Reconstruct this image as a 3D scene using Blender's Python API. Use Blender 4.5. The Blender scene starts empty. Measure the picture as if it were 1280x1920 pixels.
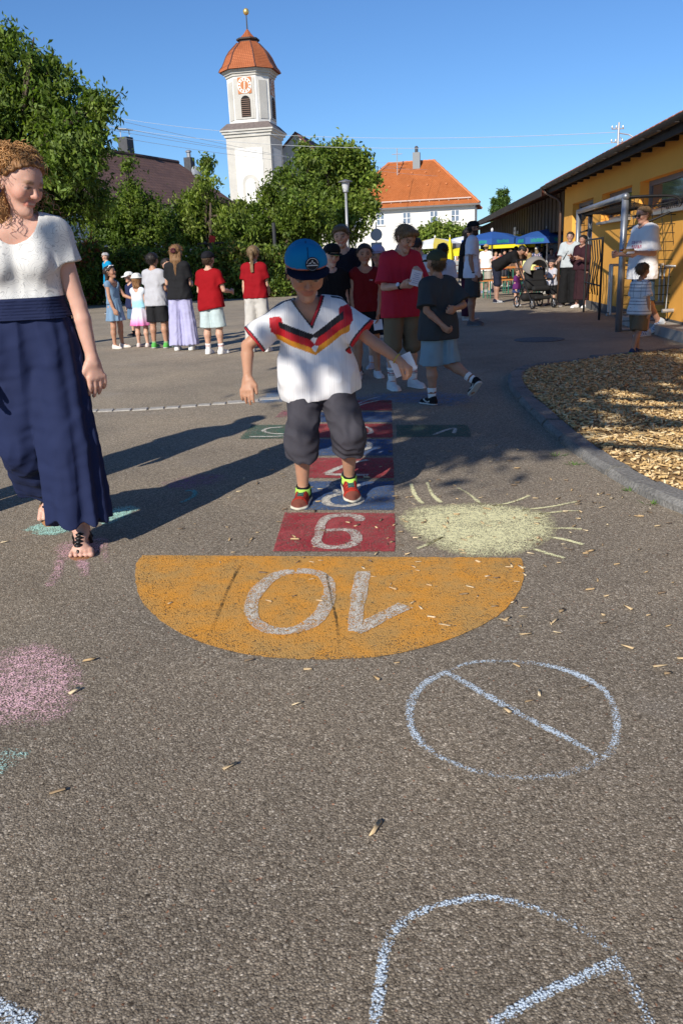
import bpy, math, random
import numpy as np
from mathutils import Vector, Matrix

SC = bpy.context.scene
COL = SC.collection
# ---------------------------------------------------------------- camera
PW, PH, FPX = 1280.0, 1920.0, 1540.0
CAM_H = 1.12
PITCH = math.atan(470.0 / FPX)
ROLL = math.radians(2.5)
_F = np.array([0, math.cos(PITCH), -math.sin(PITCH)])
_U = np.array([0, math.sin(PITCH), math.cos(PITCH)])
_R = np.array([1.0, 0, 0])
CR = math.cos(ROLL) * _R - math.sin(ROLL) * _U
CU = math.sin(ROLL) * _R + math.cos(ROLL) * _U
CAMP = np.array([0, 0, CAM_H])
cam_d = bpy.data.cameras.new('camera')
cam = bpy.data.objects.new('camera', cam_d)
COL.objects.link(cam)
cam_d.sensor_fit = 'VERTICAL'
cam_d.sensor_height = 36.0
cam_d.lens = 36.0 * FPX / PH
cam_d.clip_start = 0.05
cam_d.clip_end = 3000
cam.matrix_world = Matrix(((CR[0], CU[0], -_F[0], 0), (CR[1], CU[1], -_F[1], 0), (CR[2], CU[2], -_F[2], CAM_H), (0, 0, 0, 1)))
SC.camera = cam
# ---------------------------------------------------------------- sky and sun
SUN_EL = math.radians(31.0)
SUN_AZ = math.radians(29.0)          # shadows run this far to the right of straight ahead
world = bpy.data.worlds.new('World')
SC.world = world
world.use_nodes = True
_nt = world.node_tree
_bg = _nt.nodes['Background']
_sky = _nt.nodes.new('ShaderNodeTexSky')
_sky.sky_type = 'NISHITA'
_sky.sun_disc = False
_sky.sun_elevation = SUN_EL
_sky.sun_rotation = math.pi + SUN_AZ
_sky.altitude = 500
_sky.air_density = 1.0
_sky.dust_density = 0.15
_sky.ozone_density = 3.0
_tint = _nt.nodes.new('ShaderNodeMix'); _tint.data_type = 'RGBA'; _tint.blend_type = 'MULTIPLY'
_tint.inputs[0].default_value = 1.0; _tint.inputs[7].default_value = (.62, .885, 1.19, 1)
_nt.links.new(_sky.outputs[0], _tint.inputs[6]); _nt.links.new(_tint.outputs[2], _bg.inputs[0])
_bg.inputs[1].default_value = 0.094
sun_d = bpy.data.lights.new('sun', 'SUN')
sun_d.energy = 5.0
sun_d.angle = math.radians(0.55)
sun_d.color = (1.0, 0.93, 0.82)
sun = bpy.data.objects.new('sun', sun_d)
COL.objects.link(sun)
LDIR = Vector((math.sin(SUN_AZ) * math.cos(SUN_EL), math.cos(SUN_AZ) * math.cos(SUN_EL), -math.sin(SUN_EL)))
sun.rotation_euler = LDIR.to_track_quat('-Z', 'Y').to_euler()
sun.location = (-20, -40, 40)
SC.view_settings.view_transform = 'Standard'
SC.view_settings.look = 'None'
SC.view_settings.gamma = 1
SC.view_settings.exposure = 0.2
SC.render.film_transparent = False
SC.cycles.max_bounces = 6
SC.cycles.transparent_max_bounces = 12

# ---------------------------------------------------------------- where a picture point lies in the place
def ray(px, py):
    x = (px - PW / 2) / FPX
    y = -(py - PH / 2) / FPX
    return _F + CR * x + CU * y
def gp(px, py, z=0.0):
    d = ray(px, py)
    t = (z - CAM_H) / d[2]
    return CAMP + d * t
def at(px, py, Y):
    d = ray(px, py)
    return CAMP + d * (Y / d[1])
def S(r, g, b):
    f = lambda c: (c / 255 / 12.92) if c / 255 <= .04045 else ((c / 255 + .055) / 1.055) ** 2.4
    return (f(r), f(g), f(b))

# ---------------------------------------------------------------- materials
_MC = {}
def mat(name, col=(.5, .5, .5), rough=.75, var=0.0, vs=12.0, vstretch=(1, 1, 1), bump=0.0, bs=150.0, bd=.002, vc=False, metal=0.0, spec=.3, sss=0.0, var2=0.0, vs2=1.5, bstretch=None, wr=0.0, wrs=16.0):
    if name in _MC: return _MC[name]
    m = bpy.data.materials.new(name); _MC[name] = m
    m.use_nodes = True
    nt = m.node_tree; N = nt.nodes; L = nt.links
    b = N['Principled BSDF']
    b.inputs['Roughness'].default_value = rough
    b.inputs['Metallic'].default_value = metal
    b.inputs['Specular IOR Level'].default_value = spec
    if sss:
        b.inputs['Subsurface Weight'].default_value = sss
        b.inputs['Subsurface Radius'].default_value = (.012, .005, .003)
        b.inputs['Subsurface Scale'].default_value = 1.0
    tc = N.new('ShaderNodeTexCoord')
    if vc:
        a = N.new('ShaderNodeAttribute'); a.attribute_name = 'Col'; c = a.outputs['Color']
    else:
        rg = N.new('ShaderNodeRGB'); rg.outputs[0].default_value = (*col, 1); c = rg.outputs[0]
    for (v, s, st) in ((var, vs, vstretch), (var2, vs2, (1, 1, 1))):
        if not v: continue
        mp = N.new('ShaderNodeMapping'); mp.inputs['Scale'].default_value = st
        L.new(tc.outputs['Object'], mp.inputs[0])
        n = N.new('ShaderNodeTexNoise'); n.inputs['Scale'].default_value = s; n.inputs['Detail'].default_value = 5
        L.new(mp.outputs[0], n.inputs[0])
        mr = N.new('ShaderNodeMapRange'); mr.inputs[1].default_value = .25; mr.inputs[2].default_value = .75
        mr.inputs[3].default_value = 1 - v; mr.inputs[4].default_value = 1 + v
        L.new(n.outputs[0], mr.inputs[0])
        mx = N.new('ShaderNodeMix'); mx.data_type = 'RGBA'; mx.blend_type = 'MULTIPLY'; mx.inputs[0].default_value = 1
        L.new(c, mx.inputs[6]); L.new(mr.outputs[0], mx.inputs[7]); c = mx.outputs[2]
    L.new(c, b.inputs['Base Color'])
    if bump:
        n = N.new('ShaderNodeTexNoise'); n.inputs['Scale'].default_value = bs; n.inputs['Detail'].default_value = 4
        if bstretch:
            mp = N.new('ShaderNodeMapping'); mp.inputs['Scale'].default_value = bstretch
            L.new(tc.outputs['Object'], mp.inputs[0]); L.new(mp.outputs[0], n.inputs[0])
        else: L.new(tc.outputs['Object'], n.inputs[0])
        bp = N.new('ShaderNodeBump'); bp.inputs['Strength'].default_value = bump; bp.inputs['Distance'].default_value = bd
        L.new(n.outputs[0], bp.inputs['Height']); L.new(bp.outputs[0], b.inputs['Normal'])
        if wr:      # soft creases of cloth
            mp = N.new('ShaderNodeMapping'); mp.inputs['Scale'].default_value = (1, 1, .55)
            L.new(tc.outputs['Object'], mp.inputs[0])
            n2 = N.new('ShaderNodeTexNoise'); n2.noise_type = 'RIDGED_MULTIFRACTAL'; n2.inputs['Scale'].default_value = wrs; n2.inputs['Detail'].default_value = 1.5; n2.inputs['Distortion'].default_value = .8
            L.new(mp.outputs[0], n2.inputs[0])
            b2 = N.new('ShaderNodeBump'); b2.inputs['Strength'].default_value = wr; b2.inputs['Distance'].default_value = .034
            L.new(n2.outputs[0], b2.inputs['Height']); L.new(b2.outputs[0], bp.inputs['Normal'])
    return m
def nd(m, typ, **kw):
    n = m.node_tree.nodes.new(typ)
    for k, v in kw.items(): setattr(n, k, v)
    return n
def lk(m, a, b): m.node_tree.links.new(a, b)

# ---------------------------------------------------------------- objects
def link(o, parent=None, label=None, cat=None, group=None, kind=None):
    COL.objects.link(o)
    if parent is not None: o.parent = parent
    if label: o['label'] = label
    if cat: o['category'] = cat
    if group: o['group'] = group
    if kind: o['kind'] = kind
    return o
def empty(name, loc=(0, 0, 0), rz=0.0, label=None, cat=None, group=None, kind=None):
    o = bpy.data.objects.new(name, None)
    o.empty_display_size = .1
    o.location = loc; o.rotation_euler = (0, 0, rz)
    return link(o, None, label, cat, group, kind)
def mesh_np(name, V, faces, material=None, smooth=True, col=None):
    """V (n,3); faces: list of arrays (m,k) or lists"""
    me = bpy.data.meshes.new(name)
    V = np.asarray(V, np.float32)
    if isinstance(faces, np.ndarray): faces = [faces]
    loops = np.concatenate([np.asarray(f, np.int32).ravel() for f in faces])
    tot = np.concatenate([np.full(len(f), np.asarray(f).shape[1], np.int32) for f in faces])
    st = np.concatenate([[0], np.cumsum(tot)[:-1]]).astype(np.int32)
    me.vertices.add(len(V)); me.vertices.foreach_set('co', V.ravel())
    me.loops.add(len(loops)); me.loops.foreach_set('vertex_index', loops)
    me.polygons.add(len(tot)); me.polygons.foreach_set('loop_start', st); me.polygons.foreach_set('loop_total', tot)
    if smooth: me.polygons.foreach_set('use_smooth', np.ones(len(tot), bool))
    me.update(calc_edges=True)
    if col is not None:
        a = me.color_attributes.new('Col', 'FLOAT_COLOR', 'POINT')
        c = np.ones((len(V), 4), np.float32); c[:, :3] = col
        a.data.foreach_set('color', c.ravel())
    if material: me.materials.append(material)
    return me
def obj(name, me, parent=None, **kw):
    return link(bpy.data.objects.new(name, me), parent, **kw)

class MB:
    """collects simple solids into one mesh"""
    def __init__(s): s.v = []; s.f = []
    def _add(s, V, Fs):
        o = len(s.v); s.v += [tuple(map(float, p)) for p in V]; s.f += [tuple(i + o for i in f) for f in Fs]; return s
    def box(s, c, size, rot=None):
        x, y, z = np.array(size, float) / 2
        P = np.array([[-x, -y, -z], [x, -y, -z], [x, y, -z], [-x, y, -z], [-x, -y, z], [x, -y, z], [x, y, z], [-x, y, z]])
        if rot is not None: P = P @ np.asarray(rot).T
        return s._add(P + np.array(c), [(0, 3, 2, 1), (4, 5, 6, 7), (0, 1, 5, 4), (1, 2, 6, 5), (2, 3, 7, 6), (3, 0, 4, 7)])
    def box2(s, lo, hi):
        lo = np.array(lo, float); hi = np.array(hi, float)
        return s.box((lo + hi) / 2, hi - lo)
    def tube(s, pts, r, n=8, cap=True):
        pts = [np.array(p, float) for p in pts]
        rs = r if hasattr(r, '__len__') else [r] * len(pts)
        V = []; Fs = []
        up = np.array([0, 0, 1.0])
        for i, p in enumerate(pts):
            t = pts[min(i + 1, len(pts) - 1)] - pts[max(i - 1, 0)]
            t = t / (np.linalg.norm(t) + 1e-9)
            a = np.cross(t, up if abs(t[2]) < .95 else np.array([1.0, 0, 0])); a /= np.linalg.norm(a)
            b = np.cross(t, a)
            for k in range(n):
                an = 2 * math.pi * k / n
                V.append(p + (a * math.cos(an) + b * math.sin(an)) * rs[i])
        for i in range(len(pts) - 1):
            for k in range(n):
                k2 = (k + 1) % n
                Fs.append((i * n + k, i * n + k2, (i + 1) * n + k2, (i + 1) * n + k))
        if cap:
            Fs.append(tuple(range(n))); Fs.append(tuple((len(pts) - 1) * n + k for k in reversed(range(n))))
        return s._add(V, Fs)
    def prism(s, poly, n, depth):
        """poly: list of 3-D points on a plane, extruded by n*depth"""
        P = [np.array(p, float) for p in poly]; n = np.array(n, float) * depth
        m = len(P)
        V = P + [p + n for p in P]
        Fs = [tuple(range(m)), tuple(reversed(range(m, 2 * m)))]
        for i in range(m):
            j = (i + 1) % m
            Fs.append((i, i + m, j + m, j))
        return s._add(V, Fs)
    def quad(s, a, b, c, d): return s._add([a, b, c, d], [(0, 1, 2, 3)])
    def lathe(s, prof, c=(0, 0, 0), n=24, off=0.0):
        V = []; Fs = []
        for (r, z) in prof:
            for k in range(n):
                an = off + 2 * math.pi * k / n
                V.append((c[0] + r * math.cos(an), c[1] + r * math.sin(an), c[2] + z))
        for i in range(len(prof) - 1):
            for k in range(n):
                k2 = (k + 1) % n
                Fs.append((i * n + k, i * n + k2, (i + 1) * n + k2, (i + 1) * n + k))
        Fs.append(tuple(reversed(range(n)))); Fs.append(tuple((len(prof) - 1) * n + k for k in range(n)))
        return s._add(V, Fs)
    def mesh(s, name, material=None, smooth=False, bevel=0.0):
        me = bpy.data.meshes.new(name)
        me.from_pydata(s.v, [], s.f)
        if smooth: me.polygons.foreach_set('use_smooth', [True] * len(me.polygons))
        if material: me.materials.append(material)
        import bmesh
        bm = bmesh.new(); bm.from_mesh(me)
        bmesh.ops.recalc_face_normals(bm, faces=bm.faces)
        if bevel:
            bmesh.ops.bevel(bm, geom=list(bm.edges), offset=bevel, segments=1, affect='EDGES', profile=.5)
        bm.to_mesh(me); bm.free()
        me.update()
        return me
    def build(s, name, material=None, parent=None, smooth=False, bevel=0.0, **kw):
        return obj(name, s.mesh(name, material, smooth, bevel), parent, **kw)
def rz3(a):
    c, s_ = math.cos(a), math.sin(a)
    return np.array([[c, -s_, 0], [s_, c, 0], [0, 0, 1.0]])
def rx3(a):
    c, s_ = math.cos(a), math.sin(a)
    return np.array([[1.0, 0, 0], [0, c, -s_], [0, s_, c]])
def ry3(a):
    c, s_ = math.cos(a), math.sin(a)
    return np.array([[c, 0, s_], [0, 1.0, 0], [-s_, 0, c]])
def unit(v):
    v = np.asarray(v, float); return v / (np.linalg.norm(v) + 1e-12)
def sstep(a, b, x):
    t = np.clip((x - a) / (b - a), 0, 1); return t * t * (3 - 2 * t)
# ---------------------------------------------------------------- smooth bodies: blended tapered limbs turned into one skin
def smin(a, b, k):
    h = np.clip(.5 + .5 * (b - a) / k, 0, 1)
    return b + (a - b) * h - k * h * (1 - h)
def waves(P, scale, seed, n=5):
    rg = np.random.RandomState(seed)
    out = np.zeros(len(P), np.float32)
    for i in range(n):
        k = rg.normal(size=3) * scale * (1 + .35 * i); k2 = rg.normal(size=3) * scale * .7
        out += np.sin(P @ k + rg.uniform(0, 6.28) + 1.4 * np.sin(P @ k2 + rg.uniform(0, 6.28))) / (1 + .35 * i)
    return out / n * 1.6
class F:
    def __init__(s): s.p = []; s.post = []; s.lip = 1.35; s.mar = 0.0
    def cone(s, a, b, ra, rb=None, k=.02, flat=None, op=0, cut=None):
        a = np.asarray(a, float); b = np.asarray(b, float); rb = ra if rb is None else rb
        s.p.append((a, b, ra, rb, k, flat, op, cut)); return s
    def ball(s, a, r, **kw): return s.cone(a, a, r, r, **kw)
    def bounds(s):
        lo = np.full(3, 1e9); hi = -lo
        for (a, b, ra, rb, k, flat, op, cut) in s.p:
            if op: continue
            r = max(ra, rb) * (1 / min(1, flat[1]) if flat else 1)
            lo = np.minimum(lo, np.minimum(a, b) - r); hi = np.maximum(hi, np.maximum(a, b) + r)
        return lo, hi
    def ev(s, P, band):
        d = np.full(len(P), 9.0, np.float32); plo = P.min(0); phi = P.max(0)
        for (a, b, ra, rb, k, flat, op, cut) in s.p:
            r = max(ra, rb) * (1 / min(1, flat[1]) if flat else 1) + band + k
            lo = np.minimum(a, b) - r; hi = np.maximum(a, b) + r
            if (lo > phi).any() or (hi < plo).any(): continue
            ix = np.nonzero(((P > lo) & (P < hi)).all(1))[0]
            if not len(ix): continue
            q = (P[ix] - a).astype(np.float32)
            ab = b - a
            if flat is not None:
                n = np.asarray(flat[0], np.float32)
                q = q + np.outer((q @ n) * (flat[1] - 1), n).astype(np.float32)
                ab = ab + n * (ab @ n) * (flat[1] - 1)
            L2 = float(ab @ ab)
            if L2 > 1e-12:
                t = np.clip(q @ ab.astype(np.float32) / L2, 0, 1)
                v = np.sqrt(((q - np.outer(t, ab).astype(np.float32)) ** 2).sum(1)) - (ra + (rb - ra) * t)
            else:
                v = np.sqrt((q ** 2).sum(1)) - ra
            if flat is not None and flat[1] > 1.4: v = v / flat[1]
            if cut is not None:
                v = np.maximum(v, (P[ix] - cut[0]) @ np.asarray(cut[1]))
            if op == 0: d[ix] = smin(d[ix], v, k)
            else: d[ix] = -smin(-d[ix], v, k)
        for f in s.post: d = f(P, d)
        return d
    def mesh(s, h):
        lo, hi = s.bounds(); lo = lo - 3 * h - s.mar; hi = hi + 3 * h + s.mar
        B = 8
        nb = np.maximum(1, np.ceil((hi - lo) / (B * h)).astype(int))
        gi = np.stack(np.meshgrid(*[np.arange(n) for n in nb], indexing='ij'), -1).reshape(-1, 3)
        C = lo + (gi + .5) * B * h - h / 2
        d = s.ev(C, B * h * max(2.2, s.lip * 1.2))
        act = np.abs(d) < B * h * s.lip
        D = np.repeat(np.where(d < 0, -1, 1).astype(np.float32), B ** 3).reshape(-1, B, B, B)
        ai = np.nonzero(act)[0]
        of = np.stack(np.meshgrid(*[np.arange(B)] * 3, indexing='ij'), -1).reshape(-1, 3)
        ai = ai[np.argsort((gi[ai, 2] // 3) * 10000 + (gi[ai, 0] // 3) * 100 + gi[ai, 1] // 3, kind='stable')]
        for c0 in range(0, len(ai), 48):
            ids = ai[c0:c0 + 48]
            P = (lo + (gi[ids][:, None, :] * B + of[None]) * h).reshape(-1, 3)
            D[ids] = s.ev(P, B * h * 1.2).reshape(-1, B, B, B)
        D = D.reshape(*nb, B, B, B).transpose(0, 3, 1, 4, 2, 5).reshape(*(nb * B))
        sg = D < 0
        cs = np.zeros(np.array(D.shape) - 1, np.int8)
        offs = [(i, j, k) for i in (0, 1) for j in (0, 1) for k in (0, 1)]
        sl = lambda A, o: A[o[0]:A.shape[0] - 1 + o[0], o[1]:A.shape[1] - 1 + o[1], o[2]:A.shape[2] - 1 + o[2]]
        for o in offs: cs += sl(sg, o)
        mix = (cs > 0) & (cs < 8)
        ci = np.argwhere(mix)
        if not len(ci): return np.zeros((0, 3)), np.zeros((0, 4), int)
        vals = np.stack([D[ci[:, 0] + o[0], ci[:, 1] + o[1], ci[:, 2] + o[2]] for o in offs], 1)
        acc = np.zeros((len(ci), 3)); cnt = np.zeros(len(ci))
        for i in range(8):
            for j in range(i + 1, 8):
                oi, oj = np.array(offs[i]), np.array(offs[j])
                if np.abs(oi - oj).sum() != 1: continue
                m = (vals[:, i] < 0) != (vals[:, j] < 0)
                t = np.where(m, vals[:, i] / (vals[:, i] - vals[:, j] + 1e-12), 0)
                acc += m[:, None] * (oi + t[:, None] * (oj - oi)); cnt += m
        V = lo + (ci + acc / cnt[:, None]) * h
        idx = np.full(cs.shape, -1, np.int32); idx[mix] = np.arange(len(ci))
        Q = []
        for ax in range(3):
            A = np.moveaxis(sg, ax, 0); X = np.moveaxis(idx, ax, 0)
            e = A[:-1] != A[1:]
            e = e[:, 1:-1, 1:-1]
            w = np.argwhere(e)
            i, j, k = w[:, 0], w[:, 1] + 1, w[:, 2] + 1
            q = np.stack([X[i, j - 1, k - 1], X[i, j, k - 1], X[i, j, k], X[i, j - 1, k]], 1)
            fl = A[i, j, k]
            if ax == 1: fl = ~fl
            q = np.where(fl[:, None], q, q[:, ::-1])
            Q.append(q)
        Q = np.concatenate(Q); Q = Q[(Q >= 0).all(1)]
        return V, Q
    def build(s, name, h, material, parent, color=None, **kw):
        V, Q = s.mesh(h)
        if not len(V): return None
        c = None
        if color is not None: c = color(V.astype(np.float32))
        return obj(name, mesh_np(name, V, Q, material, True, c), parent, **kw)
# ---------------------------------------------------------------- people
SKIN_L = (.56, .33, .235); SKIN_T = (.44, .235, .15); SKIN_P = (.62, .40, .31)
def m_skin(): return mat('skin', rough=.52, vc=True, spec=.35, sss=.25, var=.06, vs=40, bump=.12, bs=260, bd=.001)
def m_cloth(c, rough=.85, nm=None):
    return mat(nm or 'cloth_%.3f_%.3f_%.3f' % tuple(c), c, rough=rough, var=.07, vs=9, bump=.25, bs=420, bd=.0012, spec=.18, wr=.7, wrs=8)
def m_clothvc(): return mat('cloth_printed', rough=.82, vc=True, var=.05, vs=9, bump=.25, bs=420, bd=.0012, spec=.2, wr=.5, wrs=9)
def m_hair(c): return mat('hair_%.3f_%.3f_%.3f' % tuple(c), c, rough=.5, var=.5, vs=26, vstretch=(3.5, 3.5, .6), bump=.9, bs=55, bd=.010, bstretch=(2.2, 2.2, .3), spec=.4)

class Sk: pass
def skeleton(o, Ht):
    k = Sk(); k.Ht = Ht; k.kid = kid = o.get('kid', 0.); k.g = g = o.get('g', 1.0); k.fem = o.get('fem', 0)
    hh = k.hh = Ht * (.133 + .045 * kid) * o.get('hs', 1.0)
    th = Ht * (.245 - .02 * kid); sh = Ht * (.238 - .02 * kid); k.ank = Ht * .045
    tl = (Ht - hh * 1.26) - (th + sh + k.ank)
    fwd, side = o.get('lean', (0, 0))
    k.up = unit((math.sin(side), -math.sin(fwd), math.cos(fwd)))
    tw = o.get('twist', 0.)
    k.latH = rz3(o.get('hiptwist', 0.)) @ np.array([1., 0, 0])
    k.latS = rz3(tw) @ np.array([1., 0, 0]); k.latS = unit(k.latS - k.up * (k.latS @ k.up) * .8)
    k.fS = unit(np.cross(k.latS, k.up)) * 1.0      # forward is -Y
    if k.fS[1] > 0 and abs(tw) < 1.2: k.fS = -k.fS
    hip = np.array([0, 0, 0.]); k.hip = hip
    k.chest = hip + k.up * tl
    sw = Ht * (.103 - .012 * kid - .008 * k.fem) * (.55 + .45 * g) * o.get('sw', 1.0)
    hw = Ht * .05
    D = lambda s, v: unit((s * v[0], -v[1], v[2]))
    R3 = rz3(tw); 
    k.sho, k.elb, k.wri, k.hd, k.knee, k.ankp, k.ft, k.hipj = {}, {}, {}, {}, {}, {}, {}, {}
    arm = o.get('arm', {}); leg = o.get('leg', {})
    for s in (-1, 1):
        u, f = arm.get(s, ((.14, 0, -1), (.06, .2, -1)))[:2]
        k.sho[s] = k.chest + k.latS * s * sw - k.up * Ht * .012
        ud = R3 @ D(s, u); fd = R3 @ D(s, f)
        k.elb[s] = k.sho[s] + ud * Ht * (.175 - .01 * kid)
        k.wri[s] = k.elb[s] + fd * Ht * (.142 - .008 * kid)
        hv = arm.get(s, (0, 0))[2] if len(arm.get(s, (0, 0))) > 2 else None
        k.hd[s] = R3 @ D(s, hv) if hv is not None else fd
        t, c = leg.get(s, ((.085, .02, -1), (.03, -.03, -1)))[:2]
        k.hipj[s] = hip + k.latH * s * hw - np.array([0, 0, Ht * .01])
        H3 = rz3(o.get('hiptwist', 0.))
        k.knee[s] = k.hipj[s] + H3 @ D(s, t) * th
        k.ankp[s] = k.knee[s] + H3 @ D(s, c) * sh
        fy, fp = leg.get(s, (0, 0, .15, 0.))[2:4] if len(leg.get(s, ())) > 2 else (.15, 0.)
        fr = H3 @ rz3(s * fy)
        k.ft[s] = fr @ rx3(fp)                   # columns x, y(back), z(up)
    low = min(min(k.ankp[s][2] - k.ank for s in (-1, 1)), 9)
    for s in (-1, 1):                            # toe or heel may be lowest
        for q in ((0, -.115, -.045), (0, .035, -.045)):
            low = min(low, (k.ankp[s] + k.ft[s] @ np.array(q) * Ht)[2])
    hy, hp, hr = o.get('head', (0, 0, 0))
    k.HR = rz3(hy + tw * .7) @ rx3(hp) @ ry3(hr)
    nb = k.chest + k.up * Ht * .01
    nd_ = unit(k.up + np.array([0, -.25 * math.sin(max(hp, 0)) - .1, 0]))
    k.neck = nb; k.piv = nb + nd_ * hh * .28
    k.hc = k.piv + k.HR @ np.array([0, -.06, .48]) * hh
    sh_ = np.array([0, 0, -low if not o.get('sit') else o['sit'] - 0])
    for n in ('hip', 'chest', 'neck', 'piv', 'hc'): setattr(k, n, getattr(k, n) + sh_)
    for dct in (k.sho, k.elb, k.wri, k.knee, k.ankp, k.hipj):
        for s in (-1, 1): dct[s] = dct[s] + sh_
    k.top = (k.hc + k.HR @ np.array([0, .05, .5]) * hh)[2]
    k.th, k.sh, k.tl = th, sh, tl
    return k
LV = [(0, .046, .060), (.2, .043, .058), (.42, .036, .053), (.62, .044, .055), (.82, .056, .056), (.97, .060, .040)]
LF = [(0, .052, .060), (.2, .045, .055), (.42, .031, .047), (.62, .038, .050), (.82, .048, .052), (.97, .054, .038)]
def levels(k):
    T = LF if k.fem else LV
    out = []
    for (t, w, r) in T:
        b = 1 + (.14 * k.kid if t < .7 else 0)
        gg = k.g if t < .9 else .5 + .5 * k.g
        lat = unit(k.latH * (1 - t) + k.latS * t)
        out.append((t, k.hip + (k.chest - k.hip) * t, lat, w * k.Ht * gg, r * k.Ht * b * gg))
    return out
def hpt(k, x, y, z): return k.hc + k.HR @ np.array([x, y, z]) * k.hh
def hloc(k, P): return ((P - k.hc) @ k.HR) / k.hh
def body_field(k, o, h):
    f = F(); Ht = k.Ht; hh = k.hh
    dressed = any(v[0] == 'tee' for v in o['wear'])
    for (t, c, lat, w, r) in levels(k):
        q = .84 if dressed and t < .9 else 1.0
        f.cone(c - lat * w * q, c + lat * w * q, r * q, k=.03 * Ht)
    if k.fem and not o.get('nobust') and k.kid < .4:
        for s in (-1, 1): f.ball(k.hip + (k.chest - k.hip) * .74 + k.latS * s * .045 * Ht + k.fS * .045 * Ht, .030 * Ht, k=.03 * Ht)
    f.cone(k.neck - k.up * .01 * Ht, k.piv, .036 * Ht * (1 - .12 * k.fem), .031 * Ht * (1 - .1 * k.fem), k=.025 * Ht)
    g = .6 + .4 * k.g
    for s in (-1, 1):
        f.cone(k.chest + k.latS * s * .03 * Ht, k.sho[s], .034 * Ht, .034 * Ht * g, k=.03 * Ht)
        f.cone(k.sho[s], k.elb[s], .030 * Ht * g, .0215 * Ht * g, k=.02 * Ht)
        m = k.elb[s] + (k.wri[s] - k.elb[s]) * .3
        f.cone(k.elb[s], m, .0212 * Ht * g, .0228 * Ht * g, k=.006 * Ht)
        f.cone(m, k.wri[s], .0228 * Ht * g, .0155 * Ht * g, k=.006 * Ht)
        # hand
        hl = Ht * .106; W = k.wri[s]; hd = k.hd[s]
        pn = np.array(o.get('palm', {}).get(s, (-s * 1.0, 0, 0)), float)
        pn = unit(pn - hd * (pn @ hd)); sa = np.cross(hd, pn)
        tref = np.array(o.get('thumb', {}).get(s, (0, -1, 0)), float)
        if sa @ tref < 0: sa = -sa
        mr = .58 * h
        cu = o.get('curl', {}).get(s, .35)
        f.cone(W, W + hd * hl * .14, .155 * hl, .17 * hl, k=.05 * hl, flat=(pn, 1.25))
        for q, wd in ((-.13, .13), (0, .15), (.13, .14)):
            f.cone(W + hd * hl * .12 + sa * q * .6 * hl, W + hd * hl * .47 + sa * q * hl, max(mr, wd * hl * .85), max(mr, wd * hl * .8), k=.06 * hl, flat=(pn, 1.35))
        if h > .0115:
            f.cone(W + hd * hl * .4, W + unit(hd + pn * cu * .5) * hl * .85, .14 * hl, .09 * hl, k=.05 * hl)
        for i, (q, ln) in enumerate(() if h > .0115 else ((-.2, .36), (-.07, .45), (.065, .49), (.19, .43))):
            b0 = W + hd * hl * (.5 - abs(q) * .15) + sa * q * hl
            p = b0; ang = 0.
            for j, (fr, r_) in enumerate(((.45, .072), (.32, .064), (.25, .055))):
                ang += cu * (1.0 if j else .8) * (1 + .12 * (1.5 - i))
                dr = unit(hd * math.cos(ang) + pn * math.sin(ang) + sa * q * .25)
                p2 = p + dr * ln * fr * hl
                f.cone(p, p2, max(mr, r_ * hl), max(mr, r_ * .88 * hl), k=.012 * hl if h < .006 else .03 * hl)
                p = p2
        b0 = W + hd * hl * .14 + sa * .13 * hl
        t1 = b0 + unit(hd * .75 + sa * .62 + pn * .25) * hl * .24
        t2 = t1 + unit(hd * .95 + sa * (.15 - .3 * cu) + pn * (.2 + .6 * cu)) * hl * .26
        f.cone(b0, t1, .11 * hl, max(mr, .085 * hl), k=.06 * hl); f.cone(t1, t2, max(mr, .078 * hl), max(mr, .062 * hl), k=.02 * hl)
        # leg
        f.cone(k.hipj[s] + (0, 0, .01 * Ht), k.knee[s], .053 * Ht * g, .034 * Ht * g, k=.03 * Ht)
        bk = k.ft[s] @ np.array([0, 1., 0])
        cm = k.knee[s] + (k.ankp[s] - k.knee[s]) * .3 + bk * .008 * Ht
        f.cone(k.knee[s], cm, .032 * Ht * g, .034 * Ht * g, k=.02 * Ht)
        f.cone(cm, k.ankp[s], .034 * Ht * g, .0195 * Ht * g, k=.02 * Ht)
        T = k.ft[s]; A = k.ankp[s]
        fq = lambda x, y, z: A + T @ np.array([x, y, z]) * Ht
        f.cone(A, fq(0, .018, -.024), .02 * Ht, .02 * Ht, k=.01 * Ht)
        f.cone(A, fq(0, -.075, -.030), .02 * Ht, .014 * Ht, k=.015 * Ht)
        f.cone(fq(-.012, -.07, -.031), fq(.012, -.07, -.031), .0135 * Ht, k=.01 * Ht)
        if o.get('toes'):
            for i in range(5):
                x = (-.024 + .012 * i) * -s
                ln = (.022, .021, .019, .016, .012)[i]
                r_ = (.0085, .0068, .0066, .0062, .006)[i]
                f.cone(fq(x, -.075, -.034), fq(x * 1.1, -.082 - ln, -.037), r_ * Ht, r_ * .95 * Ht, k=.003 * Ht)
        else:
            f.cone(fq(0, -.08, -.033), fq(0, -.095, -.035), .015 * Ht, .011 * Ht, k=.01 * Ht)
    # head
    hp = lambda *q: hpt(k, *q)
    X = k.HR[:, 0]
    fw = 1.02 + .05 * k.fem
    f.cone(hp(0, -.07, .13), hp(0, .10, .13), .352 * hh, .350 * hh, k=.05 * hh, flat=(X, fw))
    f.cone(hp(0, -.10, -.08), hp(0, -.225, -.365), .265 * hh, .125 * hh, k=.14 * hh, flat=(X, .98))
    for s in (-1, 1):
        f.ball(hp(s * .17, -.27, -.11), .11 * hh, k=.11 * hh)
        f.cone(hp(s * .20, .02, -.20), hp(s * .06, -.25, -.40), .075 * hh, .07 * hh, k=.09 * hh)
    f.cone(hp(-.14, -.365, .085), hp(.14, -.365, .085), .055 * hh, k=.07 * hh)
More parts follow.
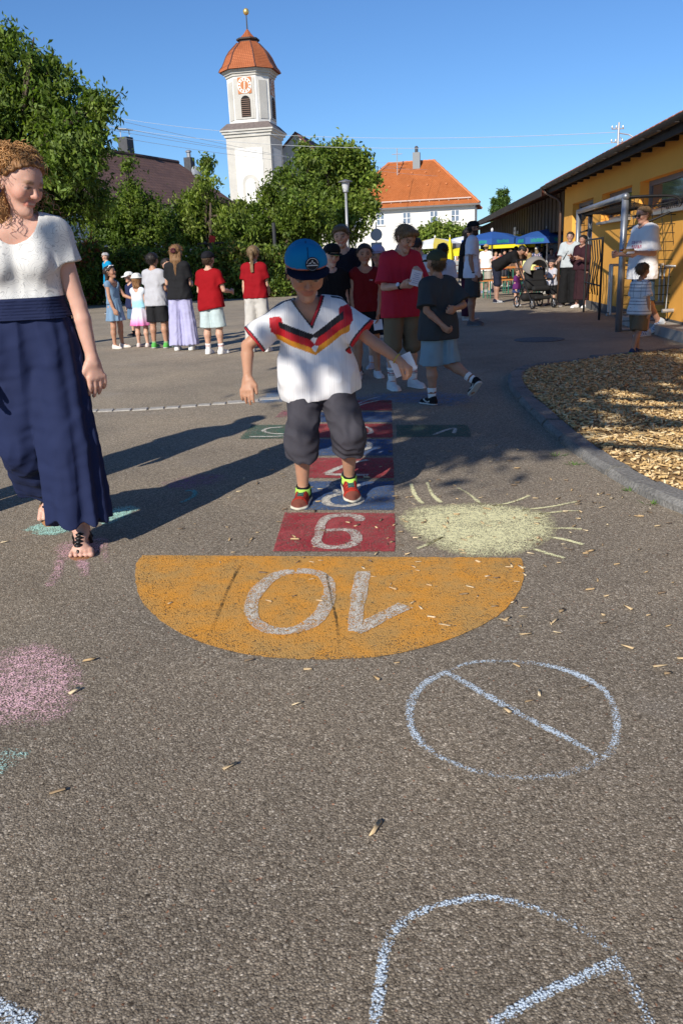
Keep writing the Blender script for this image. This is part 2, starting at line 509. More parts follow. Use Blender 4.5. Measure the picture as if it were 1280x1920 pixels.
    if h < .0075:
        for s in (-1, 1): f.ball(hp(s * .145, -.44, .0), .075 * hh, op=1, k=.05 * hh)
        for s in (-1, 1): f.ball(hp(s * .145, -.335, .0), .075 * hh, k=.012 * hh)
    f.cone(hp(0, -.39, .05), hp(0, -.462, -.115), .028 * hh, .046 * hh, k=.05 * hh)
    for s in (-1, 1): f.ball(hp(s * .048, -.418, -.13), .031 * hh, k=.03 * hh)
    lipz = -.255
    f.cone(hp(-.085, -.365, lipz + .02), hp(.085, -.365, lipz + .02), .024 * hh, k=.04 * hh)
    f.cone(hp(-.07, -.365, lipz - .025), hp(.07, -.365, lipz - .025), .027 * hh, k=.04 * hh)
    if h < .0075: f.cone(hp(-.11, -.40, lipz), hp(.11, -.40, lipz), .014 * hh, op=1, k=.012 * hh)
    f.ball(hp(0, -.315, -.41), .075 * hh, k=.06 * hh)
    for s in (-1, 1):
        f.cone(hp(s * .345, .03, .05), hp(s * .335, .0, -.10), .072 * hh, .05 * hh, k=.02 * hh, flat=(X, 2.0))
    return f
def skin_color(k, o):
    base = np.array(o.get('skin', SKIN_L)); hc = np.array(o.get('hairc', (.05, .03, .02)))
    def fn(V):
        c = np.tile(base, (len(V), 1)) * (1 + .06 * waves(V, 30, 3)[:, None])
        q = hloc(k, V); x, y, z = np.abs(q[:, 0]), q[:, 1], q[:, 2]
        head = (np.abs(q) < .75).all(1)
        def tint(m, col, a):
            w = (m * a * head)[:, None]
            return c * (1 - w) + np.array(col) * w
        c = tint(np.exp(-(((x - .2) / .11) ** 2 + ((z + .13) / .1) ** 2)) * (y < -.1), base * np.array([1.05, .72, .68]), .5)
        c = tint(np.exp(-((x / .08) ** 2 + ((z + .12) / .06) ** 2)) * (y < -.3), base * np.array([1.0, .75, .7]), .6)
        lip = sstep(.125, .1, x) * sstep(.062, .04, np.abs(z + .257)) * (y < -.25)
        c = tint(lip, base * np.array([.85, .5, .5]), .8)
        if o.get('teeth'):
            c = tint(sstep(.085, .065, x) * sstep(.022, .012, np.abs(z + .25)) * (y < -.2), (.52, .46, .40), .8)
        brow = sstep(.25, .2, x) * sstep(.05, .08, x) * sstep(.042, .022, np.abs(z - .105 + .35 * (x - .14) ** 2 * 4)) * (y < -.2)
        c = tint(brow, hc * .8 + base * .1, .75)
        ex = np.abs(x - .145)
        eo = o.get('eyeo', .024)
        eye = sstep(.066, .05, ex) * sstep(eo, eo * .6, np.abs(z - .0)) * (y < -.25)
        c = tint(eye, (.36, .33, .32) if o.get('h', .01) < .0075 else base * .45, .85)
        c = tint(sstep(.036, .026, ex) * eye, (.04, .03, .03), .8)
        c = tint(sstep(.085, .07, ex) * sstep(.014, .008, np.abs(z - eo)) * (y < -.25), (.05, .03, .03), .8)
        if o.get('beard'):
            c = tint(sstep(-.12, -.2, z) * sstep(.1, 0., y) * (1 - lip), o['beard'], .9)
        if o.get('buzz'):
            c = tint(sstep(.02, .08, z - (.30 - (y + .4) * .9)), hc, .85)
        return np.clip(c, 0, 1)
    return fn
def folds(k, amp, sc, seed, st=(1, 1, 1)):
    st = np.array(st, np.float32)
    return lambda P, d: d + amp * waves(P * st, sc, seed).astype(np.float32)
# ---- garments: each returns a field
def g_tee(k, o, p, h):
    f = F(); f.mar = .022; Ht = k.Ht; e = p.get('ease', .008); L = levels(k)
    chestw = max(w for (_, _, _, w, _) in L); chestr = max(r for (_, _, _, _, r) in L)
    loose = p.get('loose', .86); drop = p.get('hem', .02)
    for (t, c, lat, w, r) in L:
        if t < .7: w2, r2 = max(w, chestw * loose), max(r, chestr * loose)
        else: w2, r2 = w, r
        f.cone(c - lat * w2, c + lat * w2, r2 + e * 1.0 + (p.get('over', .012) if t < .3 else 0), k=.03 * Ht)
    c0 = k.hip; n = int(drop / (.05 * Ht)) + 1
    if drop > 0:
        for i in range(1, n + 1):
            cc = k.hip - k.up * (drop * i / n); w2 = max(L[0][3], chestw * loose); r2 = max(L[0][4], chestr * loose) + e + p.get('over', .012) + p.get('flare', 0) * i / n
            f.cone(cc - k.latH * w2, cc + k.latH * w2, r2, k=.03 * Ht)
    hem = k.hip - k.up * drop
    if k.fem and not o.get('nobust') and k.kid < .4:
        for s in (-1, 1): f.ball(k.hip + (k.chest - k.hip) * .74 + k.latS * s * .045 * Ht + k.fS * .045 * Ht, .030 * Ht + e, k=.035 * Ht)
    g = .6 + .4 * k.g; sl = p.get('sleeve', .62)
    for s in (-1, 1):
        f.cone(k.chest + k.latS * s * .03 * Ht, k.sho[s], .034 * Ht + e, .034 * Ht * g + e, k=.03 * Ht)
        if sl <= 0: continue
        if sl <= 1:
            E = k.sho[s] + (k.elb[s] - k.sho[s]) * sl; u = unit(k.elb[s] - k.sho[s])
            f.cone(k.sho[s], E + u * .03, .033 * Ht * g + e, .033 * Ht * g + e + p.get('slflare', .012), k=.02 * Ht, cut=(E, u))
        else:
            E = k.elb[s] + (k.wri[s] - k.elb[s]) * (sl - 1); u = unit(k.wri[s] - k.elb[s])
            f.cone(k.sho[s], k.elb[s], .032 * Ht * g + e, .027 * Ht * g + e, k=.02 * Ht)
            f.cone(k.elb[s], E, .027 * Ht * g + e, .022 * Ht * g + e, k=.02 * Ht, cut=(E, u))
    up = k.up; tilt = p.get('hemtilt', (0, 0, 0))
    hn = unit(-up + np.array(tilt))
    am = p.get('fold', .010); sd = p.get('seed', 1)
    def post(P, d):
        q = (P - k.hip) @ up / (k.tl + 1e-6)
        w = am * (1.0 - .5 * np.clip(q, 0, 1)) * (np.abs(waves(P * np.array([1, 1, .45], np.float32), 19, sd)) * 1.3 + .4 * waves(P * np.array([.7, .7, 1.1], np.float32), 30, sd + 7) - .85)
        return np.maximum(d + w.astype(np.float32), ((P - hem) @ hn).astype(np.float32))
    f.post.append(post)
    nr = p.get('neck', .052) * Ht; nc = k.neck + k.up * p.get('neckz', .028) * Ht + k.fS * p.get('neckf', .012) * Ht
    def npost(P, d):
        q = P - nc; v = np.sqrt((q ** 2).sum(1)) - nr
        return np.maximum(d, -v).astype(np.float32)
    f.post.append(npost)
    if p.get('vneck'):
        vd = p['vneck']
        def vpost(P, d):
            q = P - k.neck; x = np.abs(q @ k.latS); z = q @ k.up; fr = q @ k.fS
            v = np.maximum((x - (z + vd) * .60), -fr)      # inside wedge when negative
            return np.maximum(d, -np.maximum(v, -(z + vd)))
        f.post.append(vpost)
    if p.get('shell'):
        dp = p['shell']; cen = [(hem, k.up)] + [(k.sho[s] + (k.elb[s] - k.sho[s]) * sl, -unit(k.elb[s] - k.sho[s])) for s in (-1, 1)]
        def carve(P, d):
            for (c_, n_) in cen:
                t = (P - c_) @ n_; near = (t > -.02) & (t < .05) & (np.linalg.norm(P - c_, axis=1) < .3)
                d = np.where(near & (t < .03), np.maximum(d, -(d + dp)), d)
            return d.astype(np.float32)
        f.post.append(carve)
    return f
def g_pants(k, o, p, h):
    f = F(); Ht = k.Ht; e = p.get('ease', .012); L = levels(k); g = .6 + .4 * k.g
    for (t, c, lat, w, r) in L[:3]: f.cone(c - lat * w, c + lat * w, r + e * .7, k=.03 * Ht)
    ln = p.get('len', 1.0); fl = p.get('flare', .02)
    for s in (-1, 1):
        T = k.hipj[s] + np.array([0, 0, .01 * Ht])
        u = unit(k.knee[s] - T)
        if ln <= 1.0:
            E = T + (k.knee[s] - T) * ln
            f.cone(T, E + u * .02, .055 * Ht * g + e, .046 * Ht * g + e + fl, k=.012 * Ht, cut=(E, u))
        else:
            v = unit(k.ankp[s] - k.knee[s]); E = k.knee[s] + (k.ankp[s] - k.knee[s]) * (ln - 1)
            f.cone(T, k.knee[s], .055 * Ht * g + e, .040 * Ht * g + e + fl * .45, k=.012 * Ht)
            f.cone(k.knee[s], E + v * .02, .040 * Ht * g + e + fl * .45, .030 * Ht * g + e + fl, k=.012 * Ht, cut=(E, v))
    f.mar = .045 if p.get('pleat') else .02
    if p.get('pleat'): f.lip = 2.2
    wz = k.hip + (k.chest - k.hip) * p.get('waist', .3)
    am = p.get('fold', .006); sd = p.get('seed', 5)
    def post(P, d):
        w = am * (np.abs(waves(P * np.array([1, 1, p.get('fz', .35)], np.float32), 22, sd)) * 1.3 + .3 * waves(P * np.array([.8, .8, .9], np.float32), 34, sd + 3) - 1.0)
        if p.get('pleat'):
            for s in (-1, 1):
                a_, b_ = k.hipj[s], k.ankp[s]; t = np.clip((a_[2] - P[:, 2]) / (a_[2] - b_[2]), 0, 1)
                c_ = a_[None, :2] + t[:, None] * (b_ - a_)[None, :2]
                q_ = P[:, :2] - c_; an = np.arctan2(q_[:, 1], q_[:, 0]); rr = np.sqrt((q_ ** 2).sum(1))
                w = w + p['pleat'] * (.25 + .75 * t) * np.exp(-(rr / .2) ** 4) * np.sin(an * 9 + s + 2.2 * np.sin(an * 2 + 1) + 1.5 * t) * .6
        return np.maximum(d + w.astype(np.float32), ((P - wz) @ k.up).astype(np.float32))
    f.post.append(post)
    return f
def g_skirt(k, o, p, h):
    """flared skirt from the waist to a hem height (fraction between hip and foot)"""
    f = F(); Ht = k.Ht; L = levels(k); e = p.get('ease', .01)
    z0 = k.hip + (k.chest - k.hip) * p.get('waist', .38); zh = k.hip[2] - p.get('len', .2) * Ht
    r0 = p.get('r0', .085) * Ht; r1 = p.get('r1', .15) * Ht; n = p.get('n', 9); am = p.get('amp', .012)
    f.lip = 1.8; f.mar = .02
    b = np.array([k.hip[0], k.hip[1], zh - .03])
    f.cone(z0, b, r0, r1, k=.03, flat=(np.array([0, 1., 0]), 1.2))
    c0 = k.hip
    def post(P, d):
        an = np.arctan2(P[:, 1] - c0[1], P[:, 0] - c0[0])
        t = np.clip((z0[2] - P[:, 2]) / (z0[2] - zh), 0, 1)
        w = am * t * np.sin(an * n + 1.3 * np.sin(an * 3)) + .003 * waves(P, 30, 4)
        d = np.maximum(d + w, zh - P[:, 2])
        return np.maximum(d, P[:, 2] - z0[2]).astype(np.float32)
    f.post.append(post)
    return f
def g_shoe(k, s, p, h):
    f = F(); Ht = k.Ht; T = k.ft[s]; A = k.ankp[s]; b = p.get('bulk', 1.0)
    q = lambda x, y, z: A + T @ np.array([x, y, z]) * Ht
    f.cone(q(0, .02, -.022), q(0, .012, -.003 + p.get('high', 0)), .0255 * Ht * b, .024 * Ht * b, k=.012 * Ht)
    f.cone(q(0, 0, -.012), q(0, -.085, -.031), .0265 * Ht * b, .019 * Ht * b, k=.02 * Ht)
    f.cone(q(-.011, -.08, -.031), q(.011, -.08, -.031), .0185 * Ht * b, k=.012 * Ht)
    f.cone(q(0, -.085, -.033), q(0, -.108, -.035), .021 * Ht * b, .0135 * Ht * b, k=.012 * Ht)
    f.cone(q(-.006, .018, -.040), q(-.011, -.09, -.040), .0215 * Ht * b, .0215 * Ht * b, k=.008 * Ht, flat=(T[:, 2], 2.4))
    f.cone(q(.006, .018, -.040), q(.011, -.09, -.040), .0215 * Ht * b, .0215 * Ht * b, k=.008 * Ht, flat=(T[:, 2], 2.4))
    zt = q(0, 0, -.0445)
    up = T[:, 2]
    f.post.append(lambda P, d: np.maximum(d, ((zt - P) @ up).astype(np.float32)))
    return f
def shoe_color(k, s, p):
    c0 = np.array(p.get('col', (.8, .8, .8))); cs = np.array(p.get('sole', (.75, .73, .7))); T = k.ft[s]; A = k.ankp[s]
    st = p.get('stripe')
    def fn(V):
        q = ((V - A) @ T) / k.Ht
        c = np.tile(c0, (len(V), 1))
        if st is not None:
            m = sstep(.25, .55, np.sin(q[:, 1] * 330 + q[:, 2] * 160)) * (q[:, 1] < -.01) * (q[:, 1] > -.085) * (np.abs(q[:, 0]) > .010) * (q[:, 2] > -.038)
            c = c * (1 - m[:, None]) + np.array(st) * m[:, None]
        if p.get('lace') is not None:
            m = (np.abs(q[:, 0]) < .012) * (q[:, 1] < -.018) * (q[:, 1] > -.075) * (q[:, 2] > -.03)
            c = c * (1 - m[:, None]) + np.array(p['lace']) * m[:, None]
        if p.get('fn'): c = p['fn'](q, c)
        m = sstep(-.0325, -.0345, q[:, 2])[:, None]
        return c * (1 - m) + cs * m
    return fn
def hairline(k, f, fz=.30, sl=.9, low=-.26):
    def post(P, d):
        q = hloc(k, P)
        c = np.maximum((fz - (q[:, 1] + .4) * sl - q[:, 2]), -10) * k.hh * .72
        c = np.maximum(c, (low - q[:, 2]) * k.hh)
        ear = np.sqrt(((np.abs(q[:, 0]) - .36) ** 2) + ((q[:, 1] - .0) ** 2) + ((q[:, 2] + .02) ** 2)) - .11
        return np.maximum(np.maximum(d, c), -ear * k.hh).astype(np.float32)
    f.post.append(post)
def g_hair(k, style, h, p):
    f = F(); hh = k.hh; X = k.HR[:, 0]
    hp = lambda *q: hpt(k, *q)
    vol = p.get('vol', .04)
    f.cone(hp(0, -.07, .14), hp(0, .11, .13), (.352 + vol) * hh, (.355 + vol) * hh, k=.05 * hh, flat=(X, 1.03))
    f.cone(hp(0, .12, .05), hp(0, .1, -.15), (.30 + vol * .6) * hh, (.22 + vol * .4) * hh, k=.1 * hh)
    if style == 'fringe':
        f.cone(hp(-.17, -.30, .33), hp(.15, -.34, .33), .13 * hh, .15 * hh, k=.08 * hh)
        hairline(k, f, fz=p.get('fz', .24))
    else: hairline(k, f, fz=p.get('fz', .30))
    amp = p.get('amp', .016)
    def strands(P, d):
        q = hloc(k, P); an = np.arctan2(q[:, 0], q[:, 1])
        w = np.sin(an * 22 + 5 * q[:, 2] + 1.5 * waves(P, 14, 9)) * .6 + waves(P, 40, 21) * .7
        return (d + amp * hh * w * .6).astype(np.float32)
    f.post.append(strands)
    f2 = None
    if style in ('long', 'pony', 'half'):
        f2 = F()
        ln = p.get('len', 1.2)
        dn = np.array([0, 0, -1.0])
        bk = k.HR @ np.array([0, 1., 0]); bk[2] = 0; bk = unit(bk)
        if style == 'pony':
            b0 = hp(0, .38, .18)
            pts = [b0, b0 + bk * .12 * hh + dn * .12 * hh, b0 + bk * .13 * hh + dn * .5 * hh, b0 + bk * .1 * hh + dn * ln * hh]
            rr = (.09, .14, .13, .04)
            for i in range(3): f2.cone(pts[i], pts[i + 1], rr[i] * hh, rr[i + 1] * hh, k=.06 * hh)
        else:
            wd = p.get('wd', .24)
            for s in (-1, -.5, 0, .5, 1):
                a = hp(s * wd, .16 + .12 * (1 - abs(s)), .0)
                m = a + dn * .5 * hh + bk * .06 * hh
                e_ = a + dn * ln * hh * (1 - .12 * abs(s)) + bk * .10 * hh
                f2.cone(a, m, .15 * hh, .13 * hh, k=.08 * hh); f2.cone(m, e_, .13 * hh, .05 * hh, k=.08 * hh)
            if p.get('front'):
                for s in (-1, 1):
                    a = hp(s * .33, -.02, .05)
                    f2.cone(a, a + dn * .55 * hh, .09 * hh, .10 * hh, k=.05 * hh); f2.cone(a + dn * .55 * hh, a + dn * ln * hh, .10 * hh, .05 * hh, k=.05 * hh)
        def st2(P, d):
            an = np.arctan2(P[:, 0] - k.hc[0], P[:, 1] - k.hc[1])
            w = np.sin(P[:, 0] * 260 + 2 * waves(P * np.array([1, 1, .25], np.float32), 18, 5)) * .5 + waves(P * np.array([1, 1, .2], np.float32), 60, 2)
            return (d + .014 * hh * w).astype(np.float32)
        f2.post.append(st2)
    return f, f2
def g_cap(k, h, p):
    hh = k.hh; X = k.HR[:, 0]; Z = k.HR[:, 2]; hp = lambda *q: hpt(k, *q)
    sg = -1 if p.get('back') else 1
    f = F(); tall = p.get('tall', 0.)
    f.cone(hp(0, -.07, .15 + tall * .5), hp(0, .11, .15 + tall * .3), .405 * hh, .40 * hh, k=.05 * hh, flat=(X, 1.02))
    if tall: f.cone(hp(-.1, -.17, .27 + tall), hp(.1, -.17, .27 + tall), .24 * hh, k=.12 * hh)
    zl = p.get('z', .14)
    def post(P, d):
        q = hloc(k, P)
        return np.maximum(d, (zl - .10 * q[:, 1] * 1 - q[:, 2]) * hh).astype(np.float32)
    f.post.append(post)
    b = F(); bl = p.get('brim', .34)
    sq = min(11., .34 * hh / (.62 * h))
    tl = p.get('btilt', .16)
    n = unit(Z + k.HR[:, 1] * sg * -tl)
    yc = -(.20 + bl * .62) * sg
    b.cone(hp(-.06, yc, zl + .02 - tl * bl * .5), hp(.06, yc, zl + .02 - tl * bl * .5), (.20 + bl * .55) * hh, k=.03 * hh, flat=(n, sq))
    def bp(P, d):
        q = hloc(k, P)
        return np.maximum(d, (sg * (q[:, 1]) + .26) * hh * 1.0).astype(np.float32)
    b.post.append(bp)
    return f, b
def g_sunhat(k, h, p):
    hh = k.hh; X = k.HR[:, 0]; Z = k.HR[:, 2]; hp = lambda *q: hpt(k, *q)
    f = F()
    f.cone(hp(0, -.06, .17), hp(0, .1, .17), .41 * hh, .41 * hh, k=.05 * hh, flat=(X, 1.02))
    f.post.append(lambda P, d: np.maximum(d, (.12 - hloc(k, P)[:, 2]) * hh).astype(np.float32))
    sq = min(14., .62 * hh / (.62 * h)); w = p.get('w', .62)
    f.cone(hp(0, -.12, .15), hp(0, .12, .15), w * hh, w * hh, k=.04 * hh, flat=(Z, sq))
    def bend(P, d):
        q = hloc(k, P); return d
    return f
def strands(k, style, p, material, parent, h, seed):
    rs = np.random.RandomState(seed); mb = MB(); hh = k.hh; vol = p.get('vol', .04); n = 260 if h < .0085 else 130
    fz = p.get('fz', .30); cap_z = p.get('under_cap', 9)
    for i in range(n):
        for _ in range(60):
            d = rs.normal(size=3); d /= np.linalg.norm(d)
            y, z = .03 + d[1] * (.42 + vol), .13 + d[2] * (.36 + vol)
            if z > fz + .03 - (y + .4) * .9 and z > -.22 and z < cap_z: break
        else: continue
        q = np.array([d[0] * (.35 + vol), y, z])
        dn = np.array([0, 0, -1.0]) if d[2] < .55 else np.array([d[0] * .8, -.6 if d[1] < .2 else .5, -.15])
        t = dn - d * (dn @ d); t = t / (np.linalg.norm(t) + 1e-6) + rs.normal(size=3) * .28
        ln = rs.uniform(.10, .24); m_ = 5; pts = []
        for j in range(m_):
            u = j / (m_ - 1); pts.append(hpt(k, *(q * (1.0 - .05 * (1 - u)) + t * ln * u + d * .05 * math.sin(u * 2.6) - np.array([0, 0, .06]) * u * u)))
        mb.tube(pts, [max(.0013, .010 * hh) * (1 - .75 * j / (m_ - 1)) for j in range(m_)], 4, cap=False)
    if style in ('long', 'pony'):
        L_ = p.get('len', 1.2); bk = k.HR @ np.array([0, 1., 0]); bk[2] = 0; bk = unit(bk)
        for i in range(90 if h < .0125 else 0):
            if style == 'long': x = rs.uniform(-1, 1) * p.get('wd', .24) * 1.25; o_ = hpt(k, x, .20 + .16 * (1 - abs(x) / .35), rs.uniform(-.1, .1))
            else: x = rs.uniform(-.1, .1); o_ = hpt(k, x, .45, .1)
            ph = rs.uniform(0, 6.28); pts = []; r_ = k.HR[:, 0]
            for j in range(8):
                u = j / 7; pts.append(o_ + np.array([0, 0, -1.0]) * L_ * hh * u * rs.uniform(.97, 1.0) + bk * (.14 * hh * math.sin(u * 1.6)) + r_ * (.03 * hh * math.sin(ph + u * 7) - x * .25 * hh * u))
            mb.tube(pts, [max(.0016, .012 * hh) * (1 - .6 * j / 7) for j in range(8)], 4, cap=False)
    if mb.v: mb.build('strands', material, parent, smooth=True)
PEOPLE = {}
def person(o):
    """o: description of one person; returns the root Empty"""
    h = o.get('h', .010)
    Ht = o['ht']
    if 'top' in o:
        for _ in range(4):
            k = skeleton(o, Ht); Ht *= (o['top'] / k.top)
    k = skeleton(o, Ht)
    root = empty('person', o['loc'], o.get('yaw', 0.), o['label'], 'person', o.get('group'))
    root['_top'] = float(k.top)
    del root['_top']
    bf = body_field(k, o, h)
    hp_extra = [w for w in o['wear'] if w[0] == 'hide']
    bf.build('body', h, m_skin(), root, skin_color(k, o))
    for w in o['wear']:
        kind = w[0]; p = w[-1] if isinstance(w[-1], dict) else {}
        nm = p.get('name')
        def put(name, f, c=None, vcf=None, material=None, hh_=None):
            return f.build(nm or name, hh_ or p.get('h', h), material or (m_clothvc() if vcf else m_cloth(c)), root, vcf)
        vcf = (lambda V, q=p: q['fn'](V, k)) if p.get('fn') and kind not in ('shoes',) else None
        if kind == 'tee': put('shirt', g_tee(k, o, p, h), w[1], vcf, p.get('mat'))
        elif kind == 'shorts': put('shorts', g_pants(k, o, dict(dict(len=.85, flare=.018), **p), h), w[1], vcf, p.get('mat'))
        elif kind == 'pants': put('trousers', g_pants(k, o, dict(dict(len=1.97, flare=.02), **p), h), w[1], vcf, p.get('mat'))
        elif kind == 'skirt': put('skirt', g_skirt(k, o, p, h), w[1], vcf, p.get('mat'))
        elif kind == 'shoes':
            for s in (-1, 1):
                g_shoe(k, s, p, h).build('shoe', p.get('h', h), m_clothvc(), root, shoe_color(k, s, p))
        elif kind == 'socks':
            for s in (-1, 1):
                f = F(); tp = k.ankp[s] + (k.knee[s] - k.ankp[s]) * p.get('up', .3); a = k.ankp[s]; u = unit(k.knee[s] - a)
                g = .6 + .4 * k.g
                f.cone(a, k.knee[s], .0195 * k.Ht * g + .006, .042 * k.Ht * g + .006, k=.01, cut=(tp, u))
                bandc = p.get('bands')
                def sc(V, a=a, u=u, tp=tp, c=np.array(w[1])):
                    C_ = np.tile(c, (len(V), 1))
                    if bandc is not None:
                        t = ((V - tp) @ u) / k.Ht
                        for (z0, z1, bc) in bandc:
                            m = ((t < -z0) & (t > -z1))[:, None]
                            C_ = np.where(m, np.array(bc), C_)
                    return C_
                f.build('sock', p.get('h', h), m_clothvc(), root, sc)
        elif kind == 'hair':
            f, f2 = g_hair(k, w[1], h, p)
            ho = f.build('hair', h, m_hair(w[2]), root)
            if f2: f2.build('hair_length', h, m_hair(w[2]), ho)
            capped = any(v[0] in ('cap', 'sunhat') for v in o['wear'])
            if h < .0125 and ho and not p.get('nostrand'): strands(k, w[1], dict(p, under_cap=.06 if capped else 9), m_hair(tuple(np.array(w[2]) * 1.25)), ho, h, len(PEOPLE) + 3)
        elif kind == 'cap':
            f, b = g_cap(k, h, p)
            co = f.build('cap', h, m_clothvc() if p.get('cfn') else m_cloth(w[1]), root, (lambda V: p['cfn'](hloc(k, V))) if p.get('cfn') else None)
            b.build('brim', h, m_clothvc() if p.get('bfn') else m_cloth(w[2]), co, (lambda V: p['bfn'](hloc(k, V))) if p.get('bfn') else None)
        elif kind == 'sunhat': put('hat', g_sunhat(k, h, p), w[1])
        elif kind == 'extra': w[1](k, root)
    PEOPLE[o['label']] = (root, k)
    return root
# ---------------------------------------------------------------- asphalt, paint and chalk
def asphalt_height(m):
    """coarse stones of the worn asphalt, in place coordinates: returns (height, cell colour, small noise)"""
    g = nd(m, 'ShaderNodeNewGeometry')
    wn = nd(m, 'ShaderNodeTexNoise'); wn.inputs['Scale'].default_value = 90; wn.inputs['Detail'].default_value = 2
    lk(m, g.outputs['Position'], wn.inputs['Vector'])
    ad = nd(m, 'ShaderNodeVectorMath', operation='MULTIPLY_ADD')
    lk(m, wn.outputs['Color'], ad.inputs[0]); ad.inputs[1].default_value = (.005, .005, .005)
    lk(m, g.outputs['Position'], ad.inputs[2])
    v = nd(m, 'ShaderNodeTexVoronoi', feature='F1'); v.inputs['Scale'].default_value = 215; v.inputs['Randomness'].default_value = 1
    lk(m, ad.outputs[0], v.inputs['Vector'])
    v2 = nd(m, 'ShaderNodeTexVoronoi', feature='F1'); v2.inputs['Scale'].default_value = 520
    lk(m, ad.outputs[0], v2.inputs['Vector'])
    n = nd(m, 'ShaderNodeTexNoise'); n.inputs['Scale'].default_value = 55; n.inputs['Detail'].default_value = 6; n.inputs['Roughness'].default_value = .7
    lk(m, g.outputs['Position'], n.inputs['Vector'])
    a = nd(m, 'ShaderNodeMath', operation='MULTIPLY_ADD'); lk(m, v.outputs['Distance'], a.inputs[0]); a.inputs[1].default_value = -.75
    lk(m, n.outputs[0], a.inputs[2])
    b = nd(m, 'ShaderNodeMath', operation='MULTIPLY_ADD'); lk(m, v2.outputs['Distance'], b.inputs[0]); b.inputs[1].default_value = -.25
    lk(m, a.outputs[0], b.inputs[2])
    return b.outputs[0], v, v2, n, g
def ramp(m, src, stops, mode='LINEAR'):
    r = nd(m, 'ShaderNodeValToRGB'); r.color_ramp.interpolation = mode
    e = r.color_ramp.elements
    while len(e) < len(stops): e.new(.5)
    for i, (p, c) in enumerate(stops): e[i].position = p; e[i].color = (*c, 1) if len(c) == 3 else c
    lk(m, src, r.inputs[0]); return r.outputs[0]
def mixc(m, fac, a, b, mode='MIX'):
    x = nd(m, 'ShaderNodeMix', data_type='RGBA', blend_type=mode)
    for s, v in ((x.inputs[0], fac), (x.inputs[6], a), (x.inputs[7], b)):
        if hasattr(v, 'links'): lk(m, v, s)
        elif isinstance(v, (int, float)): s.default_value = v
        else: s.default_value = (*v, 1)
    return x.outputs[2]
def asphalt_material():
    m = mat('asphalt', rough=.9, spec=.25)
    b = m.node_tree.nodes['Principled BSDF']
    h, v, v2, n, g = asphalt_height(m)
    sep = nd(m, 'ShaderNodeSeparateColor'); lk(m, v.outputs['Color'], sep.inputs[0])
    stone = ramp(m, sep.outputs[0], [(0, (.19, .160, .128)), (.3, (.32, .275, .222)), (.6, (.39, .34, .28)), (.85, (.47, .415, .345)), (.95, (.62, .56, .48)), (1, (.76, .70, .62))])
    s2 = nd(m, 'ShaderNodeSeparateColor'); lk(m, v.outputs['Color'], s2.inputs[0])
    rare = ramp(m, s2.outputs[1], [(0, (1, 1, 1)), (.992, (1, 1, 1)), (.994, (1.0, .62, .5)), (1, (.95, .58, .45))])
    c = mixc(m, 1.0, stone, rare, 'MULTIPLY')
    dk = ramp(m, h, [(0, (.40, .40, .40)), (.16, (.72, .72, .72)), (.34, (1.06, 1.06, 1.06)), (.6, (1.2, 1.2, 1.2))])
    c = mixc(m, .85, c, dk, 'MULTIPLY')
    big = nd(m, 'ShaderNodeTexNoise'); big.inputs['Scale'].default_value = .9; big.inputs['Detail'].default_value = 7; big.inputs['Roughness'].default_value = .62
    lk(m, g.outputs['Position'], big.inputs['Vector'])
    c = mixc(m, 1.0, c, ramp(m, big.outputs[0], [(.25, (.76, .77, .79)), (.5, (.98, .98, .98)), (.75, (1.14, 1.12, 1.08))]), 'MULTIPLY')
    st = nd(m, 'ShaderNodeTexNoise'); st.inputs['Scale'].default_value = .35; st.inputs['Detail'].default_value = 9; st.inputs['Roughness'].default_value = .72; st.inputs['Distortion'].default_value = .6
    lk(m, g.outputs['Position'], st.inputs['Vector'])
    c = mixc(m, 1.0, c, ramp(m, st.outputs[0], [(.32, (.72, .71, .70)), (.45, (.96, .96, .96)), (.56, (1.04, 1.03, 1.02)), (.68, (1.24, 1.23, 1.20))]), 'MULTIPLY')
    # faint old chalk dust
    d = nd(m, 'ShaderNodeTexNoise'); d.inputs['Scale'].default_value = 1.7; d.inputs['Detail'].default_value = 4
    lk(m, g.outputs['Position'], d.inputs['Vector'])
    dm = ramp(m, d.outputs[0], [(.62, (0, 0, 0)), (.78, (.16, .16, .16))])
    c = mixc(m, dm, c, (.40, .40, .42))
    # older, rougher, pitted asphalt lies near; the colour turns paler further into the yard
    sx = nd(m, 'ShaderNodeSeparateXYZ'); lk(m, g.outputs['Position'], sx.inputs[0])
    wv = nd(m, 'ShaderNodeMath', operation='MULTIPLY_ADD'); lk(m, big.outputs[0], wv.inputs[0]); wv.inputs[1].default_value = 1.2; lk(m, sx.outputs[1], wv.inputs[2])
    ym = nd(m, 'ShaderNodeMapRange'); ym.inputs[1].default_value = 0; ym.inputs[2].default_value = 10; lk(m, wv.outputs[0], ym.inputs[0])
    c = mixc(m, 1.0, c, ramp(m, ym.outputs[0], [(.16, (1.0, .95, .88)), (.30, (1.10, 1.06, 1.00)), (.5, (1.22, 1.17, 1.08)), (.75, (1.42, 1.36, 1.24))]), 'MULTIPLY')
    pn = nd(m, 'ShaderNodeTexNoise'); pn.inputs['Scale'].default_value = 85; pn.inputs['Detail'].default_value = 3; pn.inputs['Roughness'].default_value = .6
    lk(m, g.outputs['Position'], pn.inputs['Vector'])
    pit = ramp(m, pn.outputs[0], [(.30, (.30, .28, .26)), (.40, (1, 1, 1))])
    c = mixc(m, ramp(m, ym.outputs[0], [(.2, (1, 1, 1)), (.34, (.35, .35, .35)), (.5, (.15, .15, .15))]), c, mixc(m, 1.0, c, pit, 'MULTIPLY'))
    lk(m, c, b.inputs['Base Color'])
    bp = nd(m, 'ShaderNodeBump'); bp.inputs['Strength'].default_value = .6; bp.inputs['Distance'].default_value = .0045
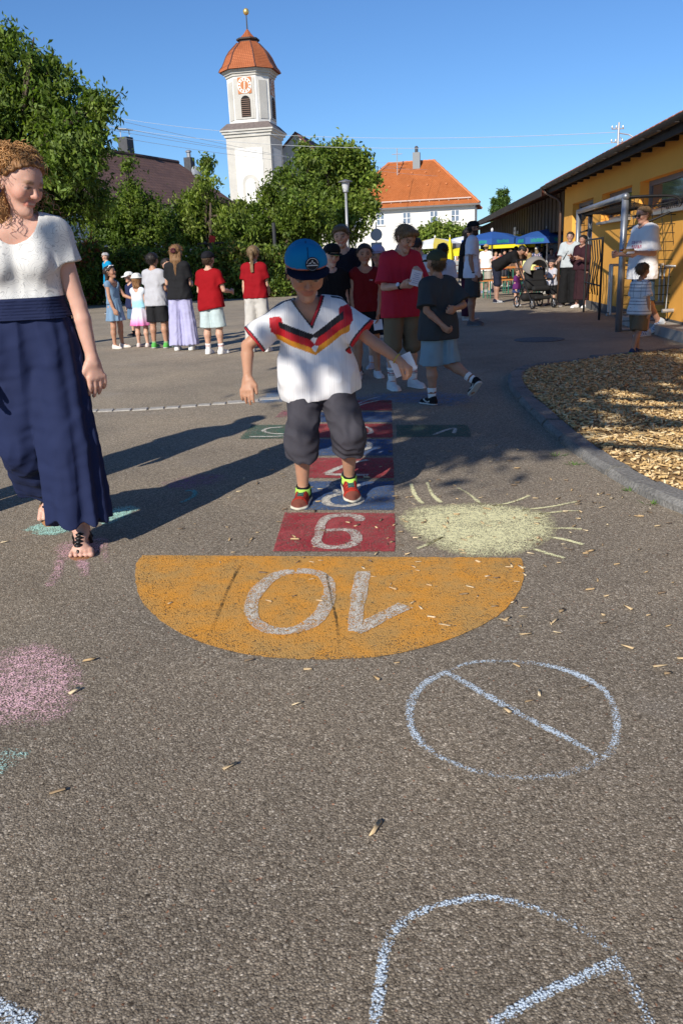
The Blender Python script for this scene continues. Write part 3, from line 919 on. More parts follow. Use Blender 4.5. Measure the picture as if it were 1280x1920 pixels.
    lk(m, h, bp.inputs['Height']); lk(m, bp.outputs[0], b.inputs['Normal'])
    return m
def chalk_material(name, col, cover=.5, hatch=0.0, col2=None, soft=.10, worn=0.0, rough=.9):
    """pigment that sits on the tops of the stones; cover 0..1 is how much of the surface it hides"""
    if name in _MC: return _MC[name]
    m = mat(name, rough=rough, spec=.15)
    b = m.node_tree.nodes['Principled BSDF']
    h, v, v2, n, g = asphalt_height(m)
    low = nd(m, 'ShaderNodeTexNoise'); low.inputs['Scale'].default_value = 9; low.inputs['Detail'].default_value = 5
    lk(m, g.outputs['Position'], low.inputs['Vector'])
    x = nd(m, 'ShaderNodeMath', operation='MULTIPLY_ADD'); lk(m, low.outputs[0], x.inputs[0]); x.inputs[1].default_value = .35; lk(m, h, x.inputs[2])
    src = x.outputs[0]
    if hatch:
        mp = nd(m, 'ShaderNodeMapping'); mp.inputs['Rotation'].default_value = (0, 0, hatch); mp.inputs['Scale'].default_value = (8, 60, 1)
        lk(m, g.outputs['Position'], mp.inputs[0])
        hn = nd(m, 'ShaderNodeTexNoise'); hn.inputs['Scale'].default_value = 1.0; hn.inputs['Detail'].default_value = 3
        lk(m, mp.outputs[0], hn.inputs['Vector'])
        y = nd(m, 'ShaderNodeMath', operation='MULTIPLY_ADD'); lk(m, hn.outputs[0], y.inputs[0]); y.inputs[1].default_value = .45; lk(m, src, y.inputs[2]); src = y.outputs[0]
    a = nd(m, 'ShaderNodeAttribute'); a.attribute_name = 'cover'
    z = nd(m, 'ShaderNodeMath', operation='ADD'); lk(m, a.outputs['Fac'], z.inputs[0]); lk(m, src, z.inputs[1])
    t0 = .70 - .85 * cover + (.22 if hatch else 0)
    mr = nd(m, 'ShaderNodeMapRange'); mr.inputs[1].default_value = t0; mr.inputs[2].default_value = t0 + soft
    lk(m, z.outputs[0], mr.inputs[0])
    c = col
    if col2 is not None:
        n2 = nd(m, 'ShaderNodeTexNoise'); n2.inputs['Scale'].default_value = 6; n2.inputs['Detail'].default_value = 8; n2.inputs['Roughness'].default_value = .7
        lk(m, g.outputs['Position'], n2.inputs['Vector'])
        c = mixc(m, ramp(m, n2.outputs[0], [(.38, (0, 0, 0)), (.62, (1, 1, 1))]), col, col2)
        lk(m, c, b.inputs['Base Color'])
    else:
        n2 = nd(m, 'ShaderNodeTexNoise'); n2.inputs['Scale'].default_value = 30; n2.inputs['Detail'].default_value = 5
        lk(m, g.outputs['Position'], n2.inputs['Vector'])
        c = mixc(m, 1.0, col, ramp(m, n2.outputs[0], [(.3, (.86, .86, .86)), (.7, (1.1, 1.1, 1.1))]), 'MULTIPLY')
        lk(m, c, b.inputs['Base Color'])
    bp = nd(m, 'ShaderNodeBump'); bp.inputs['Strength'].default_value = .8; bp.inputs['Distance'].default_value = .005
    lk(m, h, bp.inputs['Height']); lk(m, bp.outputs[0], b.inputs['Normal'])
    tr = nd(m, 'ShaderNodeBsdfTransparent'); mx = nd(m, 'ShaderNodeMixShader')
    lk(m, mr.outputs[0], mx.inputs[0]); lk(m, tr.outputs[0], mx.inputs[1]); lk(m, b.outputs[0], mx.inputs[2])
    out = m.node_tree.nodes['Material Output']; lk(m, mx.outputs[0], out.inputs['Surface'])
    return m
def cover_mesh(name, V, Fc, cov, material):
    me = bpy.data.meshes.new(name); me.from_pydata([tuple(v) for v in V], [], Fc)
    a = me.attributes.new('cover', 'FLOAT', 'POINT'); a.data.foreach_set('value', np.asarray(cov, np.float32))
    me.materials.append(material); me.update(); return me
def dens(P, n=6):
    """smooth a px polyline (Catmull-Rom)"""
    P = [np.array(p, float) for p in P]; out = []
    for i in range(len(P) - 1):
        p0 = P[max(i - 1, 0)]; p1 = P[i]; p2 = P[i + 1]; p3 = P[min(i + 2, len(P) - 1)]
        for j in range(n):
            t = j / n
            out.append(.5 * ((2 * p1) + (-p0 + p2) * t + (2 * p0 - 5 * p1 + 4 * p2 - p3) * t * t + (-p0 + 3 * p1 - 3 * p2 + p3) * t ** 3))
    out.append(P[-1]); return out
def ribbon(name, px, w, z, material, parent, edge=.25, seed=0, smooth=True, closed=False, **kw):
    """painted or chalked line along ground points given as picture points; w in metres"""
    rg = random.Random(seed + int(px[0][0]))
    pts = dens(px) if smooth else dens(px, 4) if False else [np.array(p, float) for p in px]
    G = np.array([gp(p[0], p[1])[:2] for p in pts])
    # resample every ~1.5 cm
    seg = np.r_[0, np.cumsum(np.linalg.norm(np.diff(G, axis=0), axis=1))]
    n = max(3, int(seg[-1] / .02)); tt = np.linspace(0, seg[-1], n)
    G = np.stack([np.interp(tt, seg, G[:, 0]), np.interp(tt, seg, G[:, 1])], 1)
    T = np.gradient(G, axis=0); T /= np.linalg.norm(T, axis=1)[:, None] + 1e-9
    Nn = np.stack([-T[:, 1], T[:, 0]], 1)
    V = []; cov = []; Fc = []
    for i in range(n):
        ww = w * (1 + .14 * math.sin(i * .21 + seed) + .08 * math.sin(i * .73) + rg.uniform(-.05, .05)); prs = .10 * math.sin(i * .13 + seed * 2) + .06 * math.sin(i * .41)
        for q, c in ((-1, -edge), (-.55, 0), (0, .08), (.55, 0), (1, -edge)):
            p = G[i] + Nn[i] * ww * .5 * q; V.append((p[0], p[1], z)); cov.append(c + (prs if edge else 0))
    for i in range(n - 1):
        for j in range(4):
            a = i * 5 + j; Fc.append((a, a + 1, a + 6, a + 5))
    return obj(name, cover_mesh(name, V, Fc, cov, material), parent, **kw)
def patch(name, px, z, material, parent, edge=.5, inner=0.0, wob=.02, seed=1, smooth=True, **kw):
    """filled area whose outline is given as picture points; cover falls off to the edge"""
    rg = random.Random(seed)
    pts = dens(list(px) + [px[0]], 5)[:-1] if smooth else [np.array(p, float) for p in px]
    G = np.array([gp(p[0], p[1])[:2] for p in pts])
    if not smooth:
        out = []
        for i in range(len(G)):
            a, b = G[i], G[(i + 1) % len(G)]; k = max(1, int(np.linalg.norm(b - a) / .03))
            for j in range(k): out.append(a + (b - a) * j / k + np.array([rg.uniform(-1, 1), rg.uniform(-1, 1)]) * wob * .2)
        G = np.array(out)
    else:
        G = G + np.random.RandomState(seed).normal(size=G.shape) * wob * .3
    C = G.mean(0); n = len(G); V = []; cov = []; Fc = []
    rings = ((1.0, -edge), (.86, -edge * .3 + inner * .5), (.6, inner), (.25, inner))
    for (r, c) in rings:
        for g_ in G: p = C + (g_ - C) * r; V.append((p[0], p[1], z)); cov.append(c)
    V.append((C[0], C[1], z)); cov.append(inner)
    for k in range(3):
        for i in range(n):
            j = (i + 1) % n; Fc.append((k * n + i, k * n + j, (k + 1) * n + j, (k + 1) * n + i))
    for i in range(n): Fc.append((3 * n + i, 3 * n + (i + 1) % n, 4 * n))
    return obj(name, cover_mesh(name, V, Fc, cov, material), parent, **kw)

M_ASPH = asphalt_material()
_mb = MB(); 
NG = 40
gs = np.linspace(-260, 260, NG + 1)
V = np.array([(x, y, 0) for y in np.linspace(-80, 700, NG + 1) for x in np.linspace(-420, 420, NG + 1)])
Fq = np.array([[j * (NG + 1) + i, j * (NG + 1) + i + 1, (j + 1) * (NG + 1) + i + 1, (j + 1) * (NG + 1) + i] for j in range(NG) for i in range(NG)])
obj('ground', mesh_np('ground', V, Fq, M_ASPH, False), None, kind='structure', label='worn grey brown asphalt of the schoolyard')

# --- painted hopscotch
M_ORANGE = chalk_material('paint_orange', (.72, .325, .055), cover=.98, col2=(.54, .315, .105), soft=.14)
M_RED = chalk_material('paint_red', (.40, .045, .06), cover=.84, col2=(.46, .10, .105), soft=.14)
M_BLUE = chalk_material('paint_blue', (.06, .12, .27), cover=.82, col2=(.10, .165, .30), soft=.14)
M_GREEN = chalk_material('paint_green', (.07, .17, .12), cover=.75, col2=(.12, .2, .16), soft=.12)
M_WHITEP = chalk_material('paint_white', (.72, .68, .60), cover=.82, soft=.3)
hop = empty('hopscotch_grid', tuple(gp(640, 960)), 0, 'painted hopscotch with orange end field marked 10 and red and blue squares', 'hopscotch')
hop.location = (0, 0, 0)
fld = empty('end_field'); fld.parent = hop
semi = [(268, 1042), (256, 1058), (254, 1082), (258, 1105), (268, 1130), (292, 1157), (330, 1184), (385, 1208), (450, 1226), (520, 1235), (600, 1238), (680, 1235), (750, 1226), (815, 1209), (870, 1189), (920, 1164), (955, 1135), (975, 1105), (982, 1080), (980, 1056), (975, 1047)]
patch('orange_paint', dens(semi, 4), .003, M_ORANGE, fld, edge=.04, inner=.03, wob=.01, smooth=False)
ribbon('digit', [(552, 1073), (520, 1080), (490, 1102), (472, 1132), (474, 1160), (492, 1178), (520, 1186), (552, 1184), (582, 1172), (604, 1150), (616, 1122), (617, 1098), (604, 1081), (582, 1074), (556, 1073)], .05, .006, M_WHITEP, fld, edge=.0)
ribbon('digit', [(681, 1074), (674, 1110), (668, 1150), (664, 1186)], .05, .006, M_WHITEP, fld, edge=.0)
ribbon('digit', [(664, 1187), (700, 1168), (735, 1150), (760, 1138)], .055, .0065, M_WHITEP, fld, edge=.0)
def square(px, m_, name='square'): return patch(name, px, .003, m_, hop, edge=.03, inner=.02, wob=.008, smooth=False)
square([(512, 1035), (740, 1035), (740, 963), (534, 962)], M_RED, 'red_square')
square([(545, 957), (739, 957), (738, 903), (560, 903)], M_BLUE, 'blue_square')
square([(572, 897), (738, 897), (737, 859), (580, 859)], M_RED, 'red_square')
square([(580, 855), (736, 855), (735, 824), (588, 824)], M_BLUE, 'blue_square')
square([(588, 821), (736, 821), (735, 795), (594, 795)], M_RED, 'red_square')
square([(596, 792), (735, 792), (734, 773), (600, 773)], M_BLUE, 'blue_square')
square([(604, 770), (735, 770), (734, 751), (610, 751)], M_RED, 'red_square')
square([(448, 824), (575, 822), (582, 797), (472, 797)], M_GREEN, 'green_square')
square([(744, 820), (884, 819), (876, 797), (742, 797)], M_GREEN, 'green_square')
square([(515, 783), (598, 783), (602, 770), (530, 770)], chalk_material('chalk_rose', (.50, .16, .22), cover=.62), 'rose_square')
ribbon('digit', [(676, 979), (668, 970), (640, 968), (615, 972), (602, 985), (598, 1005), (593, 1018), (606, 1027), (640, 1028), (662, 1021), (669, 1010), (660, 998), (640, 995), (610, 997)], .045, .006, M_WHITEP, hop, edge=.0)
ribbon('digit', [(640, 928), (615, 934), (611, 943), (622, 949), (645, 951), (668, 947), (677, 938), (668, 931), (645, 928), (632, 922), (620, 914), (628, 908), (650, 907), (668, 910), (670, 916), (655, 923), (642, 928)], .04, .006, M_WHITEP, hop, edge=.05)
ribbon('digit', [(610, 890), (640, 877), (668, 868), (690, 864)], .04, .006, M_WHITEP, hop, edge=.05)
ribbon('digit', [(610, 891), (650, 892), (690, 893)], .04, .0065, M_WHITEP, hop, edge=.05)
ribbon('digit', [(672, 847), (690, 842), (692, 834), (680, 829), (660, 828), (650, 836), (660, 844)], .035, .006, M_WHITEP, hop, edge=.05)
ribbon('digit', [(655, 812), (680, 815), (695, 813), (690, 803), (665, 800)], .03, .006, M_WHITEP, hop, edge=.05)
ribbon('digit', [(530, 802), (505, 804), (494, 809), (508, 814), (532, 815)], .03, .006, M_WHITEP, hop, edge=.1)
ribbon('digit', [(468, 820), (500, 820), (535, 819)], .03, .006, M_WHITEP, hop, edge=.1)
ribbon('digit', [(812, 817), (835, 808), (852, 804), (850, 814)], .03, .006, M_WHITEP, hop, edge=.15)
ribbon('digit', [(660, 765), (690, 756), (710, 752)], .03, .006, M_WHITEP, hop, edge=.15)

# --- chalk drawings
def chalk_thing(label): 
    e = empty('chalk_drawing', (0, 0, 0), 0, label, 'chalk drawing'); return e
M_CY = chalk_material('chalk_yellow', (.88, .84, .50), cover=.90, soft=.24)
M_CB = chalk_material('chalk_blue', (.64, .74, .84), cover=.68, soft=.26)
M_CP = chalk_material('chalk_pink', (.95, .60, .66), cover=.70, hatch=.7, soft=.34)
M_CP2 = chalk_material('chalk_pink_thin', (.90, .55, .62), cover=.60, soft=.36)
M_CM = chalk_material('chalk_mint', (.52, .88, .76), cover=.82, soft=.3)
M_CM2 = chalk_material('chalk_mint_thin', (.55, .86, .78), cover=.56, soft=.2, hatch=.3)
M_CV = chalk_material('chalk_violet', (.50, .20, .40), cover=.52, soft=.2, hatch=.4)
M_CB2 = chalk_material('chalk_blue_fill', (.16, .30, .52), cover=.62, soft=.2, hatch=.2)
e = chalk_thing('pale yellow chalk sun with long rays beside the red square')
patch('sun_disc', [(745, 972), (760, 955), (800, 948), (850, 945), (900, 943), (950, 947), (1000, 955), (1035, 968), (1045, 985), (1040, 1005), (1020, 1022), (985, 1036), (940, 1045), (890, 1047), (840, 1038), (800, 1022), (770, 1005), (752, 990)], .003, M_CY, e, edge=.28, inner=.05, wob=.02)
for i, (a, q, b) in enumerate((((792, 945), (778, 930), (770, 908)), ((826, 943), (810, 928), (800, 905)), ((902, 947), (880, 928), (858, 915)), ((923, 950), (960, 942), (992, 930)), ((978, 957), (1030, 951), (1086, 940)), ((1010, 965), (1050, 960), (1086, 958)), ((1035, 992), (1060, 991), (1090, 993)), ((1030, 1008), (1060, 1013), (1092, 1022)), ((1000, 1030), (1030, 1040), (1060, 1048)), ((780, 1030), (800, 1022), (830, 1008)))):
    ribbon('ray', [a, q, b], .022, .003, M_CY, e, edge=.28, seed=i)
e = chalk_thing('light blue chalk circle with one slanting bar, farther of the two')
ribbon('ring', [(842, 1259), (800, 1280), (774, 1310), (767, 1345), (780, 1382), (815, 1415), (870, 1440), (930, 1455), (1000, 1459), (1060, 1451), (1110, 1435), (1143, 1410), (1155, 1375), (1152, 1335), (1135, 1300), (1100, 1275), (1050, 1255), (990, 1244), (920, 1241), (870, 1247), (840, 1260)], .025, .003, M_CB, e, edge=.22)
ribbon('bar', [(840, 1264), (920, 1310), (1000, 1355), (1060, 1385), (1118, 1418)], .025, .0035, M_CB, e, edge=.2)
e = chalk_thing('light blue chalk circle cut by the bottom edge, nearest of all drawings')
ribbon('ring', [(700, 1960), (704, 1900), (714, 1840), (722, 1780), (745, 1740), (790, 1710), (850, 1693), (905, 1685), (960, 1692), (1020, 1712), (1080, 1740), (1130, 1775), (1165, 1815), (1195, 1870), (1222, 1930)], .021, .003, M_CB, e, edge=.25)
ribbon('bar', [(920, 1925), (1000, 1875), (1080, 1838), (1160, 1806)], .021, .0035, M_CB, e, edge=.2)
e = chalk_thing('big pink chalk scribble at the left edge in front of the sandal')
patch('scribble', [(-60, 1260), (-10, 1215), (50, 1200), (110, 1205), (150, 1235), (168, 1280), (150, 1330), (110, 1360), (40, 1376), (-40, 1372), (-90, 1320)], .003, M_CP, e, edge=.42, inner=.06)
e = chalk_thing('mint chalk streaks at the left edge below the pink scribble')
patch('scribble', [(-60, 1412), (0, 1400), (50, 1405), (62, 1418), (30, 1440), (0, 1460), (-50, 1470)], .003, M_CM2, e, edge=.3, inner=.05)
e = chalk_thing('two mint green chalk patches behind the sandal of the woman')
patch('patch', [(38, 995), (60, 985), (92, 978), (130, 978), (140, 995), (110, 1004), (75, 1006)], .003, M_CM, e, edge=.3, inner=.05)
patch('patch', [(170, 982), (190, 962), (225, 950), (256, 948), (262, 956), (235, 972), (200, 986)], .003, M_CM, e, edge=.3, inner=.05)
e = chalk_thing('pink chalk animal shape with legs under the black sandal')
patch('blob', [(95, 1030), (110, 1018), (150, 1010), (185, 1004), (208, 1010), (205, 1030), (180, 1045), (140, 1052), (105, 1050)], .003, M_CP2, e, edge=.2, inner=.12)
for i, l in enumerate(([(112, 1048), (108, 1075), (92, 1100)], [(152, 1050), (158, 1068), (160, 1082)], [(190, 1030), (198, 1046), (204, 1056)])):
    ribbon('leg', l, .045, .003, M_CP2, e, edge=.15, seed=i)
e = chalk_thing('faint violet chalk shape with teal hook in the long shadows')
patch('blob', [(295, 905), (330, 895), (380, 888), (430, 888), (432, 900), (395, 912), (345, 920), (305, 918)], .003, M_CV, e, edge=.25, inner=.08)
ribbon('hook', [(340, 943), (356, 936), (366, 928), (362, 920), (348, 922)], .03, .003, chalk_material('chalk_teal', (.18, .52, .52), cover=.6), e, edge=.2)
e = chalk_thing('blue chalk scribble beside the cobble line behind the hopping boy')
patch('scribble', [(470, 752), (490, 741), (515, 730), (560, 728), (585, 738), (570, 750), (520, 756), (485, 758)], .003, M_CB2, e, edge=.3, inner=.1)
e = chalk_thing('blue chalk water shapes at the feet of the waiting children')
patch('scribble', [(640, 748), (680, 738), (730, 735), (800, 732), (850, 736), (895, 742), (890, 757), (840, 764), (780, 760), (700, 756)], .003, M_CB2, e, edge=.3, inner=.06)
ribbon('stroke', [(660, 762), (690, 750), (712, 744)], .03, .0035, M_CB, e, edge=.2)
e = chalk_thing('stub of blue chalk line in the lower left corner')
ribbon('stroke', [(-40, 1880), (10, 1898), (60, 1925)], .035, .003, M_CB, e, edge=.2)
# --- dark cracks in the orange paint
crk = empty('crack', (0, 0, 0), 0); crk.parent = hop
M_CRACK = mat('crack', (.05, .04, .03), rough=1)
for px in ([(450, 1062), (430, 1100), (410, 1150), (388, 1203)], [(612, 1080), (622, 1130), (632, 1180), (634, 1234)]):
    ribbon('crack_line', px, .008, .0075, chalk_material('crack_dirt', (.16, .10, .04), cover=.66, soft=.2), hop, edge=.1)
crk_ = crk; bpy.data.objects.remove(crk_)

# ---------------------------------------------------------------- loose wood chips
M_CHIP = mat('wood_chip', rough=.85, vc=True, var=.22, vs=60, vstretch=(1, 5, 1), bump=.3, bs=120, bd=.002)
def chip_mesh(i):
    rg = np.random.RandomState(100 + i)
    l, w, t = rg.uniform(.020, .034), rg.uniform(.005, .011), rg.uniform(.0015, .0045)
    V = []
    for z in (0, t):
        for (sx, sy) in ((-1, -1), (1, -1), (1, 1), (-1, 1)):
            V.append((sx * l / 2 + rg.uniform(-.4, .4) * .012, sy * w / 2 * rg.uniform(.5, 1.1), z + rg.uniform(0, .002)))
    c = np.array([(.60, .44, .25), (.52, .39, .23), (.30, .21, .12), (.66, .53, .34), (.46, .32, .17), (.20, .14, .09)][i % 6])
    Fq = np.array([(0, 3, 2, 1), (4, 5, 6, 7), (0, 1, 5, 4), (1, 2, 6, 5), (2, 3, 7, 6), (3, 0, 4, 7)])
    return mesh_np('wood_chip', V, Fq, M_CHIP, False, np.tile(c, (8, 1)))
CHIPS = [chip_mesh(i) for i in range(18)]
rg = random.Random(5)
spots = [(704, 1557, 1.5, 1.1), (433, 1438, 1.2, .6), (112, 1486, 1.3, .3), (557, 1322, 1.2, .7), (706, 1274, 1.2, 2.0), (468, 1240, 1.2, .1), (577, 1257, 1, .2), (950, 1335, 1.2, 1.9), (993, 1317, 1.2, .3), (1010, 1303, 1, 1.4), (968, 1250, 1, 2.2), (1096, 1291, 1, .4), (1175, 1216, 1.2, 2.3), (1236, 1252, 1.1, .1), (1250, 1265, 1, .2), (140, 1299, 1.2, .9), (168, 1241, 1.2, .4), (340, 993, 1.2, 0), (985, 1191, 1.2, .1), (941, 1163, 1.2, 2.4), (870, 1116, 1.1, 0), (788, 1142, 1, 1.9), (1156, 1060, 1, .1), (1240, 1114, 1.2, 0), (1277, 1237, 1.2, .1), (320, 1133, 1.0, 1.), (1020, 1063, 1, 1.8), (10, 1018, 1.1, .3), (745, 1245, .8, .3)]
for i in range(230):
    for _ in range(30):
        x = rg.gauss(800, 260); y = rg.triangular(800, 1230, 960)
        if 0 < x < 1290 and not (y > 1130 and x < 760): break
    if rg.random() < .22: x, y = rg.uniform(960, 1290), rg.uniform(800, 1180)
    spots.append((x, y, rg.uniform(.55, 1.25), rg.uniform(0, 3.14)))
for i, (x, y, sc, a) in enumerate(spots):
    g_ = gp(x, y)
    if x > 1000 and y < 960 - (1280 - x) * .55 + 20: continue
    o_ = obj('wood_chip', CHIPS[i % 18], None, label='loose pale wood chip lying on the asphalt', cat='wood chip', group='loose wood chips on the asphalt')
    o_.location = (g_[0], g_[1], .0035); o_.rotation_euler = (rg.uniform(-.12, .12), rg.uniform(-.12, .12), a); o_.scale = (sc, sc, sc * rg.uniform(.7, 1.2))

# ---------------------------------------------------------------- kerb of granite blocks round the chip bed
M_GRAN = mat('granite', (.19, .183, .172), rough=.85, var=.4, vs=75, bump=.8, bs=60, bd=.010, var2=.25, vs2=5)
kpx = [(1420, 1030), (1340, 992), (1280, 965), (1230, 945), (1180, 920), (1140, 896), (1100, 870), (1070, 848), (1040, 822), (1012, 797), (988, 772), (968, 752), (956, 735), (950, 718), (955, 704), (972, 695), (1000, 689), (1040, 684), (1090, 677), (1140, 670), (1200, 664), (1270, 658), (1360, 650)]
KP = np.array([gp(*p)[:2] for p in dens(kpx, 8)])
ks = np.r_[0, np.cumsum(np.linalg.norm(np.diff(KP, axis=0), axis=1))]
def kat(s):
    p = np.array([np.interp(s, ks, KP[:, 0]), np.interp(s, ks, KP[:, 1])])
    q = np.array([np.interp(s + .02, ks, KP[:, 0]), np.interp(s + .02, ks, KP[:, 1])])
    t = q - p; t /= np.linalg.norm(t) + 1e-9
    return p, np.array([t[1], -t[0]])       # normal towards the bed
kerb = empty('kerb', (0, 0, 0), 0, 'curved kerb of pale granite blocks around the wood chip bed', 'kerb')
s_ = 0.; rg = random.Random(8); KW = .155; KH = .045
while s_ < ks[-1] - .1:
    L_ = min(rg.uniform(.34, .52) if s_ < 4.6 else rg.uniform(.16, .26), ks[-1] - s_)
    a, na = kat(s_ + .010); b, nb_ = kat(s_ + L_ - .010); mid, nm = kat(s_ + L_ / 2)
    hh_ = KH + rg.uniform(-.008, .008)
    V = []
    import itertools
    for z, ins in ((-.05, 0), (hh_ - .025, .005), (hh_, .030)):
        for p, n_ in ((a, na), (mid, nm), (b, nb_)):
            V.append((*(p + n_ * ins), z))
        for p, n_ in ((b, nb_), (mid, nm), (a, na)):
            V.append((*(p + n_ * (KW - ins)), z))
    Fc = [(12, 13, 16, 17), (13, 14, 15, 16)]
    for r_ in (0, 6):
        for i in range(6): Fc.append((r_ + i, r_ + (i + 1) % 6, r_ + 6 + (i + 1) % 6, r_ + 6 + i))
    V = [tuple(np.array(v) + np.array([rg.uniform(-1, 1), rg.uniform(-1, 1), rg.uniform(-1, 1) if v[2] > 0 else 0]) * .006) for v in V]
    me = bpy.data.meshes.new('kerb_stone'); me.from_pydata(V, [], Fc); me.materials.append(M_GRAN); me.update()
    obj('kerb_stone', me, kerb)
    s_ += L_
# bed surface and its chips
inner = []
for s_ in np.linspace(.0, ks[-1], 90):
    p, n_ = kat(s_); inner.append(p + n_ * (KW - .01))
inner = np.array(inner)
far = np.array([inner[-1] + (3.5, -.3), (9, 7), (8, 3), inner[0] + (2.5, -.8)])
poly = np.vstack([inner, far])
M_MULCH = mat('mulch', (.30, .19, .085), rough=.95, var=.4, vs=60, bump=1.0, bs=70, bd=.02)
me = bpy.data.meshes.new('chip_bed'); me.from_pydata([(p[0], p[1], .030) for p in poly], [], [tuple(range(len(poly)))]); me.materials.append(M_MULCH); me.update()
obj('chip_bed', me, None, kind='structure', label='bed of golden wood chips inside the granite kerb')
def inpoly(P, poly):
    x, y = P[:, 0], P[:, 1]; r = np.zeros(len(P), bool); j = len(poly) - 1
    for i in range(len(poly)):
        xi, yi = poly[i]; xj, yj = poly[j]
        c = ((yi > y) != (yj > y)) & (x < (xj - xi) * (y - yi) / (yj - yi + 1e-12) + xi)
        r ^= c; j = i
    return r
rs = np.random.RandomState(3)
P = rs.uniform((1.2, 3.1), (5.6, 9.6), (100000, 2)); P = P[inpoly(P, poly)]
dd = np.linalg.norm(P - np.array([2.2, 5.2]), axis=1)
P = P[:36000]
n = len(P)
L_ = rs.uniform(.008, .027, n); W_ = rs.uniform(.003, .008, n); T_ = rs.uniform(.002, .006, n)
ax = rs.normal(size=(n, 3)); ax[:, 2] *= .22; ax /= np.linalg.norm(ax, axis=1)[:, None]
ay = np.cross(np.array([0, 0, 1.0]) + rs.normal(size=(n, 3)) * .35, ax); ay /= np.linalg.norm(ay, axis=1)[:, None]
az = np.cross(ax, ay)
C = np.c_[P, rs.uniform(.028, .046, n)]
cor = np.array([(-1, -1, -1), (1, -1, -1), (1, 1, -1), (-1, 1, -1), (-1, -1, 1), (1, -1, 1), (1, 1, 1), (-1, 1, 1)])
V = (C[:, None] + cor[None, :, 0:1] * (ax * L_[:, None])[:, None] + cor[None, :, 1:2] * (ay * W_[:, None])[:, None] * rs.uniform(.5, 1, (n, 8, 1)) + cor[None, :, 2:3] * (az * T_[:, None])[:, None])
Fq = np.array([(0, 3, 2, 1), (4, 5, 6, 7), (0, 1, 5, 4), (1, 2, 6, 5), (2, 3, 7, 6), (3, 0, 4, 7)])
Fq = (Fq[None] + np.arange(n)[:, None, None] * 8).reshape(-1, 4)
pal = np.array([(.66, .46, .22), (.74, .56, .31), (.55, .37, .16), (.42, .27, .12), (.78, .63, .38), (.30, .19, .09)])
cc = pal[rs.choice(6, n, p=[.3, .2, .2, .12, .1, .08])] * rs.uniform(.8, 1.1, (n, 1))
obj('bed_chips', mesh_np('bed_chips', V.reshape(-1, 3), Fq, M_CHIP, False, np.repeat(cc, 8, 0)), None, kind='stuff', label='countless golden wood chips filling the kerbed bed', cat='wood chips')
# weeds along the kerb
M_WEED = mat('weed', (.09, .16, .035), rough=.7, var=.3, vs=40)
for (x, y, wlab) in ((1042, 855, 'small green weed tuft farthest along the sunlit kerb'), (1180, 921, 'small green weed tuft third along the kerb towards us'), (1222, 945, 'small green weed tuft nearest to us at the kerb'), (1076, 872, 'small green weed tuft second along the sunlit kerb')):
    g_ = gp(x, y); mb = MB(); rg = random.Random(x)
    for i in range(22):
        a = rg.uniform(0, 6.28); r_ = rg.uniform(.0, .05); b0 = np.array([g_[0] + math.cos(a) * r_, g_[1] + math.sin(a) * r_ * .5, 0])
        tip = b0 + np.array([math.cos(a) * rg.uniform(.01, .04), math.sin(a) * .02, rg.uniform(.004, .02)])
        w = np.array([-math.sin(a), math.cos(a), 0]) * .003
        mb.quad(b0 - w, b0 + w, tip + w * .3, tip - w * .3)
    mb.build('weed_tuft', M_WEED, None, label=wlab, cat='weed', group='weeds along the kerb')
# row of cobbles across the yard
cob = empty('cobble_row', (0, 0, 0), 0, 'single row of pale cobbles set into the asphalt behind the woman', 'cobble row')
cpx = [(-40, 778), (60, 775), (170, 771), (260, 768), (340, 763), (400, 758), (470, 752), (545, 744), (640, 735)]
CP = np.array([gp(*p)[:2] for p in dens(cpx, 6)]); cs_ = np.r_[0, np.cumsum(np.linalg.norm(np.diff(CP, axis=0), axis=1))]
s_ = 0; rg = random.Random(4)
M_COB = mat('cobble', (.36, .34, .31), rough=.85, var=.25, vs=50, bump=.5, bs=80, bd=.004)
while s_ < cs_[-1]:
    L_ = rg.uniform(.11, .2); p = np.array([np.interp(s_ + L_ / 2, cs_, CP[:, 0]), np.interp(s_ + L_ / 2, cs_, CP[:, 1])])
    w = rg.uniform(.09, .12)
    me = MB().box((0, 0, 0), (L_ - .014, w, .03)).mesh('cobble', M_COB, bevel=.006)
    o_ = obj('cobble', me, cob); o_.location = (p[0], p[1], -.007); o_.rotation_euler = (rg.uniform(-.03, .03), rg.uniform(-.03, .03), .05 + rg.uniform(-.06, .06))
    s_ += L_
# manhole
mh = gp(1010, 637)
mb = MB(); mb.lathe([(.33, 0), (.33, .006), (.29, .008), (.28, .006), (.27, .006), (0.01, .006)], (0, 0, 0), 28)
for i in range(-3, 4): mb.box((i * .07, 0, .0075), (.025, .42 - abs(i) * .05, .004))
o_ = mb.build('manhole_cover', mat('cast_iron', (.09, .09, .095), rough=.6, metal=.4, var=.2, vs=30), None, label='round iron manhole cover in the shaded asphalt', cat='manhole cover'); o_.location = (mh[0], mh[1], .001)
# dry verge below the hedge
vg = [gp(120, 566), gp(300, 566), gp(540, 556), gp(545, 548), gp(300, 552), gp(100, 552)]
mb = MB(); mb._add([(p[0], p[1], .004) for p in vg], [tuple(range(6))])
mb.build('verge', mat('dry_soil', (.24, .17, .085), rough=1, var=.4, vs=6, bump=.6, bs=20, bd=.03), None, kind='structure', label='strip of dry litter in front of the hedge')
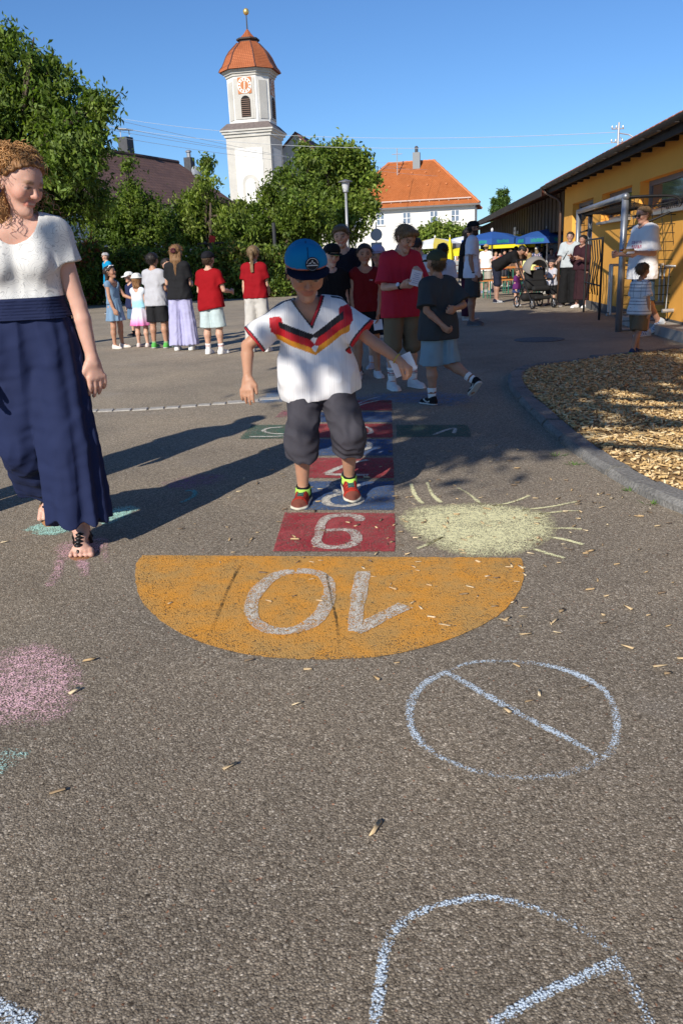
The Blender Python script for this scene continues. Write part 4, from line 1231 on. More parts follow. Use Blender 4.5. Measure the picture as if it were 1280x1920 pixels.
# ---------------------------------------------------------------- buildings
M_WHITEW = mat('white_render', (.74, .72, .67), rough=.9, var=.05, vs=3, var2=.08, vs2=.5, bump=.15, bs=60, bd=.004)
M_GREYR = mat('grey_render', (.58, .56, .52), rough=.9, var=.05, vs=3)
M_TILE_O = mat('tile_orange', (.50, .155, .048), rough=.8)
def tile_material(m, col, col2, sx, sz):
    b = m.node_tree.nodes['Principled BSDF']
    a = nd(m, 'ShaderNodeAttribute'); a.attribute_name = 'UVMap'
    tc = nd(m, 'ShaderNodeUVMap')
    br = nd(m, 'ShaderNodeTexBrick'); br.inputs['Scale'].default_value = 1; br.inputs['Brick Width'].default_value = sx; br.inputs['Row Height'].default_value = sz
    br.inputs['Mortar Size'].default_value = .018; br.inputs['Mortar Smooth'].default_value = .6
    br.inputs['Color1'].default_value = (*col, 1); br.inputs['Color2'].default_value = (*col2, 1); br.inputs['Mortar'].default_value = (col[0] * .45, col[1] * .4, col[2] * .4, 1)
    lk(m, tc.outputs[0], br.inputs['Vector'])
    n = nd(m, 'ShaderNodeTexNoise'); n.inputs['Scale'].default_value = .6; n.inputs['Detail'].default_value = 5; lk(m, tc.outputs[0], n.inputs['Vector'])
    c = mixc(m, 1.0, br.outputs[0], ramp(m, n.outputs[0], [(.3, (.86, .86, .86)), (.7, (1.12, 1.12, 1.12))]), 'MULTIPLY')
    lk(m, c, b.inputs['Base Color'])
    bp = nd(m, 'ShaderNodeBump'); bp.inputs['Strength'].default_value = .7; bp.inputs['Distance'].default_value = .03
    lk(m, br.outputs['Fac'], bp.inputs['Height']); bp.invert = True; lk(m, bp.outputs[0], b.inputs['Normal'])
    return m
tile_material(M_TILE_O, (.46, .135, .035), (.52, .165, .05), .18, .16)
M_TILE_B = tile_material(mat('tile_brown', rough=.7), (.135, .075, .058), (.17, .095, .07), .3, .33)
M_TILE_R = tile_material(mat('tile_red', rough=.7), (.42, .125, .045), (.46, .145, .055), .17, .15)
def roof_quad(name, pts, material, parent, thick=.12):
    """roof slope: pts eave-left, eave-right, ridge-right, ridge-left; UV in metres"""
    P = [np.array(p, float) for p in pts]
    u = unit(P[1] - P[0]); nrm = unit(np.cross(P[1] - P[0], P[-1] - P[0])); v = np.cross(nrm, u)
    m = len(P); V = P + [p - nrm * thick for p in P]
    Fc = [tuple(range(m)), tuple(reversed(range(m, 2 * m)))] + [(i, i + m, (i + 1) % m + m, (i + 1) % m) for i in range(m)]
    me = bpy.data.meshes.new(name); me.from_pydata([tuple(p) for p in V], [], Fc)
    uv = me.uv_layers.new(name='UVMap')
    for lp in me.loops:
        q = V[lp.vertex_index] - P[0]; uv.data[lp.index].uv = (float(q @ u), float(q @ v))
    me.materials.append(material); me.update()
    return obj(name, me, parent)
# ---- church tower
TY = 80.0
tc_ = at(470, 300, TY); 
TW = at(507, 243, TY)[0] - at(421, 250, TY)[0]
TS = TW / math.cos(math.radians(11)) * .98      # side of the square stage
tyaw = math.radians(-12)
cx = (at(507, 243, TY)[0] + at(421, 250, TY)[0]) / 2 + .42
tower = empty('church_tower', (cx, TY + TS / 2, 0), tyaw, 'white church tower with red bell-shaped roof, clock and golden ball', 'church tower')
M_TW = mat('tower_white', (.77, .75, .70), rough=.9, var=.09, vs=.8, var2=.06, vs2=4)
M_TG = mat('tower_grey', (.52, .50, .455), rough=.9, var=.10, vs=.8, var2=.06, vs2=4)
zc = at(467, 243, TY)[2]; ze = at(467, 128, TY)[2]
h_ = TS / 2
MB().box2((-h_, -h_, 0), (h_, h_, zc - .55)).build('lower_stage', M_TG, tower)
for q in range(4):
    R = rz3(q * math.pi / 2)
    def P4(x, y, z, R=R): return R @ np.array([x, y, z])
    mb = MB(); mb.prism([P4(-h_ * .62, -h_ - .002, 1), P4(h_ * .62, -h_ - .002, 1), P4(h_ * .62, -h_ - .002, zc - 1.5), P4(-h_ * .62, -h_ - .002, zc - 1.5)], R @ np.array([0, -1, 0]), .06)
    pn = mb.build('panel', M_TW, tower)
    def arch(x0, x1, z0, z1, y, d, n=10):
        r = (x1 - x0) / 2; xc = (x0 + x1) / 2
        pts = [P4(x0, y, z0), P4(x1, y, z0)] + [P4(xc + r * math.cos(t), y, z1 - r + r * math.sin(t)) for t in np.linspace(0, math.pi, n)]
        return MB().prism(pts, R @ np.array([0, -1, 0]), d)
    arch(-.75, .75, 3.5, zc - 3.7, -h_ - .063, .06).build('blind_arch', M_TG, tower)
    arch(-.45, .45, 3.6, zc - 4.05, -h_ - .124, .03).build('blind_arch_field', M_TW, tower)
mb = MB()
mb.box((0, 0, zc - .42), (TS + .25, TS + .25, .26)); mb.box((0, 0, zc - .19), (TS + .55, TS + .55, .2)); mb.box((0, 0, zc - .02), (TS + .8, TS + .8, .14))
mb.build('cornice', M_TG, tower)
a = h_ + .42; b = h_ * .93; mb = MB()
mb._add([(-a, -a, zc + .05), (a, -a, zc + .05), (a, a, zc + .05), (-a, a, zc + .05), (-b, -b, zc + .62), (b, -b, zc + .62), (b, b, zc + .62), (-b, b, zc + .62)], [(0, 1, 5, 4), (1, 2, 6, 5), (2, 3, 7, 6), (3, 0, 4, 7), (4, 5, 6, 7), (0, 3, 2, 1)])
mb.build('skirt_roof', mat('slate', (.16, .13, .12), rough=.7, var=.2, vs=4), tower)
u_ = h_ * .93; ch = u_ * .46           # chamfered square
def octo(r, c): return [(-r + c, -r), (r - c, -r), (r, -r + c), (r, r - c), (r - c, r), (-r + c, r), (-r, r - c), (-r, -r + c)]
MB().prism([(x, y, zc) for (x, y) in octo(u_, ch)], (0, 0, 1), ze - zc - .5).build('upper_stage', M_TW, tower)
mb = MB()
for (z0, dz, e_) in ((ze - .5, .2, .1), (ze - .3, .18, .22), (ze - .12, .14, .36)):
    mb.prism([(x, y, z0) for (x, y) in octo(u_ + e_, ch + e_ * .5)], (0, 0, 1), dz)
mb.build('eaves_cornice', M_TG, tower)
for q in range(4):      # pilaster strips on the chamfer and framed fields
    R = rz3(q * math.pi / 2)
    def P4(x, y, z, R=R): return R @ np.array([x, y, z])
    w_ = u_ - ch
    for sx in (-1, 1):
        mb = MB(); mb.prism([P4(sx * w_ - .16 * sx * (sx > 0) - (0 if sx > 0 else 0), -u_ - .002, zc + .9), P4(sx * w_ - sx * .55, -u_ - .002, zc + .9), P4(sx * w_ - sx * .55, -u_ - .002, ze - .7), P4(sx * w_ - .16 * sx * (sx > 0), -u_ - .002, ze - .7)], R @ np.array([0, -1, 0]), .05)
        mb.build('pilaster', M_TG, tower)
    R2 = rz3(q * math.pi / 2 + math.pi / 4); dd = (2 * u_ - ch) / math.sqrt(2)
    P5 = lambda x, z: R2 @ np.array([x, -dd - .004, z])
    cw = ch / math.sqrt(2) * .62
    MB().prism([P5(-cw, zc + .9), P5(cw, zc + .9), P5(cw, ze - .9), P5(-cw, ze - .9)], R2 @ np.array([0, -1, 0]), .05).build('chamfer_panel', M_TG, tower)
    def arch(x0, x1, z0, z1, y, d, n=12):
        r = (x1 - x0) / 2; xc = (x0 + x1) / 2
        pts = [P4(x0, y, z0), P4(x1, y, z0)] + [P4(xc + r * math.cos(t), y, z1 - r + r * math.sin(t)) for t in np.linspace(0, math.pi, n)]
        return MB().prism(pts, R @ np.array([0, -1, 0]), d)
    arch(-.66, .66, zc + .9, zc + 3.05, -u_ - .003, .07).build('window_surround', M_TG, tower)
    wd = arch(-.43, .43, zc + 1.05, zc + 2.78, -u_ - .075, .02).build('belfry_window', mat('dark_opening', (.02, .017, .016), rough=.9), tower)
    mb = MB()
    for i in range(9): mb.box(P4(0, -u_ - .12, zc + 1.15 + i * .165), np.abs(R @ np.array([.8, .06, .06])))
    mb.build('louvre', mat('louvre_wood', (.20, .13, .10), rough=.8), wd)
    # clock
    zk = ze - 1.30; M_CK = mat('clock_red', (.50, .20, .09), rough=.8); M_CW = mat('clock_white', (.78, .76, .70), rough=.8)
    def flat(pts, y, d, m_, nm, par): return MB().prism([P4(x, y, zk + z) for (x, z) in pts], R @ np.array([0, -1, 0]), d).build(nm, m_, par)
    def ring(r, n=28): return [(r * math.cos(t), r * math.sin(t)) for t in np.linspace(0, 2 * math.pi, n, endpoint=False)]
    ck = flat([(-.62, -.66), (.62, -.66), (.62, .66), (-.62, .66)], -u_ - .055, .04, M_CK, 'clock', tower)
    flat(ring(.64), -u_ - .097, .02, M_CW, 'dial', ck)
    flat(ring(.36), -u_ - .119, .02, M_CK, 'dial_centre', ck)
    for i in range(12):
        t = i * math.pi / 6; c_, s2 = math.cos(t), math.sin(t); mb = MB()
        mb.prism([P4(c_ * r - s2 * w, -u_ - .119, zk + s2 * r + c_ * w) for (r, w) in ((.41, -.04), (.57, -.06), (.57, .06), (.41, .04))], R @ np.array([0, -1, 0]), .02); mb.build('hour_mark', M_CK, ck)
    mb = MB(); mb.prism([P4(x, -u_ - .141, zk + z) for (x, z) in ((-.05, -.36), (.02, -.38), (.08, .26), (.04, .33), (-.02, .26))], R @ np.array([0, -1, 0]), .02); mb.build('clock_hand', M_CW, ck)
# roof
prof = [(57, 128), (54, 122), (50, 117), (46, 108), (42, 98), (36, 88), (28, 79), (20, 70)]
sc_ = at(525, 128, TY)[0] - at(468, 128, TY)[0]
def bell(prof, base_r, mat_, nm, par):
    V = []; uvs = []; n = 8; acc = 0; last = None
    for (r, y) in prof:
        z = at(467, y, TY)[2] ; rr = r / prof[0][0] * base_r
        if last is not None: acc += math.hypot(rr - last[0], z - last[1])
        last = (rr, z)
        for (x, y_) in octo(rr, rr * .5): V.append((x, y_, z)); uvs.append(acc)
    Fc = []
    for i in range(len(prof) - 1):
        for k in range(8): Fc.append((i * 8 + k, i * 8 + (k + 1) % 8, (i + 1) * 8 + (k + 1) % 8, (i + 1) * 8 + k))
    Fc.append(tuple(range(8))); Fc.append(tuple((len(prof) - 1) * 8 + k for k in range(8)))
    me = bpy.data.meshes.new(nm); me.from_pydata(V, [], Fc); uv = me.uv_layers.new(name='UVMap')
    for p in me.polygons:
        for li in p.loop_indices:
            vi = me.loops[li].vertex_index; uv.data[li].uv = (V[vi][0] + V[vi][1], uvs[vi])
    me.materials.append(mat_); me.update(); return obj(nm, me, par)
rf = bell(prof, u_ + .62, M_TILE_R, 'roof', tower)
M_RIDGE = mat('ridge_dark', (.10, .05, .045), rough=.7)
for k in range(8):
    mb = MB(); pts = []
    for (r, y) in prof:
        rr = r / prof[0][0] * (u_ + .62); x, y_ = octo(rr, rr * .5)[k]; pts.append((x, y_, at(467, y, TY)[2] + .02))
    mb.tube(pts, .05, 5); mb.build('hip_ridge', M_RIDGE, rf)
s1 = (u_ + .62) / 57
z70 = at(467, 70, TY)[2]
MB().prism([(x, y, z70 - .05) for (x, y) in octo(17 * s1, 8 * s1)], (0, 0, 1), .3).build('lantern', mat('dark_trim', (.06, .045, .04), rough=.7), tower)
MB().prism([(x, y, z70 + .2) for (x, y) in octo(21 * s1, 10 * s1)], (0, 0, 1), .12).build('lantern_eave', mat('dark_trim'), tower)
bell([(20.5, 64), (15, 60), (10, 55), (6, 50), (3, 45), (1, 42)], 20.5 * s1, M_TILE_R, 'spire', tower)
zt, zb = at(457, 42, TY)[2], at(455, 9, TY)[2]
MB().tube([(0, 0, zt - .1), (0, 0, zb)], [.07, .04], 8).build('spire_rod', mat('dark_metal', (.10, .10, .11), rough=.5, metal=.5), tower)
mb = MB(); mb.lathe([(.01, -.28), (.12, -.25), (.22, -.16), (.27, 0), (.22, .16), (.12, .25), (.01, .28)], (0, 0, zb), 16); mb.build('golden_ball', mat('gold', (.75, .52, .18), rough=.35, metal=.7), tower, smooth=True)
# nave behind the tower
nav = empty('church_nave', (cx + 3.6, TY + 8, 0), tyaw, 'dark red church roof just behind the right side of the tower', 'church')
MB().box2((-4.5, -3, 0), (6, 16, 8.0)).build('wall', M_TG, nav)
roof_quad('roof', [(-4.8, -3.3, 7.9), (-4.8, 16, 7.9), (.75, 16, 13.0), (.75, -3.3, 13.0)][::-1], M_TILE_B, nav)
roof_quad('roof', [(6.3, 16, 7.9), (6.3, -3.3, 7.9), (.75, -3.3, 13.0), (.75, 16, 13.0)][::-1], mat('nave_tile', (.13, .05, .045), rough=.8, var=.15, vs=3), nav)
MB().prism([(-4.5, -2.99, 8.0), (6, -2.99, 8.0), (.75, -2.99, 12.9)], (0, 1, 0), .2).build('gable', M_TG, nav)

# ---- long house with the brown roof
A = np.array([-13.6, 46.0]); d_ = unit((4.3, 10.2)); nrm2 = np.array([d_[1], -d_[0]])
zr = at(188, 266, 46)[2]; ze2 = zr - 3.1
bh = empty('brown_roof_house', (A[0], A[1], 0), 0, 'long pale house with dark brown tiled roof and two chimneys behind the trees', 'house')
def HB(s, o_, z): q = d_ * s + nrm2 * o_; return np.array([q[0], q[1], z])
s0, s1_ = -14.0, 11.0; hw = 4.6
mb = MB(); mb._add([HB(s0, -hw + .5, 0), HB(s1_ - .3, -hw + .5, 0), HB(s1_ - .3, hw - .5, 0), HB(s0, hw - .5, 0), HB(s0, -hw + .5, ze2 - .05), HB(s1_ - .3, -hw + .5, ze2 - .05), HB(s1_ - .3, hw - .5, ze2 - .05), HB(s0, hw - .5, ze2 - .05)], [(0, 3, 2, 1), (4, 5, 6, 7), (0, 1, 5, 4), (1, 2, 6, 5), (2, 3, 7, 6), (3, 0, 4, 7)])
mb.build('wall', mat('house_wall', (.62, .64, .66), rough=.9, var=.05, vs=2), bh)
MB().prism([HB(s1_ - .32, -hw + .5, ze2 - .05), HB(s1_ - .32, hw - .5, ze2 - .05), HB(s1_ - .32, 0, zr - .25)], (*d_, 0), .02).build('gable', mat('house_wall'), bh)
rf = roof_quad('roof', [HB(s0, hw, ze2), HB(s1_, hw, ze2), HB(s1_, 0, zr), HB(s0, 0, zr)], M_TILE_B, bh)
roof_quad('roof_slope', [HB(s1_, -hw, ze2), HB(s0, -hw, ze2), HB(s0, 0, zr), HB(s1_, 0, zr)], M_TILE_B, bh)
mb = MB(); mb.tube([HB(s0, 0, zr + .02), HB(s1_, 0, zr + .02)], .12, 6); mb.build('ridge', mat('ridge_tile', (.09, .055, .05), rough=.8), rf)
def on_roof(px, py):
    """point of the visible roof slope behind a picture point"""
    p0 = HB(0, 0, zr) + np.array([A[0], A[1], 0]); nn = unit(np.cross(np.array([*d_, 0]), HB(0, hw, ze2) - HB(0, 0, zr))); r = ray(px, py)
    t = ((p0 - CAMP) @ nn) / (r @ nn); return CAMP + r * t - np.array([A[0], A[1], 0])
M_CHIM = mat('chimney_slate', (.07, .072, .078), rough=.7, var=.2, vs=5)
for (px, py, w, hgt, cap) in ((238, 284, .62, .85, True), (356, 313, .5, .65, False)):
    b0 = on_roof(px, py); mb = MB(); mb.box((b0[0], b0[1], b0[2] + hgt / 2 - .35), (w, w, hgt + .5), rz3(-.4)); c_ = mb.build('chimney', M_CHIM, rf)
    mb = MB(); zt = b0[2] + hgt - .1
    if cap:
        mb.box((b0[0], b0[1], zt + .42), (w * 1.25, w * 1.1, .05), rz3(-.4) @ ry3(.1)); mb.box((b0[0] - .25, b0[1], zt + .2), (.04, .04, .45)); mb.box((b0[0] + .25, b0[1], zt + .2), (.04, .04, .45))
    else: mb.lathe([(.13, 0), (.13, .3), (.2, .32), (.2, .38), (.1, .45)], (b0[0], b0[1], zt), 10)
    mb.build('chimney_cowl', mat('zinc', (.35, .36, .38), rough=.5, metal=.6), c_)
b0 = on_roof(365, 332); mb = MB(); mb.lathe([(.38, 0), (.36, .05), (.25, .12), (.05, .16)], (0, 0, 0), 14)
o_ = mb.build('satellite_dish', mat('dish_grey', (.30, .32, .35), rough=.5), rf); o_.location = tuple(b0 + np.array([.2, -.3, .25])); o_.rotation_euler = (1.3, 0, .8)
for s in (-5, -1.5, 2, 5.5):
    for z in (1.0, ze2 - 1.9):
        c_ = HB(s, hw - .49, z); w_ = empty('window'); w_.parent = bh
        MB().prism([HB(s - .5, hw - .498, z), HB(s + .5, hw - .498, z), HB(s + .5, hw - .498, z + 1.2), HB(s - .5, hw - .498, z + 1.2)], (*nrm2, 0), .03).build('frame', mat('win_frame', (.75, .75, .75), rough=.6), w_)
        MB().prism([HB(s - .42, hw - .466, z + .08), HB(s + .42, hw - .466, z + .08), HB(s + .42, hw - .466, z + 1.12), HB(s - .42, hw - .466, z + 1.12)], (*nrm2, 0), .01).build('pane', mat('glass_dark', (.03, .035, .045), rough=.08, spec=.8), w_)

# ---- white house with the orange hipped roof
HR_ = at(889, 470, 82); yaw_h = math.radians(-11)
HL, HD = 12.9, 9.5
oh = empty('orange_roof_house', (HR_[0], HR_[1], 0), yaw_h, 'white two-storey house with steep orange hipped roof and single chimney', 'house')
zE = at(889, 380, 82)[2]; zR = at(780, 290, 84)[2] - .25
MB().box2((-HL, 0, 0), (0, HD, zE)).build('wall', M_WHITEW, oh)
ov = .45
e0, e1, e2, e3 = (-HL - ov, -ov, zE - .05), (ov, -ov, zE - .05), (ov, HD + ov, zE - .05), (-HL - ov, HD + ov, zE - .05)
r0, r1 = (-HL + 4.3, HD / 2, zR), (-4.1, HD / 2, zR)
rf = roof_quad('roof', [e0, e1, r1, r0], M_TILE_O, oh, .1)
roof_quad('roof_slope', [e1, e2, r1], M_TILE_O, oh, .1); roof_quad('roof_slope', [e2, e3, r0, r1], M_TILE_O, oh, .1); roof_quad('roof_slope', [e3, e0, r0], M_TILE_O, oh, .1)
M_HIP = mat('hip_tile', (.52, .19, .075), rough=.8)
for (p, q) in ((e0, r0), (e1, r1), (r0, r1), (e2, r1)):
    mb = MB(); n_ = 20; mb.tube([np.array(p) + (np.array(q) - np.array(p)) * i / n_ + (0, 0, .03) for i in range(n_ + 1)], [.11 if i % 2 else .14 for i in range(n_ + 1)], 6); mb.build('hip_tiles', M_HIP, rf)
nf = unit(np.cross(np.array(e1) - np.array(e0), np.array(r0) - np.array(e0)))
def onR(u, v): 
    a = np.array(e0) + (np.array(e1) - np.array(e0)) * u; b = np.array(r0) + (np.array(r1) - np.array(r0)) * u
    return a + (b - a) * v
mb = MB(); mb.tube([onR(.03, .09) + nf * .18, onR(.97, .09) + nf * .18], .06, 6)
for i in range(14): mb.box(onR(.04 + i * .07, .09) + nf * .08, (.05, .05, .2))
mb.build('snow_guard', mat('snow_guard_tube', (.62, .50, .44), rough=.6), rf)
mb = MB(); rg = random.Random(2)
for v in (.45, .74):
    for u in np.linspace(.12, .88, 5): mb.box(onR(u + (.03 if v > .5 else 0), v) + nf * .06, (.16, .16, .14))
mb.build('vent_tiles', M_HIP, rf)
mb = MB(); p = onR(.62, .97); mb.box((p[0], HD / 2 - .5, zR + .05), (.7, .7, 1.5)); ch_ = mb.build('chimney', mat('chimney_grey', (.26, .28, .29), rough=.8), rf)
mb = MB(); mb.lathe([(.16, 0), (.16, .35), (.22, .4), (.1, .6)], (p[0], HD / 2 - .5, zR + .8), 10); mb.build('chimney_pot', M_CHIM, ch_)
mb = MB(); p = onR(.33, .72); mb.tube([p, p + (0, 0, 2.4)], .05, 6)
for z in (1.2, 1.9): mb.tube([p + (-.5, 0, z), p + (.5, 0, z)], .035, 5)
mb.build('wire_mast', mat('mast_grey', (.5, .5, .5), rough=.5, metal=.5), rf)
MB().box2((-HL - ov - .03, -ov - .12, zE - .22), (ov + .06, -ov + .02, zE - .06)).build('gutter', mat('gutter_dark', (.16, .15, .15), rough=.6, metal=.3), oh)
MB().box2((-HL - .3, -.42, zE - .16), (.3, -.01, zE - .10)).build('soffit', mat('soffit_grey', (.4, .4, .4)), oh)
mb = MB(); mb.tube([(.12, -.1, zE - .2), (.12, -.12, 0)], .06, 6); mb.build('downpipe', mat('gutter_dark'), oh)
M_WF = mat('win_frame'); M_GL = mat('glass_house', (.16, .20, .27), rough=.08, spec=.9)
def local_x(px):     # metres along the front from the right corner for a picture column
    r = ray(px, 410); a = np.array([math.cos(yaw_h), math.sin(yaw_h)]); n2 = np.array([-a[1], a[0]])
    t = (np.array([HR_[0], HR_[1]]) @ n2) / (np.array([r[0], r[1]]) @ n2); p = np.array([r[0], r[1]]) * t
    return float((p - np.array([HR_[0], HR_[1]])) @ a)
for (px, fl) in ((670, 1), (713, 1), (762, 1), (813, 1), (853, 1), (713, 0), (762, 0), (813, 0), (853, 0)):
    x = local_x(px); z = (at(813, 417, 82)[2] if fl else .7); w_ = empty('window'); w_.parent = oh; hW, hH = .40, 1.08
    mb = MB(); y0, y1 = -.035, -.003
    mb.box2((x - hW, y0, z), (x - hW + .07, y1, z + hH)); mb.box2((x + hW - .07, y0, z), (x + hW, y1, z + hH)); mb.box2((x - hW + .07, y0, z), (x + hW - .07, y1, z + .07)); mb.box2((x - hW + .07, y0, z + hH - .07), (x + hW - .07, y1, z + hH))
    mb.box2((x - .04, y0, z + .07), (x + .04, y1, z + hH - .07)); 
    for sx in (-1, 1): mb.box2((x + (.04 if sx > 0 else -hW + .07), y0, z + hH * .5 - .03), (x + (hW - .07 if sx > 0 else -.04), y1, z + hH * .5 + .03))
    mb.build('frame', M_WF, w_)
    for sx in (-1, 1):
        for sz in (0, 1):
            xa, xb = (x + .045, x + hW - .075) if sx > 0 else (x - hW + .075, x - .045)
            za, zb_ = (z + .075, z + hH * .5 - .035) if not sz else (z + hH * .5 + .035, z + hH - .075)
            MB().box2((xa, -.016, za), (xb, -.003, zb_)).build('pane', M_GL, w_)
    MB().box2((x - hW - .08, -.09, z - .07), (x + hW + .08, -.002, z - .005)).build('sill', M_GREYR, w_)

# ---- yellow school building along the right
vd = ray(762, 464); vd = unit((vd[0], vd[1])); YA = -vd; YN = np.array([-vd[1], vd[0]])   # along the wall towards us, outward
c0 = at(1059, 344, 20.0); YC = np.array([c0[0], c0[1]]); ZJ = c0[2] - .11
def YP(s, o_, z): q = YC + YA * s + YN * o_; return np.array([q[0], q[1], z])
def ywall(px, py, off=0.0):
    r = ray(px, py); P0 = YP(0, off, 0)[:2]; t = (P0 @ YN) / (np.array([r[0], r[1]]) @ YN); p = CAMP + r * t
    return float((p[:2] - P0) @ YA), float(p[2])
yb = empty('yellow_school_building', (0, 0, 0), 0, 'low orange yellow school building with wide eaves, sunlit along the right', 'building')
M_YEL = mat('yellow_render', (.88, .43, .08), rough=.9, var=.05, vs=1.2, bump=.25, bs=150, bd=.003)
def pbox(name, s0, s1, o0, o1, z0, z1, m_, par):
    mb = MB(); mb._add([YP(s0, o0, z0), YP(s1, o0, z0), YP(s1, o1, z0), YP(s0, o1, z0), YP(s0, o0, z1), YP(s1, o0, z1), YP(s1, o1, z1), YP(s0, o1, z1)], [(0, 3, 2, 1), (4, 5, 6, 7), (0, 1, 5, 4), (1, 2, 6, 5), (2, 3, 7, 6), (3, 0, 4, 7)])
    return mb.build(name, m_, par)
sa, za = ywall(1073, 378); sb, zb1 = ywall(1112, 368)
s2a, _ = ywall(1128, 366); s2b, z2t = ywall(1184, 351); s2c, z2b = ywall(1184, 407)
s3a, z3t = ywall(1199, 345); s3b = 13.5; _, z3b = ywall(1246, 393)
ztop = (za + zb1 + z2t + z3t) / 4; zsill = (z2b + z3b) / 2
SE = 16.0
ops = [(sa, sb, .12, ztop), (s2a, s2b, zsill, ztop), (s3a, s3b, zsill, ztop)]
cur = 0.0
for (a, b, z0, z1) in ops:
    pbox('wall', cur, a, 0, -.35, 0, ZJ + .1, M_YEL, yb)
    if z0 > .0: pbox('wall', a, b, 0, -.35, 0, z0, M_YEL, yb)
    pbox('wall', a, b, 0, -.35, z1, ZJ + .1, M_YEL, yb)
    cur = b
pbox('wall', cur, SE, 0, -.35, 0, ZJ + .1, M_YEL, yb)
pbox('end_wall', -.0, -.35 + .35 + .001, -.35, -9, 0, ZJ + .1, M_YEL, yb)
pbox('plinth', .0, SE, .012, .0, 0, .16, mat('plinth_grey', (.12, .115, .11), rough=.9, var=.1, vs=4), yb)
M_AF = mat('window_grey', (.22, .24, .27), rough=.5, metal=.3); M_GL2 = mat('glass_school', (.05, .065, .09), rough=.05, spec=1.0)
def ywin(a, b, z0, z1, n, open_=None):
    w_ = empty('window'); w_.parent = yb
    mb = []; f = .07
    for (q0, q1, y0, y1) in ((a, b, z0, z0 + f), (a, b, z1 - f, z1)): pbox('frame', q0, q1, -.14, -.22, y0, y1, M_AF, w_)
    xs = np.linspace(a, b, n + 1)
    for x in xs: pbox('mullion', max(a, x - f / 2), min(b, x + f / 2), -.142, -.218, z0 + f, z1 - f, M_AF, w_)
    for i in range(n):
        t0, t1 = xs[i] + f / 2, xs[i + 1] - f / 2
        if open_ == i:      # tilted inwards sash
            mb = MB(); z_0, z_1 = z0 + f + .03, z1 - f - .03
            mb._add([YP(t0, -.16, z_0), YP(t1, -.16, z_0), YP(t1, -.34, z_1), YP(t0, -.34, z_1), YP(t0, -.18, z_0), YP(t1, -.18, z_0), YP(t1, -.36, z_1), YP(t0, -.36, z_1)], [(0, 3, 2, 1), (4, 5, 6, 7), (0, 1, 5, 4), (1, 2, 6, 5), (2, 3, 7, 6), (3, 0, 4, 7)])
            mb.build('open_sash', M_GL2, w_); pbox('room_dark', t0, t1, -.40, -.42, z0, z1, mat('dark_opening'), w_)
        else: pbox('pane', t0, t1, -.17, -.19, z0 + f, z1 - f, M_GL2, w_)
    if z0 > .3: pbox('sill', a - .03, b + .03, .08, -.13, z0 - .045, z0 - .002, mat('sill_alu', (.45, .46, .48), rough=.4, metal=.6), w_)
ywin(sa, sb, .12, ztop, 2); ywin(s2a, s2b, zsill, ztop, 2); ywin(s3a, s3b, zsill, ztop, 4, open_=1)
# roof of the school
M_DKW = mat('dark_stain_wood', (.035, .030, .028), rough=.7, var=.3, vs=8)
OV = .30; rise = .32
EZ = ZJ + .0
roof = pbox('soffit', -.5, SE, OV - .04, -.02, ZJ + .101, ZJ + .112, M_DKW, yb)
mb = MB(); P = [YP(-.6, OV, EZ + .13), YP(SE, OV, EZ + .13), YP(SE, -6, EZ + .13 + rise * 6.3), YP(-.6, -6, EZ + .13 + rise * 6.3)]
M_TILE_S = tile_material(mat('tile_school', rough=.8), (.27, .10, .065), (.31, .125, .08), .3, .3)
roof_quad('roof', P[::-1] if False else P, M_TILE_S, yb, .14)
# rows of verge tiles along the eave
tile_me = MB().box((0, 0, 0), (.22, .34, .035)).mesh('eave_tile', mat('eave_tile_red', (.33, .115, .065), rough=.8, var=.2, vs=20), bevel=.012)
ang = math.atan2(YA[1], YA[0])
for i in range(58):
    o_ = obj('eave_tile', tile_me, yb); p = YP(-.5 + i * .28, OV - .10, EZ + .165 + .03); o_.location = p; o_.rotation_euler = (rise * .9, 0, ang)
pbox('fascia', -.6, SE, OV + .025, OV, EZ - .06, EZ + .12, M_DKW, yb)
pts = []
mb = MB(); n_ = 8
for s in (-.62, SE):
    for i in range(n_ + 1):
        t = math.pi * i / n_; pts.append(YP(s, OV + .10 + .07 * math.cos(t), EZ + .10 - .07 * math.sin(t)))
Fc = [(i, i + 1, n_ + 2 + i, n_ + 1 + i) for i in range(n_)]
me = bpy.data.meshes.new('gutter'); me.from_pydata([tuple(p) for p in pts], [], Fc); me.materials.append(mat('gutter_brown', (.045, .038, .035), rough=.5, metal=.4)); me.update()
g_o = obj('gutter', me, yb); md = g_o.modifiers.new('s', 'SOLIDIFY'); md.thickness = .008
for i in range(26): pbox('rafter_tail', .1 + i * .62, .1 + i * .62 + .07, OV - .06, .0 - .01, ZJ - .02, ZJ + .099, M_DKW, yb)
for i in range(22): pbox('gutter_bracket', .0 + i * .74, .0 + i * .74 + .025, OV + .18, OV + .026, EZ + .02, EZ + .03, M_DKW, yb)
dp = [YP(-.35, OV + .1, EZ + .04), YP(-.34, OV + .09, EZ - .04), YP(-.26, .27, EZ - .12), YP(-.14, .13, EZ - .20), YP(-.08, .075, EZ - .30), YP(-.08, .07, 0)]
mb = MB(); mb.tube(dp, .034, 10); mb.build('downpipe', mat('copper_brown', (.10, .065, .05), rough=.5, metal=.5), yb, smooth=True)
